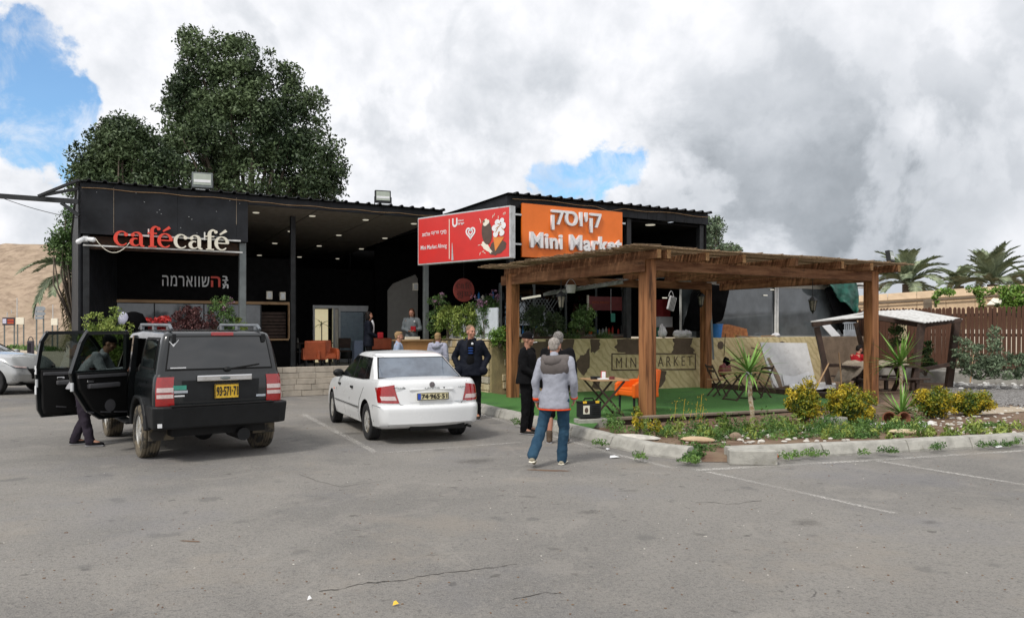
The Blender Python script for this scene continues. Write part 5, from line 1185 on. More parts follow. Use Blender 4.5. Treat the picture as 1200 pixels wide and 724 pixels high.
for i, px in enumerate((1041, 1052)):
    o = MB().lathe([(.07, 0), (.11, .17), (.12, .17), (.12, .2), (.10, .2), (.06, .02)], n=16, rot=(R(80), 0, R(-20+30*i))).build('clay_pot', 'clay', None, loc=P(px, 497, .06)+Vector((0, 0, .1)), smooth=False); tag(o, ('left of the two terracotta pots lying under low yucca', 'right of two terracotta pots lying under low yucca')[i], 'pot', 'terracotta pots by the yucca')
# planter shrubs on the wall: flowering, conifers, trailing
pgp = 'shrubs in the planters above the low walls'
def wshrub(label, px, b, z, rx, h, m, n, extra=None, leaf=.06, name='planter_shrub', asp=.45, up=.4):
    l_ = U(AB(px, b), b, z); return shrub(label, l_, [((0, 0, h*.5), (rx, rx*.6, h*.5)), ((rx*.2, 0, h*.65), (rx*.7, rx*.5, h*.35))], n, 45, .12, leaf, m, pgp, name, extra, asp, up=up)
wshrub('left bushy green conifer on stone wall beside grey post', 524, 20.2, 1.5, .42, .95, 'leaf_lime', 60, None, .07, up=1.2)
wshrub('bright green bushy conifer under the round cafe disc', 545, 19.3, 1.5, .42, 1.05, 'leaf_lime', 75, None, .07, up=1.2)
wshrub('pink flowering shrub right of the round cafe disc', 570, 18.6, 1.5, .42, 1.25, 'leaf_mid', 60, ([((0, 0, 1.1), (.4, .3, .25))], 14, 22, .08, .045, 'flower_pink'))
wshrub('thin flowering shrub left of disc by grey post', 512, 20.8, 1.5, .35, 1.3, 'leaf_mid', 45, ([((0, 0, 1.2), (.3, .3, .2))], 8, 20, .07, .04, 'flower_pink'))
wshrub('dark leafy shrub beside left pergola post in kiosk trough', 628, 17.75, 1.5, .5, .95, 'leaf_dark', 70, None, .06); wshrub('dark shrub next to kiosk trough middle', 650, 17.75, 1.5, .3, .7, 'leaf_dark', 36, None, .06)
wshrub('dark green conical conifer in the kiosk trough', 682, 17.7, 1.5, .36, .95, 'leaf_mid', 80, None, .055, up=1.3)
wshrub('low green trailing plant at the right end of kiosk trough', 706, 17.5, 1.45, .3, .22, 'leaf_mid', 18)
wshrub('low green trailing plant in front of the conifer', 667, 17.45, 1.46, .3, .22, 'leaf_mid', 16)
wshrub('bright green trailing plant spilling over stone wall top', 585, 17.75, 1.32, .38, .50, 'leaf_vine', 46, None, .06)
shrub('trailing ivy hanging down behind the left pergola post', U(AB(601, 17.6), 17.6, .85), [((0, 0, .5), (.28, .15, .4)), ((.3, 0, .3), (.2, .12, .3))], 34, 40, .09, .055, 'leaf_vine', pgp, 'ivy')
pnl = thing('white_trellis_panel', 'pale translucent panel behind shrubs on the stone wall', 'panel', U(9.9, 20.9, 1.5), R(-60)); MB().bb(0, 3.0, 0, .03, .0, .85).build('sheet', 'blind', pnl)
# shrubs in front of the cafe terrace
tg_ = 'shrubs along the cafe terrace front'
def tshrub(label, px, b, rx, h0, h1, m, n, extra=None, leaf=.06, up=.5):
    l_ = U(AB(px, b), b, .0); return shrub(label, l_, [((0, 0, (h0+h1)/2), (rx, rx*.7, (h1-h0)/2))], n, 50, .12, leaf, m, tg_, 'shrub', extra, up=up)
tshrub('yellow green feathery shrub behind the open car doors', 126, 20.3, .62, .7, 2.35, 'leaf_lime', 150, up=1.4)
tshrub('dark purple leaved rounded shrub behind the black car roof', 222, 20.6, .72, .9, 2.32, 'leaf_purple', 190, None, .07); tshrub('tall thin shrub with pale flowers behind the black car roof', 262, 20.6, .36, .9, 2.72, 'leaf_mid', 90, ([((0, 0, 2.5), (.22, .2, .28))], 10, 20, .07, .04, 'flower_pink')); tshrub('small pale leaved plant at right end of the car roof line', 281, 20.6, .22, .5, 2.1, 'leaf_lime', 20)
tshrub('red poinsettia like shrub showing above the car roof', 186, 20.6, .30, .9, 2.15, 'flower_red', 40, None, .1)
gl = thing('hooded_globe', 'white globe on dark hooded stand beside yellow green shrub', 'lamp', U(AB(150, 20.4), 20.4), R(0))  # unidentified white and black object, modelled as a globe and hood
MB().ell((-.04, -.1, 2.0), (.13, .12, .17)).build('globe', 'lavender', gl, smooth=True) if 'lavender' in M else None
reg('lavender', (.55, .55, .68), .4); MB().ell((-.04, -.14, 2.02), (.12, .1, .165)).build('globe', 'lavender', gl, smooth=True)
MB().lathe([(.32, 0), (.32, 1.7), (.30, 1.95), (.2, 2.15), (.05, 2.2)], (.08, .1, 0), 18).build('hood', 'black_cloth', gl, smooth=True)
# green creeper by the fence and vine on the canopy
shrub('sprawling grey green bush growing against right fence', P(1160, 446, .35)+Vector((0, .5, 0)), [((0, 0, .5), (.75, .5, .5)), ((1.0, 0, .35), (.9, .5, .4)), ((-.5, 0, .85), (.2, .2, .45)), ((.4, 0, 1.1), (.15, .15, .4)), ((1.9, 0, .5), (.6, .5, .6))], 190, 45, .14, .085, 'leaf_grey', 'bushes by the fence')
shrub('leafy green bush inside the shelter frame against fence', PD(1085, 440, 24.6), [((0, 0, .55), (.35, .3, .5)), ((-.9, 0, 1.3), (.25, .2, .5))], 50, 45, .13, .085, 'leaf_mid', 'bushes by the fence')
shrub('bright green vine heaped on canopy end at right edge', PD(1192, 372, 34), [((0, 0, .7), (.9, .6, .7)), ((-1.2, 0, 1.15), (1.2, .3, .22)), ((-3.0, 0, 1.05), (.8, .3, .14)), ((-1.5, 0, .6), (.15, .2, .5)), ((1.2, 0, .8), (.8, .6, .8))], 170, 50, .18, .13, 'leaf_vine', 'vines on the canopy', 'vine')
shrub('small strand of vine hanging on beige canopy middle', PD(1096, 360, 35), [((0, 0, .25), (.14, .1, .5))], 8, 40, .1, .1, 'leaf_vine', 'vines on the canopy', 'vine')
# weeds and stones in the bed: nobody could count them
def scatter_weeds(name, label, spots, leaf, m):
    pts = []
    for px, py, r, h, n in spots:
        c = P(px, py, .06); q = in_ell(n, (c.x, c.y, .06+h*.3), (r, r*.75, h), .0); q[:, 2] = np.abs(q[:, 2]-.06)+.06; pts.append(q)
    o = piece(name, leaf_mesh(name, np.concatenate(pts), leaf, m, .35, 1.0)); tag(o, label, 'weeds'); kind(o, 'stuff')
W1 = []
for k in range(165):
    px = rnd.uniform(800, 1085); W1.append((px, rnd.uniform(502, 516)-(px-800)*.012, rnd.uniform(.08, .2), rnd.uniform(.03, .12), rnd.randint(20, 70)))
W1 += [(x, 505+rnd.uniform(-4, 3), .16, rnd.uniform(.16, .36), 200) for x in (715, 724, 722, 815, 820, 848, 856, 868, 900, 908, 915, 898, 965, 975, 1078, 1012)]
W1 += [(rnd.uniform(955, 1070), rnd.uniform(496, 508), rnd.uniform(.1, .25), rnd.uniform(.1, .2), 120) for _ in range(22)]
W1 += [(rnd.uniform(800, 850), rnd.uniform(508, 528), rnd.uniform(.08, .16), rnd.uniform(.03, .08), 60) for _ in range(16)]
W1 += [(rnd.uniform(740, 800), rnd.uniform(502, 512), rnd.uniform(.08, .16), rnd.uniform(.05, .12), 60) for _ in range(18)]
W1 += [(rnd.uniform(1140, 1200), rnd.uniform(497, 506), rnd.uniform(.08, .2), rnd.uniform(.02, .06), 40) for _ in range(14)]
W1 += [(rnd.uniform(803, 820), rnd.uniform(524, 541), rnd.uniform(.06, .12), rnd.uniform(.03, .09), 70) for _ in range(16)]
scatter_weeds('weeds', 'low green weeds covering the planting bed behind the kerb', W1, .05, 'leaf_weed')
scatter_weeds('grass_tufts', 'thin yellowish grass tufts mixed in the planting bed', [(rnd.uniform(740, 1200), rnd.uniform(496, 515)-0.0, rnd.uniform(.05, .14), rnd.uniform(.06, .2), 40) for _ in range(90)], .08, 'leaf_lime')
W2 = [(x, y, .1, .07, 90) for x, y in ((603, 494), (608, 497), (748, 535), (752, 537), (920, 535), (932, 534), (945, 533), (952, 531), (965, 533), (1012, 532), (1035, 529), (1046, 530), (1096, 526), (1102, 524), (1150, 523), (1165, 522), (1180, 521), (1192, 519), (706, 521), (700, 520))]
W2 += [(x+rnd.uniform(-6, 6), y+rnd.uniform(-1, 1.5), .07, .04, 50) for x, y in ((920, 536), (935, 535), (960, 533), (1160, 522), (1175, 522), (1190, 520), (1040, 530))]
scatter_weeds('kerb_weeds', 'small weeds sprouting at the foot of the kerb', [(a, b, c, d, e) for a, b, c, d, e in W2], .04, 'leaf_weed')
fw = [(815, 470), (800, 468), (822, 476), (790, 470), (808, 480), (820, 462), (700, 0)]
mb = MB()
for x, y in fw[:-1]:
    c = P(x, 492, .1); tpz = PD(x, y, c.y).z; mb.tube([(c.x, c.y, .06), (c.x+.04, c.y, tpz)], .0025, 3, False)
    for k in range(9): mb.ell((c.x+.04+rnd.uniform(-.1, .1), c.y+rnd.uniform(-.1, .1), tpz-rnd.uniform(-.03, .3)), .006, nu=4, nv=3)
o = mb.build('wildflowers', 'plate_yellow', None, fix=False); tag(o, 'spindly yellow wildflowers rising in front of turf deck', 'wildflowers'); kind(o, 'stuff')
def stones(name, label, n, gen, s0, s1, m):
    mb = MB(); base = MB().ell((0, 0, 0), 1, nu=6, nv=4); bv = [Vector(v) for v in base.v]
    for _ in range(n):
        c, s = gen(), rnd.uniform(s0, s1); m_ = Euler((rnd.uniform(0, 6), rnd.uniform(0, 6), rnd.uniform(0, 6))).to_matrix(); k = Vector((rnd.uniform(.7, 1.3), rnd.uniform(.6, 1.1), rnd.uniform(.35, .7)))
        mb.add([m_ @ (v*(1+rnd.uniform(-.12, .12))*s)*1.0+c if False else Vector(((v.x*k.x)*s*(1+rnd.uniform(-.15, .15)), v.y*k.y*s, v.z*k.z*s))+c for v in bv], base.f)
    o = mb.build(name, m, None, fix=False); tag(o, label, 'stones'); kind(o, 'stuff')
def gp(x0, x1, y0, y1, z=.07, tilt=0): 
    def f():
        x = rnd.uniform(x0, x1); return P(x, rnd.uniform(y0, y1)-(x-x0)*tilt, z)
    return f
stones('white_stones', 'scattered white stones lying in planting bed', 90, gp(800, 1000, 498, 519), .02, .06, 'pale_stone')
stones('gap_rubble', 'broken crumbs of concrete filling kerb gap', 160, gp(801, 822, 526, 542, .012), .012, .035, 'kerb')
stones('white_pebbles', 'white pebbles ringing the low yucca', 70, gp(1020, 1095, 494, 501, .07), .03, .08, 'white_paint')
stones('rubble', 'broken pale rubble strewn over brown soil at right', 110, gp(1090, 1200, 478, 508, .07), .015, .05, 'pale_stone')
stones('gravel_stones', 'coarse grey gravel heap before right fence', 900, gp(1115, 1200, 449, 477, .08), .015, .045, 'gravel')
stones('pale_bits', 'pale litter and stones along the foot of the fence bank', 50, gp(1110, 1200, 447, 455, .1), .03, .09, 'white_paint')
stones('soil_clods', 'small brown soil clods in planting bed', 500, gp(740, 1200, 490, 520, .06, .02), .008, .03, 'soil')
stones('road_grit', 'small grit and crumbs scattered on the asphalt', 110, gp(0, 1200, 490, 700, .002), .003, .008, 'pale_stone'); stones('dark_grit', 'small dark crumbs and pebbles on the asphalt', 420, gp(0, 1200, 500, 720, .002), .003, .011, 'soil')
mb = MB()
for ck in ([(375, 692), (400, 689), (430, 682), (452, 681), (470, 680), (500, 673), (540, 669), (585, 663), (610, 660)], [(350, 556), (380, 566), (400, 570), (470, 560)], [(600, 702), (640, 694), (665, 695)], [(815, 588), (860, 590), (900, 586)]):
    pp = []
    for (x0, y0), (x1, y1) in zip(ck, ck[1:]):
        for q in range(6): pp.append(P(x0+(x1-x0)*q/6+rnd.uniform(-1, 1), y0+(y1-y0)*q/6+rnd.uniform(-.8, .8), .003))
    for i in range(len(pp)-1):
        w_ = rnd.uniform(.002, .007)*(2 if 430 < ck[0][0]+i*5 < 470 and ck[0][0] == 375 else 1); n_ = Vector((0, w_, 0)); mb.add([pp[i]-n_, pp[i+1]-n_, pp[i+1]+n_, pp[i]+n_], [(0, 1, 2, 3)])
reg('crack_dark', (.06, .055, .048), 1)
kind(mb.build('asphalt_crack', 'crack_dark', None, fix=False), 'structure')
for i, (px, py, s, m, lb) in enumerate(((818, 515, (.28, .1, .05), 'beige_panel', 'flat reddish stone slab behind broken kerb block'), (1061, 506, (.30, .09, .05), 'stone_tile_pale', 'long flat cream stone by kerb near low yucca'), (745, 512, (.4, .16, .04), 'pale_stone', 'flat grey stone slab behind kerb near front post'), (862, 512, (.10, .08, .08), 'plaster_brown', 'single brownish rock among weeds in the bed'))):
    o = MB().ell((0, 0, 0), s, nu=10, nv=6).build('flat_stone', m, None, loc=P(px, py, .1), rot=(.05, .05, rnd.uniform(-.4, .4))); tag(o, lb, 'stone')
cb_ = thing('hollow_block', 'grey hollow concrete block lying between golden bushes', 'block', P(978, 500, .06), R(25)); 
for y in (-.09, .09): MB().bb(-.2, .2, y-.015, y+.015, 0, .17).build('face', 'kerb', cb_, bevel=.004)
for x in (-.185, -.06, .06, .185): MB().bb(x-.015, x+.015, -.075, .075, 0, .17).build('web', 'kerb', cb_)
# litter
def litter(nm, lb, px, py, s, m, rz=0): tag(MB().add([(-s, -s*.6, .0), (s, -s*.5, .012), (s*.9, s*.6, .004), (-s*.8, s*.5, .02), (0, 0, .03)], [(0, 1, 4), (1, 2, 4), (2, 3, 4), (3, 0, 4), (3, 2, 1, 0)]).build(nm, m, None, loc=P(px, py, .004)+Vector((0, 0, .004)), rot=(0, 0, rz)), lb, 'litter')
litter('paper_scrap', 'crumpled white and blue paper on asphalt near kerb', 720, 536, .07, 'white_plastic'); litter('paper_scrap', 'small grey paper at foot of the kerb left of the white one', 712, 527, .04, 'cloth_white', 1)
litter('yellow_scrap', 'tiny yellow scrap on the asphalt in foreground', 464, 709, .02, 'plate_yellow'); litter('plastic_bag', 'pale plastic bag at foot of kerb near right edge', 1187, 521, .09, 'crate_grey', .5); litter('plastic_bag', 'flat pale plastic wrapper on kerb edge, right side', 1170, 524, .07, 'white_plastic', .2)
litter('paper_scrap', 'tiny white crumb of paper in foreground asphalt', 363, 703, .015, 'white_plastic')
cp = MB().lathe([(.035, 0), (.03, .10), (.028, .10)], n=12, rot=(0, R(84), R(15))).build('red_paper_cup', 'red_letter', None, loc=P(908, 538)+Vector((-.05, 0, .036))); tag(cp, 'red and white paper cup lying below kerb', 'cup'); MB().lathe([(.036, .03), (.034, .06)], n=12, rot=(0, R(84), R(15))).build('band', 'white_plastic', cp)
for i, (px, py, rx, ry) in enumerate(((640, 551, .34, .06), (223, 634, .10, .025), (945, 611, .12, .1))):
    m_ = 'soil'; ps = [(rx*cos(t)*rnd.uniform(.6, 1.1), ry*sin(t)*rnd.uniform(.6, 1.1)) for t in np.linspace(0, 6.0, 14)]
    if i < 2: o = piece('asphalt_pothole', MB().add([(x, y, 0) for x, y in ps], [tuple(range(14))]).mesh('asphalt_pothole', m_, fix=False), None, P(px, py)+Vector((0, 0, .003)), (0, 0, -.2)); kind(o, 'structure')
def stain_mat():
    m = bpy.data.materials.new('oil_stain'); m.use_nodes = True; q = G(m.node_tree); bs = m.node_tree.nodes['Principled BSDF']
    co = q.node('ShaderNodeTexCoord').outputs['Object']; bs.inputs['Base Color'].default_value = (.06, .055, .05, 1); bs.inputs['Roughness'].default_value = .8
    r_ = q.m('ADD', q.v('LENGTH', co), q.m('MULTIPLY', q.m('SUBTRACT', q.noise(co, 2.2, 6, .7), .5), 2.2)); q.l.new(q.ramp(r_, .1, 1.0, .26, 0), bs.inputs['Alpha']); M['oil_stain'] = m
stain_mat()
sme = MB().add([(-1.3, -1.3, 0), (1.3, -1.3, 0), (1.3, 1.3, 0), (-1.3, 1.3, 0)], [(0, 1, 2, 3)]).mesh('oil_stain', 'oil_stain', fix=False)
for i, (px, py, a, b) in enumerate(((690, 600, .16, .10), (945, 612, .22, .14), (530, 571, .12, .05), (650, 643, .08, .05), (820, 626, .10, .06), (620, 582, .16, .06), (1090, 612, .12, .08), (735, 575, .2, .05), (410, 508, .35, .2), (560, 540, .4, .25))):
    kind(piece('oil_stain', sme, None, P(px, py, .0)+Vector((0, 0, .0025+.0002*i)), (0, 0, rnd.uniform(-.5, .5)), (a, b, 1)), 'structure')
# ================================================================ FAR LEFT BACKGROUND
def hill():
    rows = []
    for j in range(26):
        s = j/25; row = []
        for i in range(90):
            x = -150+i*1.75; D = 78+44*s
            crest = 14.2*(1-.015*abs(sin(x*.05)))*(1 if x < -35 else max(0, 1-(x+35)/40))
            prof = s**1.1 if s < .8 else .78+ (s-.8)*.6
            gul = abs(sin(x*.42+1.3*sin(x*.13)+s*1.2))**.6+.5*abs(sin(x*1.1+s*2)); z = crest*min(1, (s*1.25)**.9)-(1.6*gul*min(1, s*3)*max(0, 1-s*1.12))+rnd.uniform(-.2, .2)*(0 if s > .85 else 1)*min(1, s*4)
            row.append((x, D, max(z, -.05)-.0 if s > 0 else -.1))
        rows.append(row)
    rows.append([(x, 400, z*.9) for x, y, z in rows[-1]])
    reg('hill_earth', (.37, .28, .20), 1, scale=.9, stretch=(1, 1, .45), col2=(.22, .16, .11), bump=1, bscale=.9, dirt=((.34, .26, .18), .5, .5, .6))
    kind(MB().grid(rows).build('hill', 'hill_earth', None, smooth=True, fix=True), 'structure')
hill()
kind(sheet('far_road', [tuple(P(-300, 389.4)[:2])+(), tuple(P(110, 389.6)[:2]), tuple(P(120, 394.5)[:2]), tuple(P(-300, 394.0)[:2])], .01, 'asphalt'), 'structure') if False else None
grs = [(rnd.uniform(-60, 90), rnd.uniform(396, 401)) for _ in range(60)]
pts = np.concatenate([in_ell(220, tuple(P(x, y))[:2]+(.15,), (1.4, 1.0, .25), 0) for x, y in grs]+[in_ell(200, tuple(P(x, y))[:2]+(.1,), (1.2, .6, .2), 0) for x, y in ((50, 409), (35, 410), (60, 411), (20, 408))])
o = piece('grass_verge', leaf_mesh('grass_verge', pts, .28, 'leaf_weed', .3, 1.2)); tag(o, 'patchy green grass on verge by the far guard rail', 'grass'); kind(o, 'stuff')
gr_ = thing('guard_rail', 'low galvanised guard rail along the far road', 'guard rail', P(-60, 394), 0); e0 = P(-60, 394)
MB().beam((0, 0, .62), (P(100, 391.5)-e0)*1+Vector((0, 0, .62)), .06, .32).build('rail', 'galv', gr_)
for k in range(14): q = (P(100, 391.5)-e0)*k/13; MB().bb(q.x-.05, q.x+.05, q.y-.05, q.y+.05, 0, .7).build('guard_post', 'galv', gr_)
def board(nm, lb, px0, px1, py0, py1, D, m, postpy, posts=2, txt=None, m2='white_plastic'):
    c = PD((px0+px1)/2, 0, D); t_ = thing(nm, lb, 'sign', (c.x, D, 0), 0); x = (px1-px0)/2/F*D; z0, z1 = pz(py1, D), pz(py0, D)
    MB().bb(-x, x, -.04, .04, z0, z1).build('panel', m, t_, bevel=.01)
    for s_ in ((-1, 1) if posts == 2 else (0,)): MB().bb(s_*x*.8-.05, s_*x*.8+.05, .05, .13, 0, z1-.05).build('pole', 'grey_steel', t_)
    if txt:
        for i, tx in enumerate(txt): piece('lettering', fit(fontmesh('lettering', tx[0], .3, .01, .0, tx[5]), -x+2*x*tx[1], -x+2*x*tx[2], z0+(z1-z0)*tx[3], z0+(z1-z0)*tx[4]), t_, (0, -.055, 0), up_)
    return t_
reg('sign_dark', (.03, .025, .04), .5); reg('sign_grey', (.26, .29, .32), .4)
t_ = board('billboard', 'dark roadside billboard with orange lines and round emblem', 3, 17.5, 372, 381, 75, 'sign_dark', 0)
D = 75; x = 7.2/F*D
for i in range(3): MB().bb(-.1, x*.85, -.06, -.045, pz(375+i*2, D), pz(374.2+i*2, D)).build('text_line', ('orange_plastic', 'red_letter', 'orange_plastic')[i], t_)
MB().lathe([(.2, -.06), (.2, -.045)], (-.38, 0, 0), 14).build('emblem', 'lavender', t_) if False else MB().bb(-.55, -.2, -.06, -.045, pz(379, D), pz(373.5, D)).build('emblem', 'lavender', t_)
board('white_notice_board', 'pale yellow notice board beside dark billboard', 19, 28, 372, 380, 77, 'cream', 0)
board('orange_notice_board', 'small pale notice board with orange print near guard rail', 60, 67.5, 373, 381, 70, 'cream', 0)
t_ = thing('direction_sign', 'grey back of stacked arrow shaped road direction signs on two poles', 'road sign', (PD(47, 0, 62).x, 62, 0), 0)
for i, (y0, y1, x1) in enumerate(((359, 364.5, 6.5), (365.2, 370, 6.5), (370.8, 374, 5))):
    a_ = pz(y1, 62), pz(y0, 62); k = 62/F; MB().prism([(-6*k, a_[0]), (x1*k-.15, a_[0]), (x1*k, sum(a_)/2), (x1*k-.15, a_[1]), (-6*k, a_[1])], lambda x, z: (x, -.03, z), lambda x, z: (x, .03, z)).build('arrow_panel', 'sign_grey', t_)
for x in (-4.8, 3.4): MB().bb(x*k-.04, x*k+.04, .03, .11, 0, pz(359.5, 62)).build('pole', 'grey_steel', t_)
bn = thing('litter_bin', 'dark slotted litter bin with arched hood by far verge', 'bin', (PD(36, 0, 55).x, 55, 0)); 
MB().bb(-.18, .18, -.15, .15, .02, .95).build('body', 'sign_dark', bn, bevel=.03)
MB().tube([(.17*cos(R(t)), 0, .95+.28*sin(R(t))) for t in range(0, 181, 20)], .03, 6).build('hood', 'sign_dark', bn); 
for i in range(3): MB().bb(-.11+i*.08, -.07+i*.08, -.16, -.15, .15, .8).build('slot', 'black_dull', bn)
for i, (px, top, D) in enumerate(((4, 367, 90), (8.5, 366, 86), (13.5, 363, 88), (20, 349, 85), (62, 357, 84))):
    t_ = thing('road_pole', ('thin pole with small sign at left edge far away', 'second thin pole from left edge', 'third thin pole from the left edge', 'tallest thin street pole above the billboard', 'thin pole right of the grey direction signs')[i], 'pole', (PD(px, 0, D).x, D, 0), 0, 'thin poles along the far road'); MB().tube([(0, 0, 0), (0, 0, pz(top, D))], [.06, .045], 6).build('shaft', 'galv', t_)
    if i == 0: MB().bb(-.2, .2, -.1, -.05, pz(370, D), pz(367, D)).build('plate', 'galv', t_)
# ================================================================ VEHICLES
def lerpf(pts):
    xs, ys = [p[0] for p in pts], [p[1] for p in pts]
    return lambda t: float(np.interp(t, xs, ys))
class Shell:
    """closed car surface: plan outline (u) times height (t); x forward, y left"""
    def __init__(s, xr, xf, w, zb, zt, br=.08, bf=.12, rx=.14, ry=.14, taper=(.0, .03), xm=1.2, hl=2.2):
        s.xr, s.xf, s.w, s.zb, s.zt = xr, xf, w, zb, zt; s.br, s.bf, s.rx, s.ry = br, bf, rx, ry; s.tp = taper; s.xm, s.hl = xm, hl
    def tap(s, x): k = (x-s.xm)/s.hl; return 1-(s.tp[0] if k < 0 else s.tp[1])*abs(k)**3
    def xy(s, u, t, ins=0.0):
        h = u if u <= .5 else 1-u; sg = 1 if u <= .5 else -1
        a, b, W = s.xr(t)+ins, s.xf(t)-ins, max(.02, s.w(t)-ins); ry = min(s.ry, W*.6); rx = s.rx
        ca = a+s.br*((W-ry)/W)**2*min(1, W/.5)+rx; cb_ = b-s.bf*((W-ry)/W)**2*min(1, W/.5)-rx
        if ca > cb_: ca = cb_ = (ca+cb_)/2
        if h < .09: y = h/.09*(W-ry); x = ca-rx-s.br*(((W-ry)/W)**2-(y/W)**2)*min(1, W/.5)
        elif h < .15: q = (h-.09)/.06*pi/2; x = ca-rx*cos(q); y = W-ry+ry*sin(q)
        elif h <= .38: x = ca+(cb_-ca)*(h-.15)/.23; y = W
        elif h < .44: q = (h-.38)/.06*pi/2; x = cb_+rx*sin(q); y = W-ry+ry*cos(q)
        else: y = (.5-h)/.06*(W-ry); x = cb_+rx+s.bf*(((W-ry)/W)**2-(y/W)**2)*min(1, W/.5)
        return x, sg*y*s.tap(x)
    def p(s, u, t, ins=0.0, crown=0.0):
        x, y = s.xy(u, t, ins); zb, zt = s.zb(x), s.zt(x); return Vector((x, y, zb+(zt-zb)*min(t, 1)+crown))
    def build(s, ts, ins, crown=.03, name='body', mats='car_white', parent=None):
        us = list(np.linspace(0, .09, 7))[:-1]+list(np.linspace(.09, .15, 7))[:-1]+list(np.linspace(.15, .38, 44))[:-1]+list(np.linspace(.38, .44, 7))[:-1]+list(np.linspace(.44, .5, 7))
        us = us+[1-u for u in reversed(us[1:-1])]; n = len(us); mb = MB(); mx = ins[-1]
        rows = [[s.p(u, t) for u in us] for t in ts]+[[s.p(u, 1, i, crown*(1-(1-i/mx)**2)) for u in us] for i in ins]
        for r in rows: mb.v += [tuple(p) for p in r]
        for i in range(len(rows)-1):
            for j in range(n): mb.f.append((i*n+j, i*n+(j+1) % n, (i+1)*n+(j+1) % n, (i+1)*n+j))
        mb.f.append(tuple(reversed(range(n)))); k = (len(rows)-1)*n; mb.f.append(tuple(k+j for j in range(n)))
        mb.mi = [0]*len(mb.f); return mb.build(name, mats, parent, smooth=True)
    def side(s, x, z, sg=1, off=.004):
        zb, zt = s.zb(x), s.zt(x); t = (z-zb)/(zt-zb); return Vector((x, sg*(s.w(min(t, 1))*s.tap(x)+off), z))
    def rear(s, y, z, off=.004):
        x = s.xr(.5)
        for _ in range(6): t = (z-s.zb(x))/(s.zt(x)-s.zb(x)); t = min(max(t, 0), 1); W = s.w(t); x = s.xr(t)+s.br*min(1, W/.5)*(y/W)**2
        return Vector((s.xr(t)+s.br*min(1, W/.5)*(y/W)**2-off, y, z))
    def front(s, y, z, off=.004):
        x = s.xf(.5); t = (z-s.zb(x))/(s.zt(x)-s.zb(x)); W = s.w(t); return Vector((s.xf(t)-s.bf*min(1, W/.5)*(y/W)**2+off, y, z))
    def perim(s, u, z, off=.004):
        x = s.xy(u, .6)[0]; t = (z-s.zb(x))/(s.zt(x)-s.zb(x)); a = s.p(u, t); b = s.p(u+.002, t); d = (b-a); n = Vector((-d.y, d.x, 0)).normalized()
        c = Vector((s.xm, 0, a.z)); n = n if n.dot(a-c) > 0 else -n; return Vector((a.x, a.y, z))+n*off
def patch_(fn, c4, nm, m, par, nu=10, nv=6, th=.0):
    rows = []
    (x0, z0), (x1, z1), (x2, z2), (x3, z3) = c4                  # bottom-left, bottom-right, top-right, top-left
    for j in range(nv+1):
        t = j/nv; rows.append([fn(*( ((x0+(x3-x0)*t)*(1-s_)+(x1+(x2-x1)*t)*s_), ((z0+(z3-z0)*t)*(1-s_)+(z1+(z2-z1)*t)*s_) )) for s_ in [i/nu for i in range(nu+1)]])
    return MB().grid(rows).build(nm, m, par, smooth=True, fix=False)
def seam(fn, pts, w_, nm, m, par):
    mb = MB(); pp = [Vector(fn(x, z)) for x, z in pts]
    for a, b in zip(pp, pp[1:]): mb.beam(a, b, w_, .004)
    return mb.build(nm, m, par)
def boolean(o, mb, matlist=None):
    c = mb.build('cut', 'car_trim'); c.parent = o.parent; bpy.context.view_layer.update()
    b = o.modifiers.new('b', 'BOOLEAN'); b.operation = 'DIFFERENCE'; b.object = c; b.solver = 'EXACT'; b.material_mode = 'TRANSFER'
    bake(o); bpy.data.objects.remove(c)
def finish(o):
    me = o.data; bm = bmesh.new(); bm.from_mesh(me)
    for e in bm.edges: e.smooth = not (len(e.link_faces) == 2 and e.calc_face_angle(0) > R(38))
    for f in bm.faces: f.smooth = True
    bm.to_mesh(me); bm.free()
def wheel(par, x, y, r, wd, spokes, style='steel', side=1, tyre='rubber', steer=0.0):
    w_ = bpy.data.objects.new('wheel', None); sc.collection.objects.link(w_); w_.parent = par; w_.location = (x, y, r); w_.rotation_euler = (0, 0, steer+(0 if side > 0 else pi))
    ri = r*.63; h = wd/2
    prof = [(ri, -h*.9), (r*.86, -h), (r*.96, -h*.92), (r, -h*.72)]
    for k in (-.5, -.17, .17, .5): prof += [(r, h*(k-.09)), (r-.012, h*(k-.06)), (r-.012, h*(k+.06)), (r, h*(k+.09))]
    prof += [(r, h*.72), (r*.96, h*.92), (r*.86, h), (ri, h*.9), (ri-.01, h*.5), (ri-.01, -h*.5), (ri, -h*.9)]
    MB().lathe(prof, n=40, rot=(-pi/2, 0, 0)).build('tyre', tyre, w_, smooth=False)
    MB().lathe([(ri*.97, -h*.5), (ri*.97, h*.25), (ri*.9, h*.2), (ri*.5, h*.12)], n=30, rot=(-pi/2, 0, 0)).build('barrel', 'car_trim' if style != 'steel' else 'rim', w_, smooth=True)
    mb = MB(); mb.lathe([(ri*.9, h*.62), (ri*1.01, h*.82), (ri*1.02, h*.7), (ri*.93, h*.5)], n=30, rot=(-pi/2, 0, 0))
    for k in range(spokes):
        a = 2*pi*k/spokes; sw = {'five': .105, 'multi': .032, 'steel': .062}[style]
        for da in ((-.16, .16) if style == 'multi' else (0,)):
            c0_, c1 = Vector((cos(a)*.04, h*.72, sin(a)*.04)), Vector((cos(a+da)*ri*.95, h*.60, sin(a+da)*ri*.95)); mb.beam(c0_, c1, .03, sw if style != 'five' else .075, up=(-sin(a), 0, cos(a)))
    mb.lathe([(.075, h*.5), (.075, h*.78), (.05, h*.85), (.02, h*.86)], n=16, rot=(-pi/2, 0, 0)); mb.build('rim', 'rim', w_, bevel=.004)
    return w_
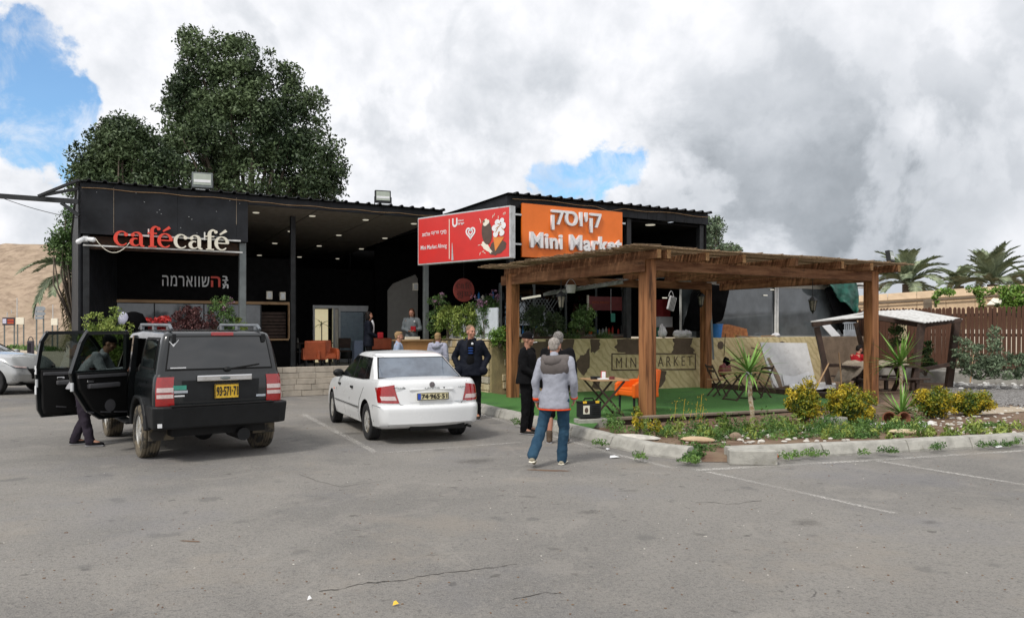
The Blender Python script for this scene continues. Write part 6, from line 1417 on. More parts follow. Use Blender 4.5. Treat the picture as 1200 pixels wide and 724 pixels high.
def plate(par, fn, y0, y1, z0, z1, txt, m, strip=True):
    a, b, c, d = [fn(y, z) for y, z in ((y1, z0), (y0, z0), (y0, z1), (y1, z1))]   # seen from behind: left is +y
    pl = MB().add([a, b, c, d]+[p+Vector((-.012, 0, 0)) for p in (a, b, c, d)], [(0, 1, 2, 3), (7, 6, 5, 4), (0, 4, 5, 1), (1, 5, 6, 2), (2, 6, 7, 3), (3, 7, 4, 0)]).build('number_plate', m, par)
    rot = (pi/2-math.atan2(a.x-d.x, d.z-a.z)*0, 0, -pi/2); o_ = Vector(((a.x+b.x)/2-.018, y1, z0)); W_, Hh = y1-y0, z1-z0
    me = fit(fontmesh('plate_number', txt, .1, .003, .003, 'ink'), W_*(.14 if strip else .06), W_*.95, Hh*.16, Hh*.84); piece('plate_number', me, pl, o_, rot)
    mb = MB(); 
    for y_, z_, w_, h_ in ((0, 0, W_, .008), (0, Hh-.008, W_, .008), (0, 0, .008, Hh), (W_-.008, 0, .008, Hh)): mb.bb(o_.x+.003, o_.x-.001, y1-y_, y1-y_-w_, z0+z_, z0+z_+h_)
    mb.build('border', 'ink', pl)
    if strip: MB().bb(o_.x+.002, o_.x-.003, y1-.01, y1-W_*.11, z0+.01, z1-.01).build('blue_strip', 'blue', pl)
    return pl

# ---------------------------------------------------------------- white saloon
def saloon():
    c = thing('white_saloon_car', 'white four door saloon car parked between black car and kerb, seen from behind', 'car', (-1.62, 13.1, 0), R(25)+pi/2)
    body = Shell(lerpf([(0, -.80), (.04, -.89), (.10, -.94), (.42, -.955), (.47, -.93), (.50, -.885), (.9, -.865), (.97, -.84), (1, -.80)]),
                 lerpf([(0, 3.15), (.1, 3.33), (.5, 3.38), (.75, 3.30), (1, 3.12)]), lerpf([(0, .76), (.05, .82), (.25, .85), (.55, .852), (.78, .842), (.92, .82), (.97, .80), (1, .775)]),
                 lerpf([(-1, .26), (-.3, .22), (3, .22), (3.4, .2)]), lerpf([(-.95, .985), (-.6, 1.0), (-.3, .995), (.4, .955), (1.9, .93), (2.3, .92), (2.9, .84), (3.4, .70)]), br=.13, bf=.22, rx=.17, ry=.2, taper=(.05, .10), xm=1.1)
    ts = [0, .02, .05, .10, .16, .24, .33, .40, .43, .46, .48, .50, .53, .60, .68, .76, .84, .90, .94, .97, .985, 1]
    bo = body.build(ts, [.02, .05, .10, .2, .35, .55, .75], .035, 'body', ['car_white', 'car_trim'], c)
    for x in (0, 2.61):
        for s_ in (-1, 1):
            mb = MB(); mb.lathe([(.345, -.16), (.345, .16)], (x, s_*.82, .315), 40, (pi/2, 0, 0)); boolean(bo, mb)
    finish(bo)
    cab = Shell(lerpf([(0, -.50), (.3, -.30), (.7, .02), (.9, .17), (.97, .24), (1, .32)]), lerpf([(0, 2.22), (.3, 2.0), (.7, 1.66), (.9, 1.48), (.97, 1.40), (1, 1.30)]), lerpf([(0, .79), (.2, .755), (.5, .70), (.8, .64), (.9, .615), (.96, .585), (1, .54)]),
                lerpf([(-2, .90), (4, .90)]), lerpf([(-.6, 1.33), (.25, 1.375), (.8, 1.405), (1.4, 1.39), (2.2, 1.33)]), br=.10, bf=.16, rx=.12, ry=.16, taper=(.02, .03), xm=.9, hl=1.4)
    co_ = cab.build([0, .1, .2, .3, .4, .5, .6, .7, .8, .86, .91, .95, .98, 1], [.03, .08, .15, .25, .4, .5], .02, 'cabin', 'car_white', c); finish(co_)
    rg = lambda y, z: cab.rear(y, z, .006)
    patch_(rg, ((-.71, .995), (.71, .995), (.575, 1.325), (-.575, 1.325)), 'rear_window_trim', 'car_trim', c); patch_(lambda y, z: cab.rear(y, z, .010), ((-.685, 1.012), (.685, 1.012), (.555, 1.312), (-.555, 1.312)), 'rear_window', 'car_glass_rear', c)
    for s_ in (1, -1):
        sd_ = lambda x, z: cab.side(x, z, s_, .006); sg_ = lambda x, z: cab.side(x, z, s_, .010)
        patch_(sd_, ((.02, .955), (2.02, .945), (1.33, 1.335), (.30, 1.315)), 'window_trim', 'car_trim', c, 16)
        patch_(sg_, ((1.10, .965), (1.93, .96), (1.33, 1.31), (1.10, 1.32)), 'front_side_window', 'car_glass', c); patch_(sg_, ((.36, .97), (1.03, .966), (1.03, 1.32), (.44, 1.31)), 'rear_side_window', 'car_glass', c)
        patch_(sg_, ((.08, .975), (.31, .972), (.39, 1.29), (.33, 1.29)), 'quarter_window', 'car_glass', c, 4)
        bs_ = lambda x, z: body.side(x, z, s_, .001)
        seam(bs_, [(1.07, .94), (1.07, .6), (1.08, .28)], .008, 'door_seam', 'car_trim', c); seam(bs_, [(2.08, .93), (2.14, .7), (2.12, .28)], .008, 'door_seam', 'car_trim', c)
        seam(bs_, [(.12, .96), (.16, .82), (.36, .62), (.44, .42), (.44, .28)], .008, 'door_seam', 'car_trim', c)
        seam(bs_, [(-.42, .60), (-.44, .34)], .006, 'bumper_seam', 'car_trim', c); seam(bs_, [(-.42, .60), (-.86, .60)], .005, 'bumper_seam', 'car_trim', c)
        seam(lambda x, z: cab.side(x, z, s_, .002), [(-.1, 1.345), (.3, 1.352), (1.35, 1.352)], .010, 'roof_gutter', 'car_trim', c)
        bt_ = lambda x, z: body.side(x, z, s_, .012); seam(bt_, [(.42, .50), (2.2, .50)], .03, 'rub_strip', 'car_plastic', c)
        for x in (.98, 1.93): MB().box(body.side(x-.08, .80, s_, .012), (.14, .03, .04)).build('door_handle', 'car_plastic', c, bevel=.01)
        MB().ell(cab.side(1.93, .99, s_, .10), (.06, .10, .075)).build('wing_mirror', 'car_plastic', c, smooth=True)
        MB().ell(body.side(2.35, .68, s_, .004), (.035, .008, .016)).build('side_repeater', 'orange_plastic', c)
        # tail lamp wraps round the corner
        def lamp(u, z): return body.perim(u if s_ > 0 else 1-u, z, .008)
        patch_(lamp, ((.074, .645), (.138, .66), (.156, .88), (.088, .93)), 'tail_light', 'tail_red', c, 14, 8); patch_(lambda u, z: body.perim(u if s_ > 0 else 1-u, z, .012), ((.080, .69), (.122, .695), (.128, .755), (.084, .755)), 'reversing_lens', 'tail_clear', c, 10, 4)
    # boot lid lines, plate, badges
    br_ = lambda y, z: body.rear(y, z, .001); seam(br_, [(-.62, .97), (-.62, .78), (-.50, .62), (.50, .62), (.62, .78), (.62, .97)], .008, 'boot_seam', 'car_trim', c)
    patch_(lambda y, z: body.rear(y, z, .004), ((-.36, .655), (.36, .655), (.34, .845), (-.34, .845)), 'plate_recess', 'car_white', c); MB().beam(body.rear(-.36, .85, .015), body.rear(.36, .85, .015), .03, .03).build('boot_trim_bar', 'car_white', c, bevel=.008)
    plate(c, lambda y, z: Vector((body.rear(0, z, .022).x, y, z)), -.26, .26, .69, .80, '74·965·51', 'plate_pale')
    MB().lathe([(.045, -.006), (.045, .006)], tuple(body.rear(0, .925, .006)), 18, (0, pi/2, 0)).build('oval_emblem', 'chrome', c)
    def badge(t, y0, y1, z0, z1, m='grey_steel'):
        o_ = body.rear((y0+y1)/2, z0, .012); piece('badge', fit(fontmesh('badge', t, .1, .004, 0, m), 0, y1-y0, 0, z1-z0), c, (o_.x, y1, z0), (pi/2, 0, -pi/2))
    badge('LANTIS', -.12, .12, .862, .885); badge('Mazda', .42, .60, .865, .90); badge('1600', -.58, -.46, .865, .885); badge('-------', -.58, -.38, .645, .66, 'crate_grey')
    MB().ell(body.rear(-.2, .87, .008), (.008, .014, .014)).build('boot_lock', 'car_trim', c)
    mb = MB().box((-.80, -.1, .26), (.12, .9, .08)); mb.box((1.2, 0, .29), (3.8, 1.3, .10)); mb.build('underbody', 'car_trim', c); MB().tube([(-.6, -.62, .25), (-.93, -.62, .25)], .022, 8).build('exhaust', 'car_trim', c)
    for z, w_ in ((.262, .01),): seam(lambda y, z_: body.rear(y, z_, .004), [(-.7, .30), (.7, .30)], .006, 'bumper_crease', 'car_trim', c)
    for x in (0, 2.61):
        for s_ in (1, -1): wheel(c, x, s_*.735, .298, .19, 8, 'steel', s_, 'rubber_clean', R(-3) if x else 0)
reg('car_glass_rear', (.13, .16, .20), .05, spec=.9, var=.5, scale=1.6, col2=(.05, .06, .08))  # paler blue tone puts a lighter reflection into the rear glass colour
saloon()

# ---------------------------------------------------------------- black off-road car with open doors
def offroader():
    ox, oy = -4.49, 11.49; c = thing('black_offroad_car', 'black boxy off-road car with both left doors open and muddy wheels', 'car', (ox, oy, 0), R(36)+pi/2)
    body = Shell(lerpf([(0, -.80), (.08, -.83), (.5, -.845), (.92, -.835), (1, -.82)]), lerpf([(0, 3.35), (.15, 3.5), (.6, 3.52), (1, 3.42)]), lerpf([(0, .81), (.06, .85), (.3, .868), (.7, .868), (.92, .855), (1, .83)]),
                 lerpf([(-1, .46), (4, .46)]), lerpf([(-1, 1.19), (2.2, 1.17), (2.6, 1.14), (3.5, 1.05)]), br=.03, bf=.10, rx=.10, ry=.10, taper=(.0, .03), xm=1.1, hl=2.4)
    bo = body.build([0, .03, .08, .15, .25, .4, .55, .7, .82, .9, .96, 1], [.02, .05, .12, .3, .5, .8], .03, 'body', ['car_black', 'car_trim'], c)
    for x in (0, 2.695):
        for s_ in (-1, 1): mb = MB(); mb.lathe([(.44, -.2), (.44, .2)], (x, s_*.82, .40), 40, (pi/2, 0, 0)); boolean(bo, mb)
    boolean(bo, MB().bb(.46, 2.12, -.80, 1.2, .58, 1.5)); finish(bo)
    cab = Shell(lerpf([(0, -.83), (.5, -.79), (.88, -.745), (.95, -.72), (1, -.66)]), lerpf([(0, 2.30), (.5, 2.0), (.88, 1.77), (.95, 1.72), (1, 1.62)]), lerpf([(0, .835), (.5, .785), (.8, .74), (.9, .72), (.96, .70), (1, .65)]),
                lerpf([(-2, 1.15), (4, 1.15)]), lerpf([(-1, 1.74), (-.4, 1.765), (.8, 1.78), (1.8, 1.74), (2.4, 1.7)]), br=.04, bf=.12, rx=.07, ry=.09, taper=(.01, .02), xm=.7, hl=1.6)
    co_ = cab.build([0, .1, .25, .4, .55, .7, .8, .87, .92, .96, 1], [.03, .08, .16, .3, .45, .55], .015, 'cabin', ['car_black', 'car_trim'], c)
    boolean(co_, MB().bb(.30, 1.60, -.66, 1.2, 1.0, 1.66)); boolean(co_, MB().add([(.30, .5, 1.0), (2.1, .5, 1.0), (1.68, .5, 1.66), (.42, .5, 1.66), (.30, 1.3, 1.0), (2.1, 1.3, 1.0), (1.68, 1.3, 1.66), (.42, 1.3, 1.66)], [(0, 1, 2, 3), (7, 6, 5, 4), (0, 4, 5, 1), (1, 5, 6, 2), (2, 6, 7, 3), (3, 7, 4, 0)]))
    boolean(co_, MB().bb(.42, 1.0, -1.2, -.5, 1.24, 1.62)); boolean(co_, MB().bb(1.1, 1.7, -1.2, -.5, 1.24, 1.62)); finish(co_)
    gl_ = pane_mat('car_window', (.65, .72, .7), .68, .02, .15)
    # B pillar, floor, seats, dash
    mb = MB(); mb.add([(1.03, .80, .56), (1.15, .80, .56), (1.12, .70, 1.7), (1.02, .70, 1.7), (1.03, .885, .56), (1.15, .885, .56), (1.12, .765, 1.7), (1.02, .765, 1.7)], [(0, 1, 2, 3), (7, 6, 5, 4), (0, 4, 5, 1), (1, 5, 6, 2), (2, 6, 7, 3), (3, 7, 4, 0)]); mb.build('door_pillar', 'car_black', c)
    MB().bb(.42, 2.1, -.8, .84, .52, .58).build('cabin_floor', 'car_trim', c)
    reg('seat_grey', (.07, .07, .075), .85)
    for x, y, w_ in ((1.35, .38, .5), (1.35, -.38, .5), (.5, 0, 1.3)):
        st = MB().box((x, y, .80), (.5, w_, .16)).build('seat', 'seat_grey', c, bevel=.04, seg=3); MB().box((x-.25, y, 1.12), (.14, w_, .62), rot=(0, -.22, 0)).build('seat_back', 'seat_grey', st, bevel=.04, seg=3)
        for k in ((-.3, .3) if w_ > 1 else (0,)): MB().box((x-.33, y+k, 1.50), (.09, .24, .17), rot=(0, -.2, 0)).build('headrest', 'seat_grey', st, bevel=.03, seg=3)
    MB().box((2.05, 0, 1.02), (.3, 1.5, .34)).build('dashboard', 'car_trim', c, bevel=.05); MB().lathe([(.17, -.015), (.19, 0), (.17, .015), (.155, 0)], (1.80, .38, 1.13), 20, (0, R(-65), 0)).build('steering_wheel', 'car_trim', c)
    # rear face
    f1 = lambda y, z: cab.rear(y, z, .005); f2 = lambda y, z: cab.rear(y, z, .012)
    patch_(f1, ((-.72, 1.235), (.72, 1.235), (.65, 1.70), (-.65, 1.70)), 'rear_window_trim', 'car_trim', c); patch_(f2, ((-.70, 1.26), (.70, 1.26), (.635, 1.685), (-.635, 1.685)), 'rear_window', 'car_glass', c)
    b1 = lambda y, z: body.rear(y, z, .004); b0 = lambda y, z: body.rear(y, z, .001)
    seam(b0, [(.66, 1.18), (.64, .80)], .008, 'tailgate_seam', 'car_trim', c); seam(b0, [(-.66, 1.18), (-.64, .80)], .008, 'tailgate_seam', 'car_trim', c)
    patch_(lambda y, z: body.rear(y, z, .003), ((-.50, .82), (.50, .82), (.52, 1.10), (-.52, 1.10)), 'plate_panel', 'car_plastic', c)
    MB().box(body.rear(-.04, 1.125, .02), (.035, .74, .085)).build('chrome_handle_bar', 'chrome', c, bevel=.015, seg=3)
    MB().ell(body.rear(-.04, 1.125, .045), (.008, .07, .022)).build('emblem', 'grey_steel', c); MB().box(cab.rear(-.04, 1.725, .01), (.03, .30, .05)).build('high_brake_light', 'tail_red', c, bevel=.008)
    plate(c, lambda y, z: Vector((body.rear(0, z, .03).x, y, z)), -.22, .10, .845, 1.04, '93·571·71', 'plate_yellow', False)
    MB().box(body.rear(-.06, .862, .035), (.004, .05, .028)).build('small_flag_mark', 'blue', c)
    for y in (-.60, .60): MB().box(cab.rear(y, 1.67, .03), (.05, .05, .12)).build('hinge', 'car_plastic', c, bevel=.01)
    wp = MB().beam(cab.rear(-.10, 1.245, .03), cab.rear(-.52, 1.30, .03), .02, .02).build('wiper', 'car_trim', c); MB().ell(cab.rear(-.08, 1.24, .02), (.03, .05, .035)).build('wiper_motor', 'car_plastic', wp)
    st = MB().box(body.rear(.545, 1.01, .006), (.004, .17, .06)).build('sticker', 'green_note', c); MB().box(body.rear(.545, .955, .006), (.004, .2, .035)).build('white_band', 'crate_grey', st); MB().box(body.rear(.55, .90, .006), (.004, .13, .02)).build('white_print', 'white_plastic', st)
    MB().box(body.rear(-.54, .86, .006), (.004, .13, .03)).build('sticker', 'crate_grey', c)
    # bird-like white mark and white line on the rear glass
    mb = MB(); q = cab.rear(.60, 1.60, .02); stroke(mb, [(-.06, .03), (-.01, -.03), (.06, .05)], [.008, .03, .006], .003); mb.v = [(q.x, q.y-v[0], q.z+v[2]) if v[1] < 0 else (q.x-.004, q.y-v[0], q.z+v[2]) for v in mb.v]; mb.build('white_bird_mark', 'white_plastic', c, fix=False)
    MB().box(cab.rear(.56, 1.275, .018), (.003, .2, .014)).build('white_line_mark', 'white_plastic', c)
    for s_ in (1, -1):
        lp = lambda u, z: body.perim(u if s_ > 0 else 1-u, z, .012)
        tl = patch_(lp, ((.072, .775), (.118, .775), (.118, 1.155), (.074, 1.155)), 'tail_light', 'tail_red', c, 12, 6)
        for z0, z1 in ((.955, 1.015), (.875, .925)): patch_(lambda u, z: body.perim(u if s_ > 0 else 1-u, z, .016), ((.0735, z0), (.112, z0), (.112, z1), (.0735, z1)), 'clear_lens', 'tail_clear', tl, 8, 3)
        # flares
        for x in (0, 2.695):
            poly = [(x+.56*cos(R(a)), max(.44, .40+.50*sin(R(a)))) for a in (0, 28, 48, 66, 114, 132, 152, 180)]+[(x+.45*cos(R(a)), max(.42, .40+.435*sin(R(a)))) for a in (180, 155, 130, 105, 75, 50, 25, 0)]
            MB().prism(poly, lambda a, z: (a, s_*.84, z), lambda a, z: (a, s_*.925, z)).build('wheel_arch_flare', 'car_plastic', c, bevel=.018)
        if s_ < 0:
            MB().bb(.44, 1.02, -.775, -.77, 1.22, 1.64).build('pane', gl_, c); MB().bb(1.1, 1.7, -.775, -.77, 1.22, 1.64).build('pane', gl_, c)
        cs_ = lambda x, z: cab.side(x, z, s_, .006); patch_(cs_, ((-.62, 1.24), (.18, 1.24), (.20, 1.68), (-.55, 1.68)), 'quarter_window_trim', 'car_trim', c); patch_(lambda x, z: cab.side(x, z, s_, .012), ((-.58, 1.27), (.13, 1.27), (.16, 1.65), (-.52, 1.65)), 'quarter_window', 'car_glass', c)
        mb = MB(); y = s_*.60; mb.tube([(-.62, y, 1.79), (-.50, y, 1.845), (1.35, y, 1.86), (1.5, y, 1.80)], [.02, .025, .025, .02], 8); 
        for x in (-.45, .45, 1.3): mb.box((x, y, 1.815), (.12, .04, .07))
        mb.build('roof_rail', 'grey_rail', c, bevel=.005)
        MB().bb(.5, 2.15, s_*.84, s_*.98, .42, .47).build('side_step', 'car_plastic', c, bevel=.015)
    # rear bumper
    mb = MB(); pl = [(-.80, .905), (-.90, .90), (-.965, .78), (-.985, .55), (-.985, -.55), (-.965, -.78), (-.90, -.90), (-.80, -.905)]
    pl = [(-.50, .905)]+pl+[(-.50, -.905)]; mb.prism(pl, lambda x, y: (x+.04, y*.98, .47), lambda x, y: (x, y, .77)); mb.build('rear_bumper', 'car_plastic', c, bevel=.025, seg=3)
    MB().bb(-1.0, -.86, -.68, .68, .765, .785).build('bumper_step', 'car_trim', c, bevel=.006)
    for y in (.74,): MB().box((-.955, y+.08, .53), (.03, .05, .05)).build('reflector', 'white_plastic', c)
    MB().box((1.3, 0, .42), (4.1, 1.25, .14)).build('underbody', 'car_trim', c); MB().tube([(-.3, -.75, .37), (-.3, .75, .37)], .06, 8).build('axle', 'rust', c); MB().ell((-.3, .1, .36), (.14, .14, .14)).build('differential', 'car_plastic', c)
    MB().tube([(-.2, -.3, .33), (-.85, -.3, .33)], .09, 10).build('silencer', 'car_plastic', c)
    for s_ in (.7, -.7): MB().bb(-.48, -.46, s_-.16, s_+.16, .28, .55).build('mud_flap', 'rubber', c)
    for x in (0, 2.695):
        for s_ in (1, -1): wheel(c, x, s_*.79, .368, .245, 5, 'five', s_, 'rubber')
    # open doors
    def door(x, y, z0, phi, L_, low, nm, hole, tb):
        d = bpy.data.objects.new('door', None); sc.collection.objects.link(d); d.parent = c; d.location = (x, y, 0); d.rotation_euler = (0, 0, -phi)
        d['label'] = nm
        outer = [(0, z0), (low[0], z0)]+low[1:]+[(-L_, 1.16), (-L_+.02+tb, 1.72), (-L_+.10+tb, 1.755), (-.42 if tb == 0 else -.10, 1.755), (0, 1.18)]
        outer_low = [(0, z0), (low[0], z0)]+low[1:]+[(-L_, 1.2), (0, 1.2)]
        lean = lambda z: -.10*max(0, z-1.15)/.6
        MB().prism(outer_low, lambda a, z: (a, -.015, z), lambda a, z: (a, .035, z)).build('outer_skin', 'car_black', d, bevel=.006)
        inner = [(-.05, z0+.05), (low[0]+.02, z0+.05)]+[(a+.05, b+.02) for a, b in low[1:]]+[(-L_+.06, 1.18), (-.05, 1.18)]
        MB().prism(inner, lambda a, z: (a, -.075, z), lambda a, z: (a, -.012, z)).build('inner_trim', 'car_trim', d, bevel=.02)
        fr = [(-L_+.02, 1.17), (-L_+.06+tb, 1.60), (-L_+.13+tb, 1.735), (hole, 1.745), (-.03, 1.20)]
        mb = MB()
        for p, q in zip(fr, fr[1:]): mb.beam((p[0], lean(p[1])-.01, p[1]), (q[0], lean(q[1])-.01, q[1]), .05, .065, up=(0, 1, 0))
        for p in fr: mb.ell((p[0], lean(p[1])-.01, p[1]), (.034, .026, .034), nu=8, nv=6)
        mb.build('window_frame', 'car_black', d)
        MB().add([(a, lean(b)-.01, b) for a, b in fr]+[(a, lean(b)-.004, b) for a, b in fr], [(0, 1, 2, 3, 4), (9, 8, 7, 6, 5)]).build('pane', gl_, d)
        MB().box((-L_*.5, -.10, .98), (L_*.55, .07, .07)).build('armrest', 'seat_grey', d, bevel=.02); MB().box((-L_*.5, -.08, 1.12), (L_*.85, .03, .05)).build('trim_ledge', 'seat_grey', d, bevel=.01)
        MB().lathe([(.085, -.012), (.09, 0)], (-.35, -.08, .68), 18, (pi/2, 0, 0)).build('speaker_grille', 'seat_grey', d); MB().box((-L_*.72, -.085, 1.05), (.11, .02, .035)).build('inner_handle', 'chrome', d, bevel=.008)
        mb = MB()
        for k in range(3): mb.beam((-.06-L_*.3*k, -.082, .56+.02*k), (-.06-L_*.3*(k+1)*.8, -.082, .58+.02*k), .012, .02)
        mb.build('trim_crease', 'seat_grey', d); MB().box((-L_+.01, -.04, .98), (.025, .05, .12)).build('door_lock', 'galv', d, bevel=.005)
        if tb == 0:
            for z in (1.18, .88): MB().box((-L_+.0, -.03, z), (.012, .045, .13)).build('white_sticker', 'white_plastic', d)
        return d
    door(1.07, .86, .48, R(60), .94, [-.46, (-.68, .62), (-.88, .92)], 'open rear door, see-through window', -.10, .06)
    d1 = door(2.10, .86, .46, R(75), 1.17, [-1.08, (-1.14, .58)], 'open front door, glass up', -.48, 0)
    MB().ell((-.22, .14, 1.20), (.08, .12, .10)).build('wing_mirror', 'car_plastic', d1, smooth=True)
reg('grey_rail', (.17, .19, .21), .4, metal=.4)
offroader()

# ---------------------------------------------------------------- silver crossover cut by the left edge
def crossover():
    h = R(-7); fx, fy = -13.95, 22.1; c = thing('silver_crossover_car', 'silver modern crossover car cut off by left edge of the picture', 'car', (fx-2.65*cos(h), fy-2.65*sin(h), 0), h)
    body = Shell(lerpf([(0, -.75), (.1, -.88), (.5, -.92), (1, -.80)]), lerpf([(0, 3.30), (.1, 3.46), (.45, 3.54), (.75, 3.46), (.9, 3.34), (1, 3.2)]), lerpf([(0, .82), (.08, .88), (.4, .92), (.7, .905), (.88, .88), (.95, .85), (1, .80)]),
                 lerpf([(-1, .28), (4, .28)]), lerpf([(-1, 1.16), (1.8, 1.10), (2.3, 1.10), (2.9, 1.02), (3.5, .86)]), br=.1, bf=.30, rx=.2, ry=.25, taper=(.03, .10), xm=1.2)
    bo = body.build([0, .03, .08, .15, .25, .35, .45, .55, .65, .74, .82, .88, .93, .97, 1], [.02, .06, .14, .3, .5, .8], .06, 'body', ['car_silver', 'car_trim'], c)
    for x in (0, 2.65):
        for s_ in (-1, 1): mb = MB(); mb.lathe([(.395, -.2), (.395, .2)], (x, s_*.86, .36), 40, (pi/2, 0, 0)); boolean(bo, mb)
    finish(bo)
    cab = Shell(lerpf([(0, -.7), (.5, -.5), (.9, -.25), (1, -.1)]), lerpf([(0, 2.42), (.5, 1.85), (.88, 1.35), (1, 1.1)]), lerpf([(0, .84), (.5, .76), (.85, .68), (.95, .63), (1, .57)]), lerpf([(-2, 1.02), (4, 1.02)]), lerpf([(-1, 1.5), (.8, 1.62), (1.6, 1.56), (2.4, 1.5)]), br=.1, bf=.25, rx=.12, ry=.16, xm=.8, hl=1.6)
    finish(cab.build([0, .15, .3, .45, .6, .75, .85, .92, .97, 1], [.03, .08, .16, .3, .5], .02, 'cabin', 'car_silver', c))
    fw_ = lambda y, z: cab.front(y, z, .008); patch_(fw_, ((.72, 1.12), (-.72, 1.12), (-.58, 1.52), (.58, 1.52)), 'windscreen', 'car_glass', c)
    for s_ in (1, -1):
        sg_ = lambda x, z: cab.side(x, z, s_, .008); patch_(sg_, ((1.0, 1.12), (2.05, 1.10), (1.25, 1.51), (1.0, 1.53)), 'front_side_window', 'car_glass', c); patch_(sg_, ((.0, 1.13), (.93, 1.12), (.93, 1.53), (.15, 1.5)), 'rear_side_window', 'car_glass', c)
        MB().ell(cab.side(1.90, 1.12, s_, .12), (.08, .11, .08)).build('wing_mirror', 'car_silver', c, smooth=True)
        lp = lambda u, z: body.perim(u if s_ > 0 else 1-u, z, .008); patch_(lp, ((.40, .74), (.455, .70), (.455, .80), (.375, .88)), 'headlight', 'car_glass_grey', c, 14, 5); patch_(lambda u, z: body.perim(u if s_ > 0 else 1-u, z, .014), ((.41, .755), (.45, .72), (.45, .76), (.40, .80)), 'headlight_lens', 'tail_clear', c, 10, 3)
        bs_ = lambda x, z: body.side(x, z, s_, .001); seam(bs_, [(2.12, 1.06), (2.16, .7), (2.12, .36)], .008, 'door_seam', 'car_trim', c); seam(bs_, [(1.0, 1.08), (1.0, .36)], .008, 'door_seam', 'car_trim', c)
        seam(lambda x, z: body.side(x, z, s_, .004), [(-.3, .88), (1.2, .87), (2.4, .85), (3.0, .80)], .012, 'crease', 'car_silver', c)
    patch_(lambda y, z: body.front(y, z, .006), ((.4, .42), (-.4, .42), (-.5, .70), (.5, .70)), 'grille', 'car_trim', c)
    MB().box((1.3, 0, .30), (4.0, 1.3, .1)).build('underbody', 'car_trim', c)
    for x in (0, 2.65):
        for s_ in (1, -1): wheel(c, x, s_*.80, .345, .22, 10, 'multi', s_, 'rubber_clean')
crossover()
# ================================================================ PEOPLE
def fabric(k, c, rough=.9, **kw): reg(k, c, rough, **{**dict(var=.10, scale=5, bump=.3, bscale=14, spec=.15), **kw})
fabric('cl_navy', (.006, .008, .015), .7); fabric('cl_black', (.005, .005, .006)); fabric('cl_ltblue', (.30, .36, .48)); fabric('cl_lav', (.36, .37, .46))
fabric('cl_jacket', (.34, .355, .41)); fabric('cl_taupe', (.13, .115, .11)); fabric('cl_jeans', (.020, .052, .092), .9, col2=(.032, .075, .12), scale=6); fabric('cl_red', (.26, .015, .02)); fabric('cl_orange', (.75, .08, .02))
fabric('cl_darkgrey', (.15, .17, .18)); fabric('cl_grey', (.34, .34, .36)); fabric('cl_maroon', (.10, .02, .025)); fabric('cl_purpleish', (.035, .028, .04)); fabric('cl_redshirt', (.33, .015, .02)); fabric('cl_white', (.6, .6, .62)); fabric('shoe_pale', (.42, .38, .28), .7); fabric('shoe_dark', (.03, .025, .02), .6); fabric('boot', (.09, .065, .045), .8); fabric('cl_blueprint', (.02, .06, .22))
fabric('hair_grey', (.22, .21, .20), .8, scale=40, col2=(.12, .11, .10)); fabric('hair_dark', (.012, .009, .008), .6, scale=40); fabric('hair_brown', (.07, .03, .018), .6, scale=40); fabric('hair_blond', (.34, .23, .12), .8, scale=40, col2=(.22, .14, .07)); fabric('hair_lightgrey', (.34, .31, .28), .8, scale=40, col2=(.2, .18, .16)); fabric('hair_short', (.22, .15, .10), .8, scale=40)
reg('eye_dark', (.012, .01, .01), .3); reg('lip', (.30, .10, .08), .5)
def remesh(mb, name, m, par, vox, smooth=4, wr=0.0, wsc=.12, mats=None):
    o = mb.build(name, m, par, smooth=True, fix=False); r_ = o.modifiers.new('r', 'REMESH'); r_.mode = 'VOXEL'; r_.voxel_size = vox; r_.use_smooth_shade = True
    s_ = o.modifiers.new('s', 'SMOOTH'); s_.iterations = smooth; s_.factor = .5
    if wr:
        tx = bpy.data.textures.new(name, 'CLOUDS'); tx.noise_scale = wsc; tx.noise_depth = 2; d = o.modifiers.new('d', 'DISPLACE'); d.texture = tx; d.strength = wr; d.mid_level = .5
    bake(o); o.data.polygons.foreach_set('use_smooth', [True]*len(o.data.polygons)); return o
V = Vector
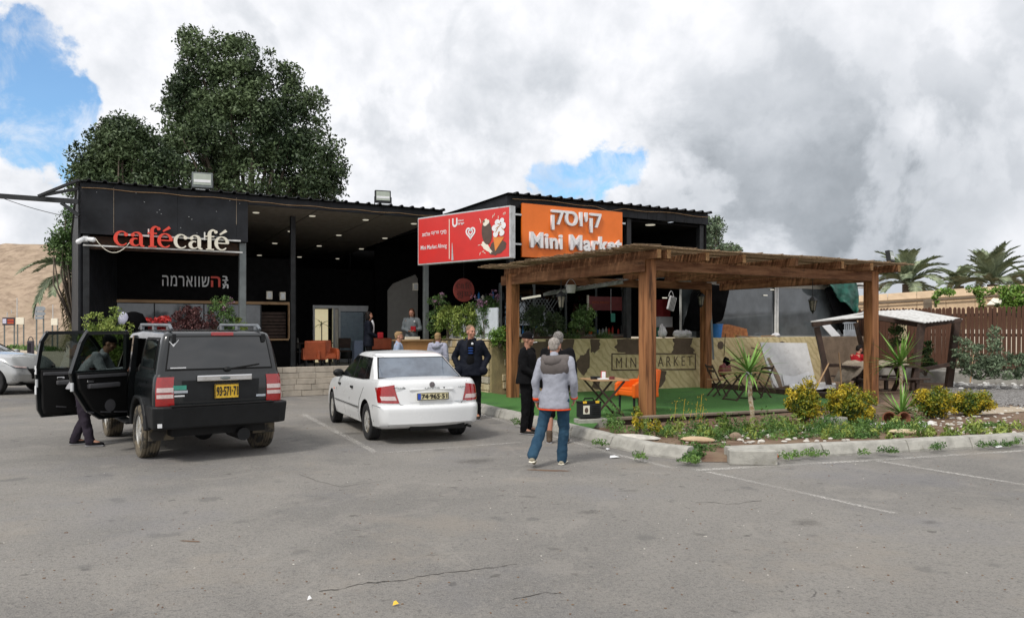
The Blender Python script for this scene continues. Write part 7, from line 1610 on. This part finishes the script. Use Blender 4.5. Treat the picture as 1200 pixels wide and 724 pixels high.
def person(name_label, loc, rz, h=1.75, J=None, skin='skin', hair='hair_dark', hair_style='short', top='cl_black', trousers='cl_black', shoes='shoe_dark', bulk=1.0, look=0.0, nod=0.0, top_len=.0, hood=None, extra=None, group='people around the cafe', vox=.013, sleeve=True, shorts=False, beanie=None, cap_=None, tilt=0.0, waist=1.0, facedetail=True, pockets=False):
    """faces +y in its own frame; J overrides joints given for a 1.75 m body"""
    t_ = thing('person', name_label, 'person', loc, rz, group); k = h/1.75
    j = dict(hip=V((0, 0, .93)), waist=V((0, .0, 1.06)), chest=V((0, .0, 1.30)), neck=V((0, -.01, 1.47)), head=V((0, .015, 1.625)),
             shL=V((-.185, -.01, 1.42)), shR=V((.185, -.01, 1.42)), elL=V((-.25, -.03, 1.14)), elR=V((.25, -.03, 1.14)), wrL=V((-.25, .06, .89)), wrR=V((.25, .06, .89)),
             thL=V((-.095, 0, .90)), thR=V((.095, 0, .90)), knL=V((-.11, .02, .49)), knR=V((.11, .02, .49)), anL=V((-.12, -.02, .085)), anR=V((.12, -.02, .085)), toL=V((-.14, .15, .03)), toR=V((.14, .15, .03)))
    for a, b in (J or {}).items(): j[a] = V(b)
    for a in j: j[a] = j[a]*k
    B = bulk
    # head frame
    hm = Matrix.Rotation(look, 3, 'Z') @ Matrix.Rotation(-nod, 3, 'X') @ Matrix.Rotation(tilt, 3, 'Y'); hd = j['head']
    def hp(x, y, z): return hd+hm @ V((x, y, z))*k
    def hell(mb, c, r, nu=14, nv=10):
        tmp = MB().ell((0, 0, 0), r, nu=nu, nv=nv); mb.add([hp(*(V(v)+V(c))) for v in tmp.v], tmp.f)
    mb = MB()
    hell(mb, (0, -.012, .03), (.075, .094, .088)); hell(mb, (0, .022, -.03), (.060, .068, .078)); hell(mb, (0, .050, -.075), (.035, .035, .030)); hell(mb, (0, .092, -.012), (.013, .020, .026)); hell(mb, (0, .086, -.028), (.020, .016, .012)); hell(mb, (0, .074, .030), (.048, .020, .014))
    hell(mb, (0, .074, -.052), (.026, .016, .014))
    for s_ in (-1, 1): hell(mb, (s_*.076, -.008, -.010), (.010, .022, .032)); hell(mb, (s_*.042, .055, -.025), (.026, .025, .028))
    mb.cap(j['neck']-V((0, 0, .06)), hp(0, -.01, -.05), .058*k, .054*k)
    tor = [(j['hip'], .155, .11, .10), (j['waist'], .145*waist, .11*waist, .12), (j['chest'], .165, .115, .14), ((j['chest']+j['neck'])/2, .16, .095, .09)]
    up = (j['chest']-j['hip']).normalized(); ta = math.atan2(up.y, up.z)
    def torso(mb, g_, f=1.0, lo=0):
        for i, (c, rx, ry, rz2) in enumerate(tor[lo:]): mb.ell(c, ((rx*B+g_)*k*f, (ry*B+g_)*k, (rz2+g_*.5)*k), rot=(-ta, 0, 0), nu=18, nv=12)
    torso(mb, 0)
    for s_ in 'LR':
        mb.cap(j['sh'+s_], j['el'+s_], .052*k*B, .040*k); mb.cap(j['el'+s_], j['wr'+s_], .040*k, .027*k); mb.cap(j['sh'+s_], j['chest'], .06*k, .08*k)
        mb.cap(j['th'+s_], j['kn'+s_], .085*k*B, .058*k); mb.cap(j['kn'+s_], j['an'+s_], .056*k, .038*k); mb.cap(j['an'+s_], j['to'+s_], .038*k, .028*k)
        # hand: palm, four bent fingers, thumb
        wr, el = j['wr'+s_], j['el'+s_]; d = (wr-el).normalized(); sd = V((1 if s_ == 'R' else -1, 0, 0)); n_ = d.cross(sd).normalized(); 
        fwd = V((0, 1, 0))-d*d.y; fwd = fwd.normalized() if fwd.length > .2 else V((0, 0, 1)); inn = d.cross(fwd).normalized()
        if inn.x*(1 if s_ == 'R' else -1) > 0: inn = -inn
        pc = wr+d*.045*k; mb.cap(wr, wr+d*.075*k+fwd*.018*k, .022*k, .019*k, 8); mb.cap(wr, wr+d*.075*k-fwd*.018*k, .022*k, .017*k, 8)
        if pockets: continue
        for q, (of, ln) in enumerate(((.030, .072), (.011, .080), (-.009, .074), (-.028, .058))):
            a_ = wr+d*.082*k+fwd*of*k; m_ = a_+(d*.6*ln+inn*.012)*k; e_ = m_+(d*.34*ln+inn*.028)*k; mb.cap(a_, m_, .0095*k, .009*k, 6); mb.cap(m_, e_, .009*k, .0075*k, 6)
        a_ = wr+d*.025*k+fwd*.02*k; m_ = a_+(d*.03+fwd*.028+inn*.012)*k; mb.cap(a_, m_, .012*k, .010*k, 6); mb.cap(m_, m_+(d*.032+inn*.014)*k, .010*k, .008*k, 6)
    remesh(mb, 'body', skin, t_, min(vox*.75, .0095), 2)
    if facedetail:
        for s_ in (-1, 1):
            e_ = MB(); hell(e_, (s_*.030, .082, .008), (.011, .006, .006), 8, 6); e_.build('eye', 'eye_dark', t_)
            e_ = MB(); hell(e_, (s_*.031, .084, .026), (.018, .006, .005), 8, 6); e_.build('eyebrow', hair if hair != 'hair_grey' else 'hair_dark', t_)
        e_ = MB(); hell(e_, (0, .086, -.050), (.022, .007, .006), 8, 6); e_.build('lips', 'lip', t_)
    # hair
    if hair_style != 'none':
        mb = MB(); hell(mb, (0, -.026, .048), (.080, .092, .082), 18, 12)
        if hair_style == 'long':
            for s_ in (-1, 1): hell(mb, (s_*.062, -.030, -.04), (.030, .055, .10))
            hell(mb, (0, -.075, -.04), (.068, .04, .13))
        elif hair_style == 'bob':
            for s_ in (-1, 1): hell(mb, (s_*.066, -.02, .0), (.024, .055, .075))
            hell(mb, (0, -.065, -.01), (.068, .045, .085))
        elif hair_style == 'thick': hell(mb, (0, .02, .085), (.066, .065, .04)); hell(mb, (0, -.06, 0), (.070, .05, .075))
        else: hell(mb, (0, -.055, .0), (.068, .048, .068))
        o = remesh(mb, 'hair', hair, t_, .008, 1, .010, .02)
    if beanie:
        mb = MB(); hell(mb, (0, -.014, .070), (.088, .100, .078), 18, 12); remesh(mb, 'beanie', beanie, t_, .009, 2)
        mb = MB()
        for i in range(24): a = 2*pi*i/24; hell(mb, (.086*cos(a), -.012+.100*sin(a), .045-.012*sin(a)), (.014, .014, .022), 6, 5)
        remesh(mb, 'beanie_cuff', beanie, t_, .009, 2); e_ = MB(); hell(e_, (.03, .090, .05), (.012, .004, .012), 8, 6); e_.build('cuff_badge', 'cl_white', t_)
    if cap_: mb = MB(); hell(mb, (0, -.014, .060), (.086, .098, .072), 18, 12); hell(mb, (0, .11, .045), (.06, .06, .008), 14, 8); remesh(mb, 'cap', cap_, t_, .008, 1)
    # top
    def loft(mb, secs, n=22):
        kk = len(mb.v)
        for c, rx, ry in secs: mb.v += [tuple(c+V((rx*cos(2*pi*i/n), ry*sin(2*pi*i/n), 0))) for i in range(n)]
        fs = [tuple(kk+i for i in reversed(range(n))), tuple(kk+(len(secs)-1)*n+i for i in range(n))]
        for r_ in range(len(secs)-1): fs += [(kk+r_*n+i, kk+r_*n+(i+1) % n, kk+(r_+1)*n+(i+1) % n, kk+(r_+1)*n+i) for i in range(n)]
        mb.f += fs; mb.mi += [0]*len(fs)
    def garment(nm, m, g_, lo_z=None, sleeves=True, wr_=.030, arm_r=(.068, .056, .047)):
        mb = MB(); hem = j['hip']-up*(.06+top_len)*k; wst = j['waist']; ch = j['chest']; nk = j['neck']; mid = (wst+ch)/2
        loft(mb, [(hem, (.184*B+g_)*k*waist, (.134*B+g_)*k*waist), (j['hip'], (.178*B+g_)*k*waist, (.126*B+g_)*k*waist), (wst, (.150*B+g_)*k*waist, (.112*B+g_)*k*waist), (mid, (.155*B+g_)*k*(1+waist)/2, (.115*B+g_)*k), (ch, (.170*B+g_)*k, (.116*B+g_)*k),
                  (ch+(nk-ch)*.45, (.180*B+g_)*k, (.105*B+g_)*k), (ch+(nk-ch)*.75, (.150*B+g_)*k, (.080*B+g_)*k), (ch+(nk-ch)*.95, (.085*B+g_)*k, (.055*B+g_)*k)])
        if sleeves:
            for s_ in 'LR':
                mb.cap(j['sh'+s_], j['el'+s_], arm_r[0]*k*B, arm_r[1]*k*B, 12); mb.cap(j['el'+s_], j['wr'+s_], arm_r[1]*k*B, arm_r[2]*k, 12); mb.cap(j['sh'+s_]-V((0, 0, .02)), (ch+nk)/2, .068*k*B, .070*k, 10)
        mb.cap(nk-V((0, 0, .05))*k, nk+V((0, 0, .01)), .072*k, .062*k, 12)
        return remesh(mb, nm, m, t_, vox, 3, wr_, .13)
    garment('jacket' if hood or top in ('cl_navy', 'cl_jacket') else 'shirt', top, .022)
    if hood:
        mb = MB(); nk = j['neck']
        for i in range(13):
            a = R(180+180*i/12); mb.ell(nk+V((.125*cos(a), .085*sin(a)-.02, -.01-.035*abs(sin(a))))*1.0, (.05*k, .055*k, .042*k), nu=10, nv=7)
        mb.ell(nk+V((0, -.135, -.06)), (.12*k, .07*k, .075*k)); remesh(mb, 'hood', hood, t_, .012, 4, .02, .08)
    # trousers
    mb = MB(); mb.ell(j['hip'], ((.165*B)*k, (.125*B)*k, .12*k)); 
    for s_ in 'LR':
        mb.cap(j['hip']+V(((-.06 if s_ == 'L' else .06)*k, 0, 0)), j['th'+s_], .095*k*B, .094*k*B, 12); mb.cap(j['th'+s_], j['kn'+s_], .094*k*B, .078*k, 12)
        if not shorts: mb.cap(j['kn'+s_], j['an'+s_]+V((0, 0, -.005)), .076*k, .070*k, 12)
        else: mb.cap(j['kn'+s_], j['kn'+s_]-V((0, 0, .05)), .08*k, .08*k, 12)
    remesh(mb, 'shorts' if shorts else 'trousers', trousers, t_, vox, 2, .036, .12)
    for s_ in 'LR':
        mb = MB(); a_, b_ = j['an'+s_], j['to'+s_]; dd = (b_-a_); dd.z = 0; dd.normalize()
        lo_ = V((a_.x, a_.y, a_.z-.045*k)); mb.cap(lo_-dd*.03*k, lo_+dd*.06*k, .042*k, .045*k, 12); mb.cap(lo_+dd*.05*k, V((b_.x, b_.y, max(.03, b_.z+.0))), .044*k, .036*k, 12)
        if shorts: mb.cap(lo_, a_+V((0, 0, .08)), .048*k, .052*k, 12)
        o = remesh(mb, 'shoe', shoes, t_, .010, 1); 
        mb = MB(); q = V((b_.x, b_.y, max(.012, b_.z-.022))); mb.tube([lo_-dd*.06*k-V((0, 0, .028*k)), q+dd*.03*k], [.045*k, .042*k], 8)
        for i, v in enumerate(mb.v): mb.v[i] = (v[0], v[1], (v[2]-lo_.z+.03)*.25+max(.012, lo_.z-.032))
        mb.build('sole', 'cl_grey' if shoes != 'shoe_pale' else 'cream', o)
    if extra: extra(t_, j, k, hp, hell)
    return t_
def at(px, D, z=0.0): return Vector(((px-600)/F*D, D, z))
# 1 man with the grey hooded jacket, walking away
def x1(t_, j, k, hp, hell):
    # darker yoke over shoulders and back, orange cuffs and hem
    mb = MB(); 
    mb.ell(j['chest']+V((0, -.005, .03)), (.208, .156, .16), nu=20, nv=12); mb.cap(j['shL']+V((.04, 0, .005)), j['shR']+V((-.04, 0, .005)), .079, .079, 14)
    remesh(mb, 'yoke', 'cl_taupe', t_, .011, 4, .014, .12)
    for s_ in 'LR': d = (j['wr'+s_]-j['el'+s_]).normalized(); MB().tube([j['wr'+s_]-d*(.03 if s_ == 'L' else .012), j['wr'+s_]+d*.010], .050, 14).build('cuff', 'cl_orange', t_, smooth=True)
    mb = MB()
    mb.tube([j['hip']*k/k+V((.206*cos(2*pi*i/40), .157*sin(2*pi*i/40), -.160)) for i in range(41)], .010, 6); mb.build('hem_lining', 'cl_orange', t_, smooth=True)
P1 = P(651, 546)
person('grey haired man in pale jacket with dark yoke and jeans walking away on asphalt', (P1.x, P1.y+.05, 0), R(-14), 1.70, J=dict(head=(-.03, .08, 1.60), neck=(-.02, .03, 1.475), thL=(-.10, 0, .9), knL=(-.185, .0, .50), anL=(-.26, -.26, .17), toL=(-.27, -.11, .055), knR=(.10, .10, .50), anR=(.07, .12, .085), toR=(.08, .29, .03), shL=(-.19, 0, 1.40), shR=(.19, 0, 1.42), elL=(-.262, -.05, 1.14), wrL=(-.262, .01, .89), elR=(.255, .0, 1.14), wrR=(.235, .13, .92), hip=(-.01, 0, .93)),
       hair='hair_lightgrey', top='cl_jacket', trousers='cl_jeans', shoes='shoe_pale', bulk=1.02, nod=.25, top_len=.10, hood='cl_taupe', extra=x1, vox=.011)
# 2 man in black with beanie and cigarette
def x2(t_, j, k, hp, hell):
    MB().tube([hp(.005, .088, -.047), hp(.02, .165, -.035)], .006, 6).build('cigarette', 'white_plastic', t_)
person('man in black sweater and beanie with cigarette standing beside walking man', at(618, 13.5, 0), R(-112), 1.73, J=dict(shL=(-.19, 0, 1.42), shR=(.19, 0, 1.42), elL=(-.25, -.02, 1.14), elR=(.24, .02, 1.14), wrL=(-.20, .16, 1.0), wrR=(.17, .22, 1.02)), skin='skin_tan', hair_style='none', beanie='cl_black', top='cl_black', trousers='cl_black', shoes='shoe_dark', bulk=1.12, extra=x2, waist=1.15, look=R(8), vox=.012)
# 3 man hidden behind, black jacket, shorts, boots
person('grey haired man in black jacket and shorts partly hidden behind walking man', at(653, 12.35, 0), R(-12), 1.76, J=dict(shL=(-.19, 0, 1.42), shR=(.20, 0, 1.42), elR=(.27, -.04, 1.14), wrR=(.24, .10, .92), head=(-.0, .04, 1.62)), hair='hair_grey', top='cl_black', trousers='cl_black', shoes='boot', shorts=True, bulk=1.08, look=R(35), vox=.013)
# 4 man in navy jacket, hands in pockets
def x4(t_, j, k, hp, hell):
    mb = MB(); mb.ell(j['chest']+V((0, .125, .02)), (.085, .075, .20)); mb.ell(j['waist']+V((0, .115, .03)), (.10, .085, .15)); remesh(mb, 'tee_shirt', 'cl_black', t_, .012, 3, .01)
    for i in range(3): MB().ell(j['chest']+V((.0, .198-.004*i, .03-.05*i)), (.055, .012, .014), nu=10, nv=6).build('blue_print', 'cl_blueprint', t_)
    for s_ in 'LR': remesh(MB().ell(j['wr'+s_]+V((0, .03, -.05)), (.10, .075, .10)), 'jacket_pocket', 'cl_navy', t_, .013, 4, .02)
    MB().ell(j['chest']+V((-.035, .190, .115)), (.024, .014, .024)).build('round_badge', 'white_plastic', t_)
    mb = MB(); 
    for s_ in (-1, 1): mb.cap(j['neck']+V((s_*.075, -.01, -.01)), j['chest']+V((s_*.085, .09, .05)), .035, .03)
    mb.cap(j['neck']+V((-.07, -.05, .01)), j['neck']+V((.07, -.05, .01)), .04, .04); remesh(mb, 'collar', 'cl_navy', t_, .012, 3)
person('broad man in navy jacket with hands in pockets behind the white car', at(552, 15.6, 0), R(180), 1.87, J=dict(shL=(-.175, 0, 1.41), shR=(.175, 0, 1.41), elL=(-.315, -.06, 1.15), elR=(.315, -.06, 1.15), wrL=(-.225, .07, .955), wrR=(.225, .07, .955)), hair='hair_short', top='cl_navy', trousers='cl_black', bulk=1.13, look=R(38), nod=.05, extra=x4, pockets=True, waist=1.12, top_len=.05, vox=.014)
# 5 woman on the terrace
def x5(t_, j, k, hp, hell):
    mb = MB(); mb.ell(j['chest']+V((0, .10, -.02)), (.08, .07, .22)); remesh(mb, 'blouse', 'cl_white', t_, .012, 3)
    MB().box(tuple(j['wrR']+V((.02, .10, .02))), (.2, .16, .18)).build('red_bag', 'cl_red', t_, bevel=.03, seg=3)
person('dark haired woman in dark coat and white blouse standing on the terrace', at(432, 22.3, .6), R(-75), 1.69, J=dict(wrR=(.16, .22, 1.02), elR=(.22, 0, 1.13), elL=(-.23, -.02, 1.12), wrL=(-.21, .05, .88)), hair='hair_dark', hair_style='long', top='cl_navy', trousers='cl_black', extra=x5, top_len=.14, vox=.015, bulk=1.0)
# 6 woman in grey hooded top at the counter
def x6(t_, j, k, hp, hell):
    MB().box(tuple(j['wrL']+V((.02, .03, .06))), (.16, .08, .16)).build('red_pouch', 'cl_red', t_, bevel=.02); MB().ell(j['chest']+V((-.10, .14, .08)), (.025, .01, .03)).build('white_badge', 'cl_white', t_)
person('brown haired woman in grey zipped hoodie looking down behind wooden counter', at(482.5, 23.7, .6), R(180), 1.80, J=dict(elL=(-.26, 0, 1.16), elR=(.26, 0, 1.16), wrL=(-.10, .24, 1.10), wrR=(.06, .25, 1.10)), hair='hair_brown', hair_style='long', top='cl_darkgrey', hood='cl_darkgrey', trousers='cl_black', extra=x6, nod=.35, vox=.015, look=R(-8))
# 7 child in pale blue
person('fair haired youngster in pale blue jumper facing right above white car roof', at(467, 19.3, 0), R(-80), 1.73, J={}, hair='hair_blond', hair_style='thick', top='cl_ltblue', trousers='cl_grey', vox=.014, bulk=.95, look=R(-5))
# 8 blond youngster seen from behind
person('blond youngster in lavender hooded top seen from behind above the white car', at(513, 19.6, 0), R(-14), 1.70, hair='hair_blond', hair_style='thick', top='cl_lav', hood='cl_lav', trousers='cl_grey', vox=.014, bulk=1.12)
# 9 man leaning into the open black car
def x9(t_, j, k, hp, hell):
    c = (j['chest']+j['waist'])/2+V((0, .03, 0)); mb = MB(); mb.ell(c, (.19, .155, .045)); up = (j['chest']-j['hip']).normalized(); o = None
    mb = MB(); mb.ell(j['chest']-up*.07, (.198, .150, .055), rot=(-math.atan2(up.y, up.z), 0, 0), nu=20); remesh(mb, 'dark_band', 'cl_maroon', t_, .012, 3)
person('man in pale striped top and dark trousers leaning into black car door', at(97, 12.1, 0), R(-78), 1.76, J=dict(hip=(0, -.04, .93), waist=(0, .02, 1.06), chest=(0, .16, 1.27), neck=(0, .29, 1.42), head=(0, .38, 1.56), shL=(-.19, .24, 1.37), shR=(.19, .24, 1.37), elL=(-.23, .36, 1.12), elR=(.23, .36, 1.12), wrL=(-.12, .58, 1.16), wrR=(.12, .58, 1.16), knL=(-.12, .02, .49), anL=(-.13, -.16, .085), toL=(-.14, .01, .03), knR=(.11, .05, .49), anR=(.12, .14, .085), toR=(.14, .31, .03)), skin='skin_tan', hair='hair_dark', cap_='cl_black', top='cl_grey', trousers='cl_purpleish', shoes='cl_black', bulk=1.1, nod=.35, extra=x9, vox=.013)
# 10 seated person in red
sp_ = P(1003, 457, .05)
person('dark haired person in red shirt seated at the picnic table', (sp_.x, sp_.y+.1, 0), R(-68), 1.70, J=dict(hip=(0, 0, .56), waist=(0, .03, .69), chest=(0, .10, .93), neck=(0, .15, 1.09), head=(0, .19, 1.24), shL=(-.18, .11, 1.04), shR=(.18, .11, 1.04), elL=(-.24, .22, .80), elR=(.24, .22, .80), wrL=(-.12, .44, .80), wrR=(.12, .44, .80), thL=(-.10, .05, .53), thR=(.10, .05, .53), knL=(-.12, .46, .52), knR=(.12, .46, .52), anL=(-.12, .44, .085), anR=(.12, .44, .085), toL=(-.12, .6, .03), toR=(.12, .6, .03)), hair='hair_dark', hair_style='thick', top='cl_redshirt', trousers='cl_black', nod=.3, vox=.014)
# 11 distant head behind car door
person('distant person in dark cap glimpsed behind the open car doors', at(99.5, 21.0, 0), R(-90), 1.93, skin='skin_tan', hair='hair_dark', cap_='cl_black', top='cl_black', trousers='cl_black', vox=.018)

# ================================================================ TERRACE FURNITURE
def tloc(px, D): return at(px, D, .6)
for i, (px, D, rz) in enumerate(((368, 22.9, R(20)), (381, 23.0, R(34)))):
    armchair(('left rust orange armchair on the cafe terrace', 'right rust orange armchair on terrace with higher back')[i], tloc(px, D), rz+(0 if i else pi), 'orange_dark', 'rust orange armchairs on the terrace')
t_ = thing('terrace_table', 'dark low table with clutter behind rust orange armchairs', 'table', tloc(366, 26.2), R(30)); MB().bb(-.6, .6, -.35, .35, .70, .74).build('table_top', 'wood_dark', t_, bevel=.01)
for x in (-.5, .5):
    for y in (-.28, .28): MB().bb(x-.025, x+.025, y-.025, y+.025, 0, .7).build('leg', 'black_metal', t_)
for i, (px, D) in enumerate(((331, 24.9), (338, 25.6), (350, 26.0), (403, 26.4))):
    t_ = thing('wooden_chair', ('brown cafe chair at left end of the visible terrace', 'dark cafe chair just left of inner post', 'grey backed cafe chair behind the rust armchairs', 'dark cafe chair in front of glass door')[i], 'chair', tloc(px, D), R((10, 60, 150, 200)[i]), 'cafe chairs on the terrace')
    m_ = ('orange_dark', 'wood_dark', 'grey_panel', 'wood_dark')[i]
    MB().box((0, 0, .45), (.42, .42, .05)).build('seat', m_, t_, bevel=.01); MB().box((0, .2, .72), (.40, .03, .34), rot=(-.12, 0, 0)).build('backrest', m_, t_, bevel=.01)
    for x in (-.18, .18):
        for y in (-.18, .18): MB().tube([(x, y, 0), (x, y, .44 if y < 0 else .85)], .016, 6).build('leg', 'black_metal', t_)
ct_ = thing('wooden_counter', 'plain orange brown wooden counter at right end of the cafe terrace', 'counter', at(493, 22.75, .6), R(30)); 
MB().bb(-.75, .15, 0, .5, 0, .86).build('front', 'counter_wood', ct_) if 'counter_wood' in M else None
reg('counter_wood', (.40, .20, .08), .6, scale=4, stretch=(1, 1, .2)); MB().bb(-.62, .35, 0, .5, 0, .84).build('front', 'counter_wood', ct_); MB().bb(-.68, .75, -.05, .55, .84, .88).build('counter_top', 'wood_pale', ct_, bevel=.008)
MB().bb(.36, .75, .0, .5, 0, .83).build('side_panel', 'stone_tile_pale', ct_); MB().box((.42, -.02, .5), (.26, .02, .34)).build('notice', 'plate_pale', ct_)
for i in range(3): tag(MB().box((0, 0, .04), (.16, .1, .08)).build('small_box', 'cream', None, loc=at(478+i*5.2, 22.75+i*.07, 1.485), rot=(0, 0, R(30)), bevel=.004), ('left', 'middle', 'right')[i]+' of three small pale boxes on wooden counter', 'box', 'small pale boxes on the counter')
tt = thing('terrace_bench', 'rust red bench back between woman in coat and counter', 'bench', at(446, 25.0, .6), R(20)); MB().box((0, 0, .72), (.7, .06, .36)).build('backrest', 'orange_dark', tt, bevel=.02); MB().box((0, -.22, .42), (.7, .42, .07)).build('seat', 'orange_dark', tt, bevel=.02)
for x in (-.3, .3): MB().bb(x-.02, x+.02, -.4, -.36, 0, .42).build('leg', 'black_metal', tt); MB().bb(x-.02, x+.02, 0, .04, 0, .7).build('leg', 'black_metal', tt)
tt = tag(MB().box((0, 0, .4), (.32, .26, .8)).build('blue_bin', 'cl_ltblue', None, loc=at(419, 26.5, .6), rot=(0, 0, R(30)), bevel=.03), 'pale blue bin beside woman in coat near glass door', 'bin')
bp_ = thing('potted_plant', 'small palm like plant behind left glass door pane', 'plant', at(377, 27.9, .62)); MB().lathe([(.12, 0), (.16, .3)], n=14).build('pot', 'disc_red', bp_)
bl_ = blade(.5, .04, .8, 'leaf_yucca')
MB().tube([(0, 0, .3), (0, 0, 1.35)], .02, 6).build('stem', 'bark', bp_)
for i in range(10): piece('leaf', bl_, bp_, (0, 0, 1.35), (0, -rnd.uniform(-.2, .9), i*2.4))
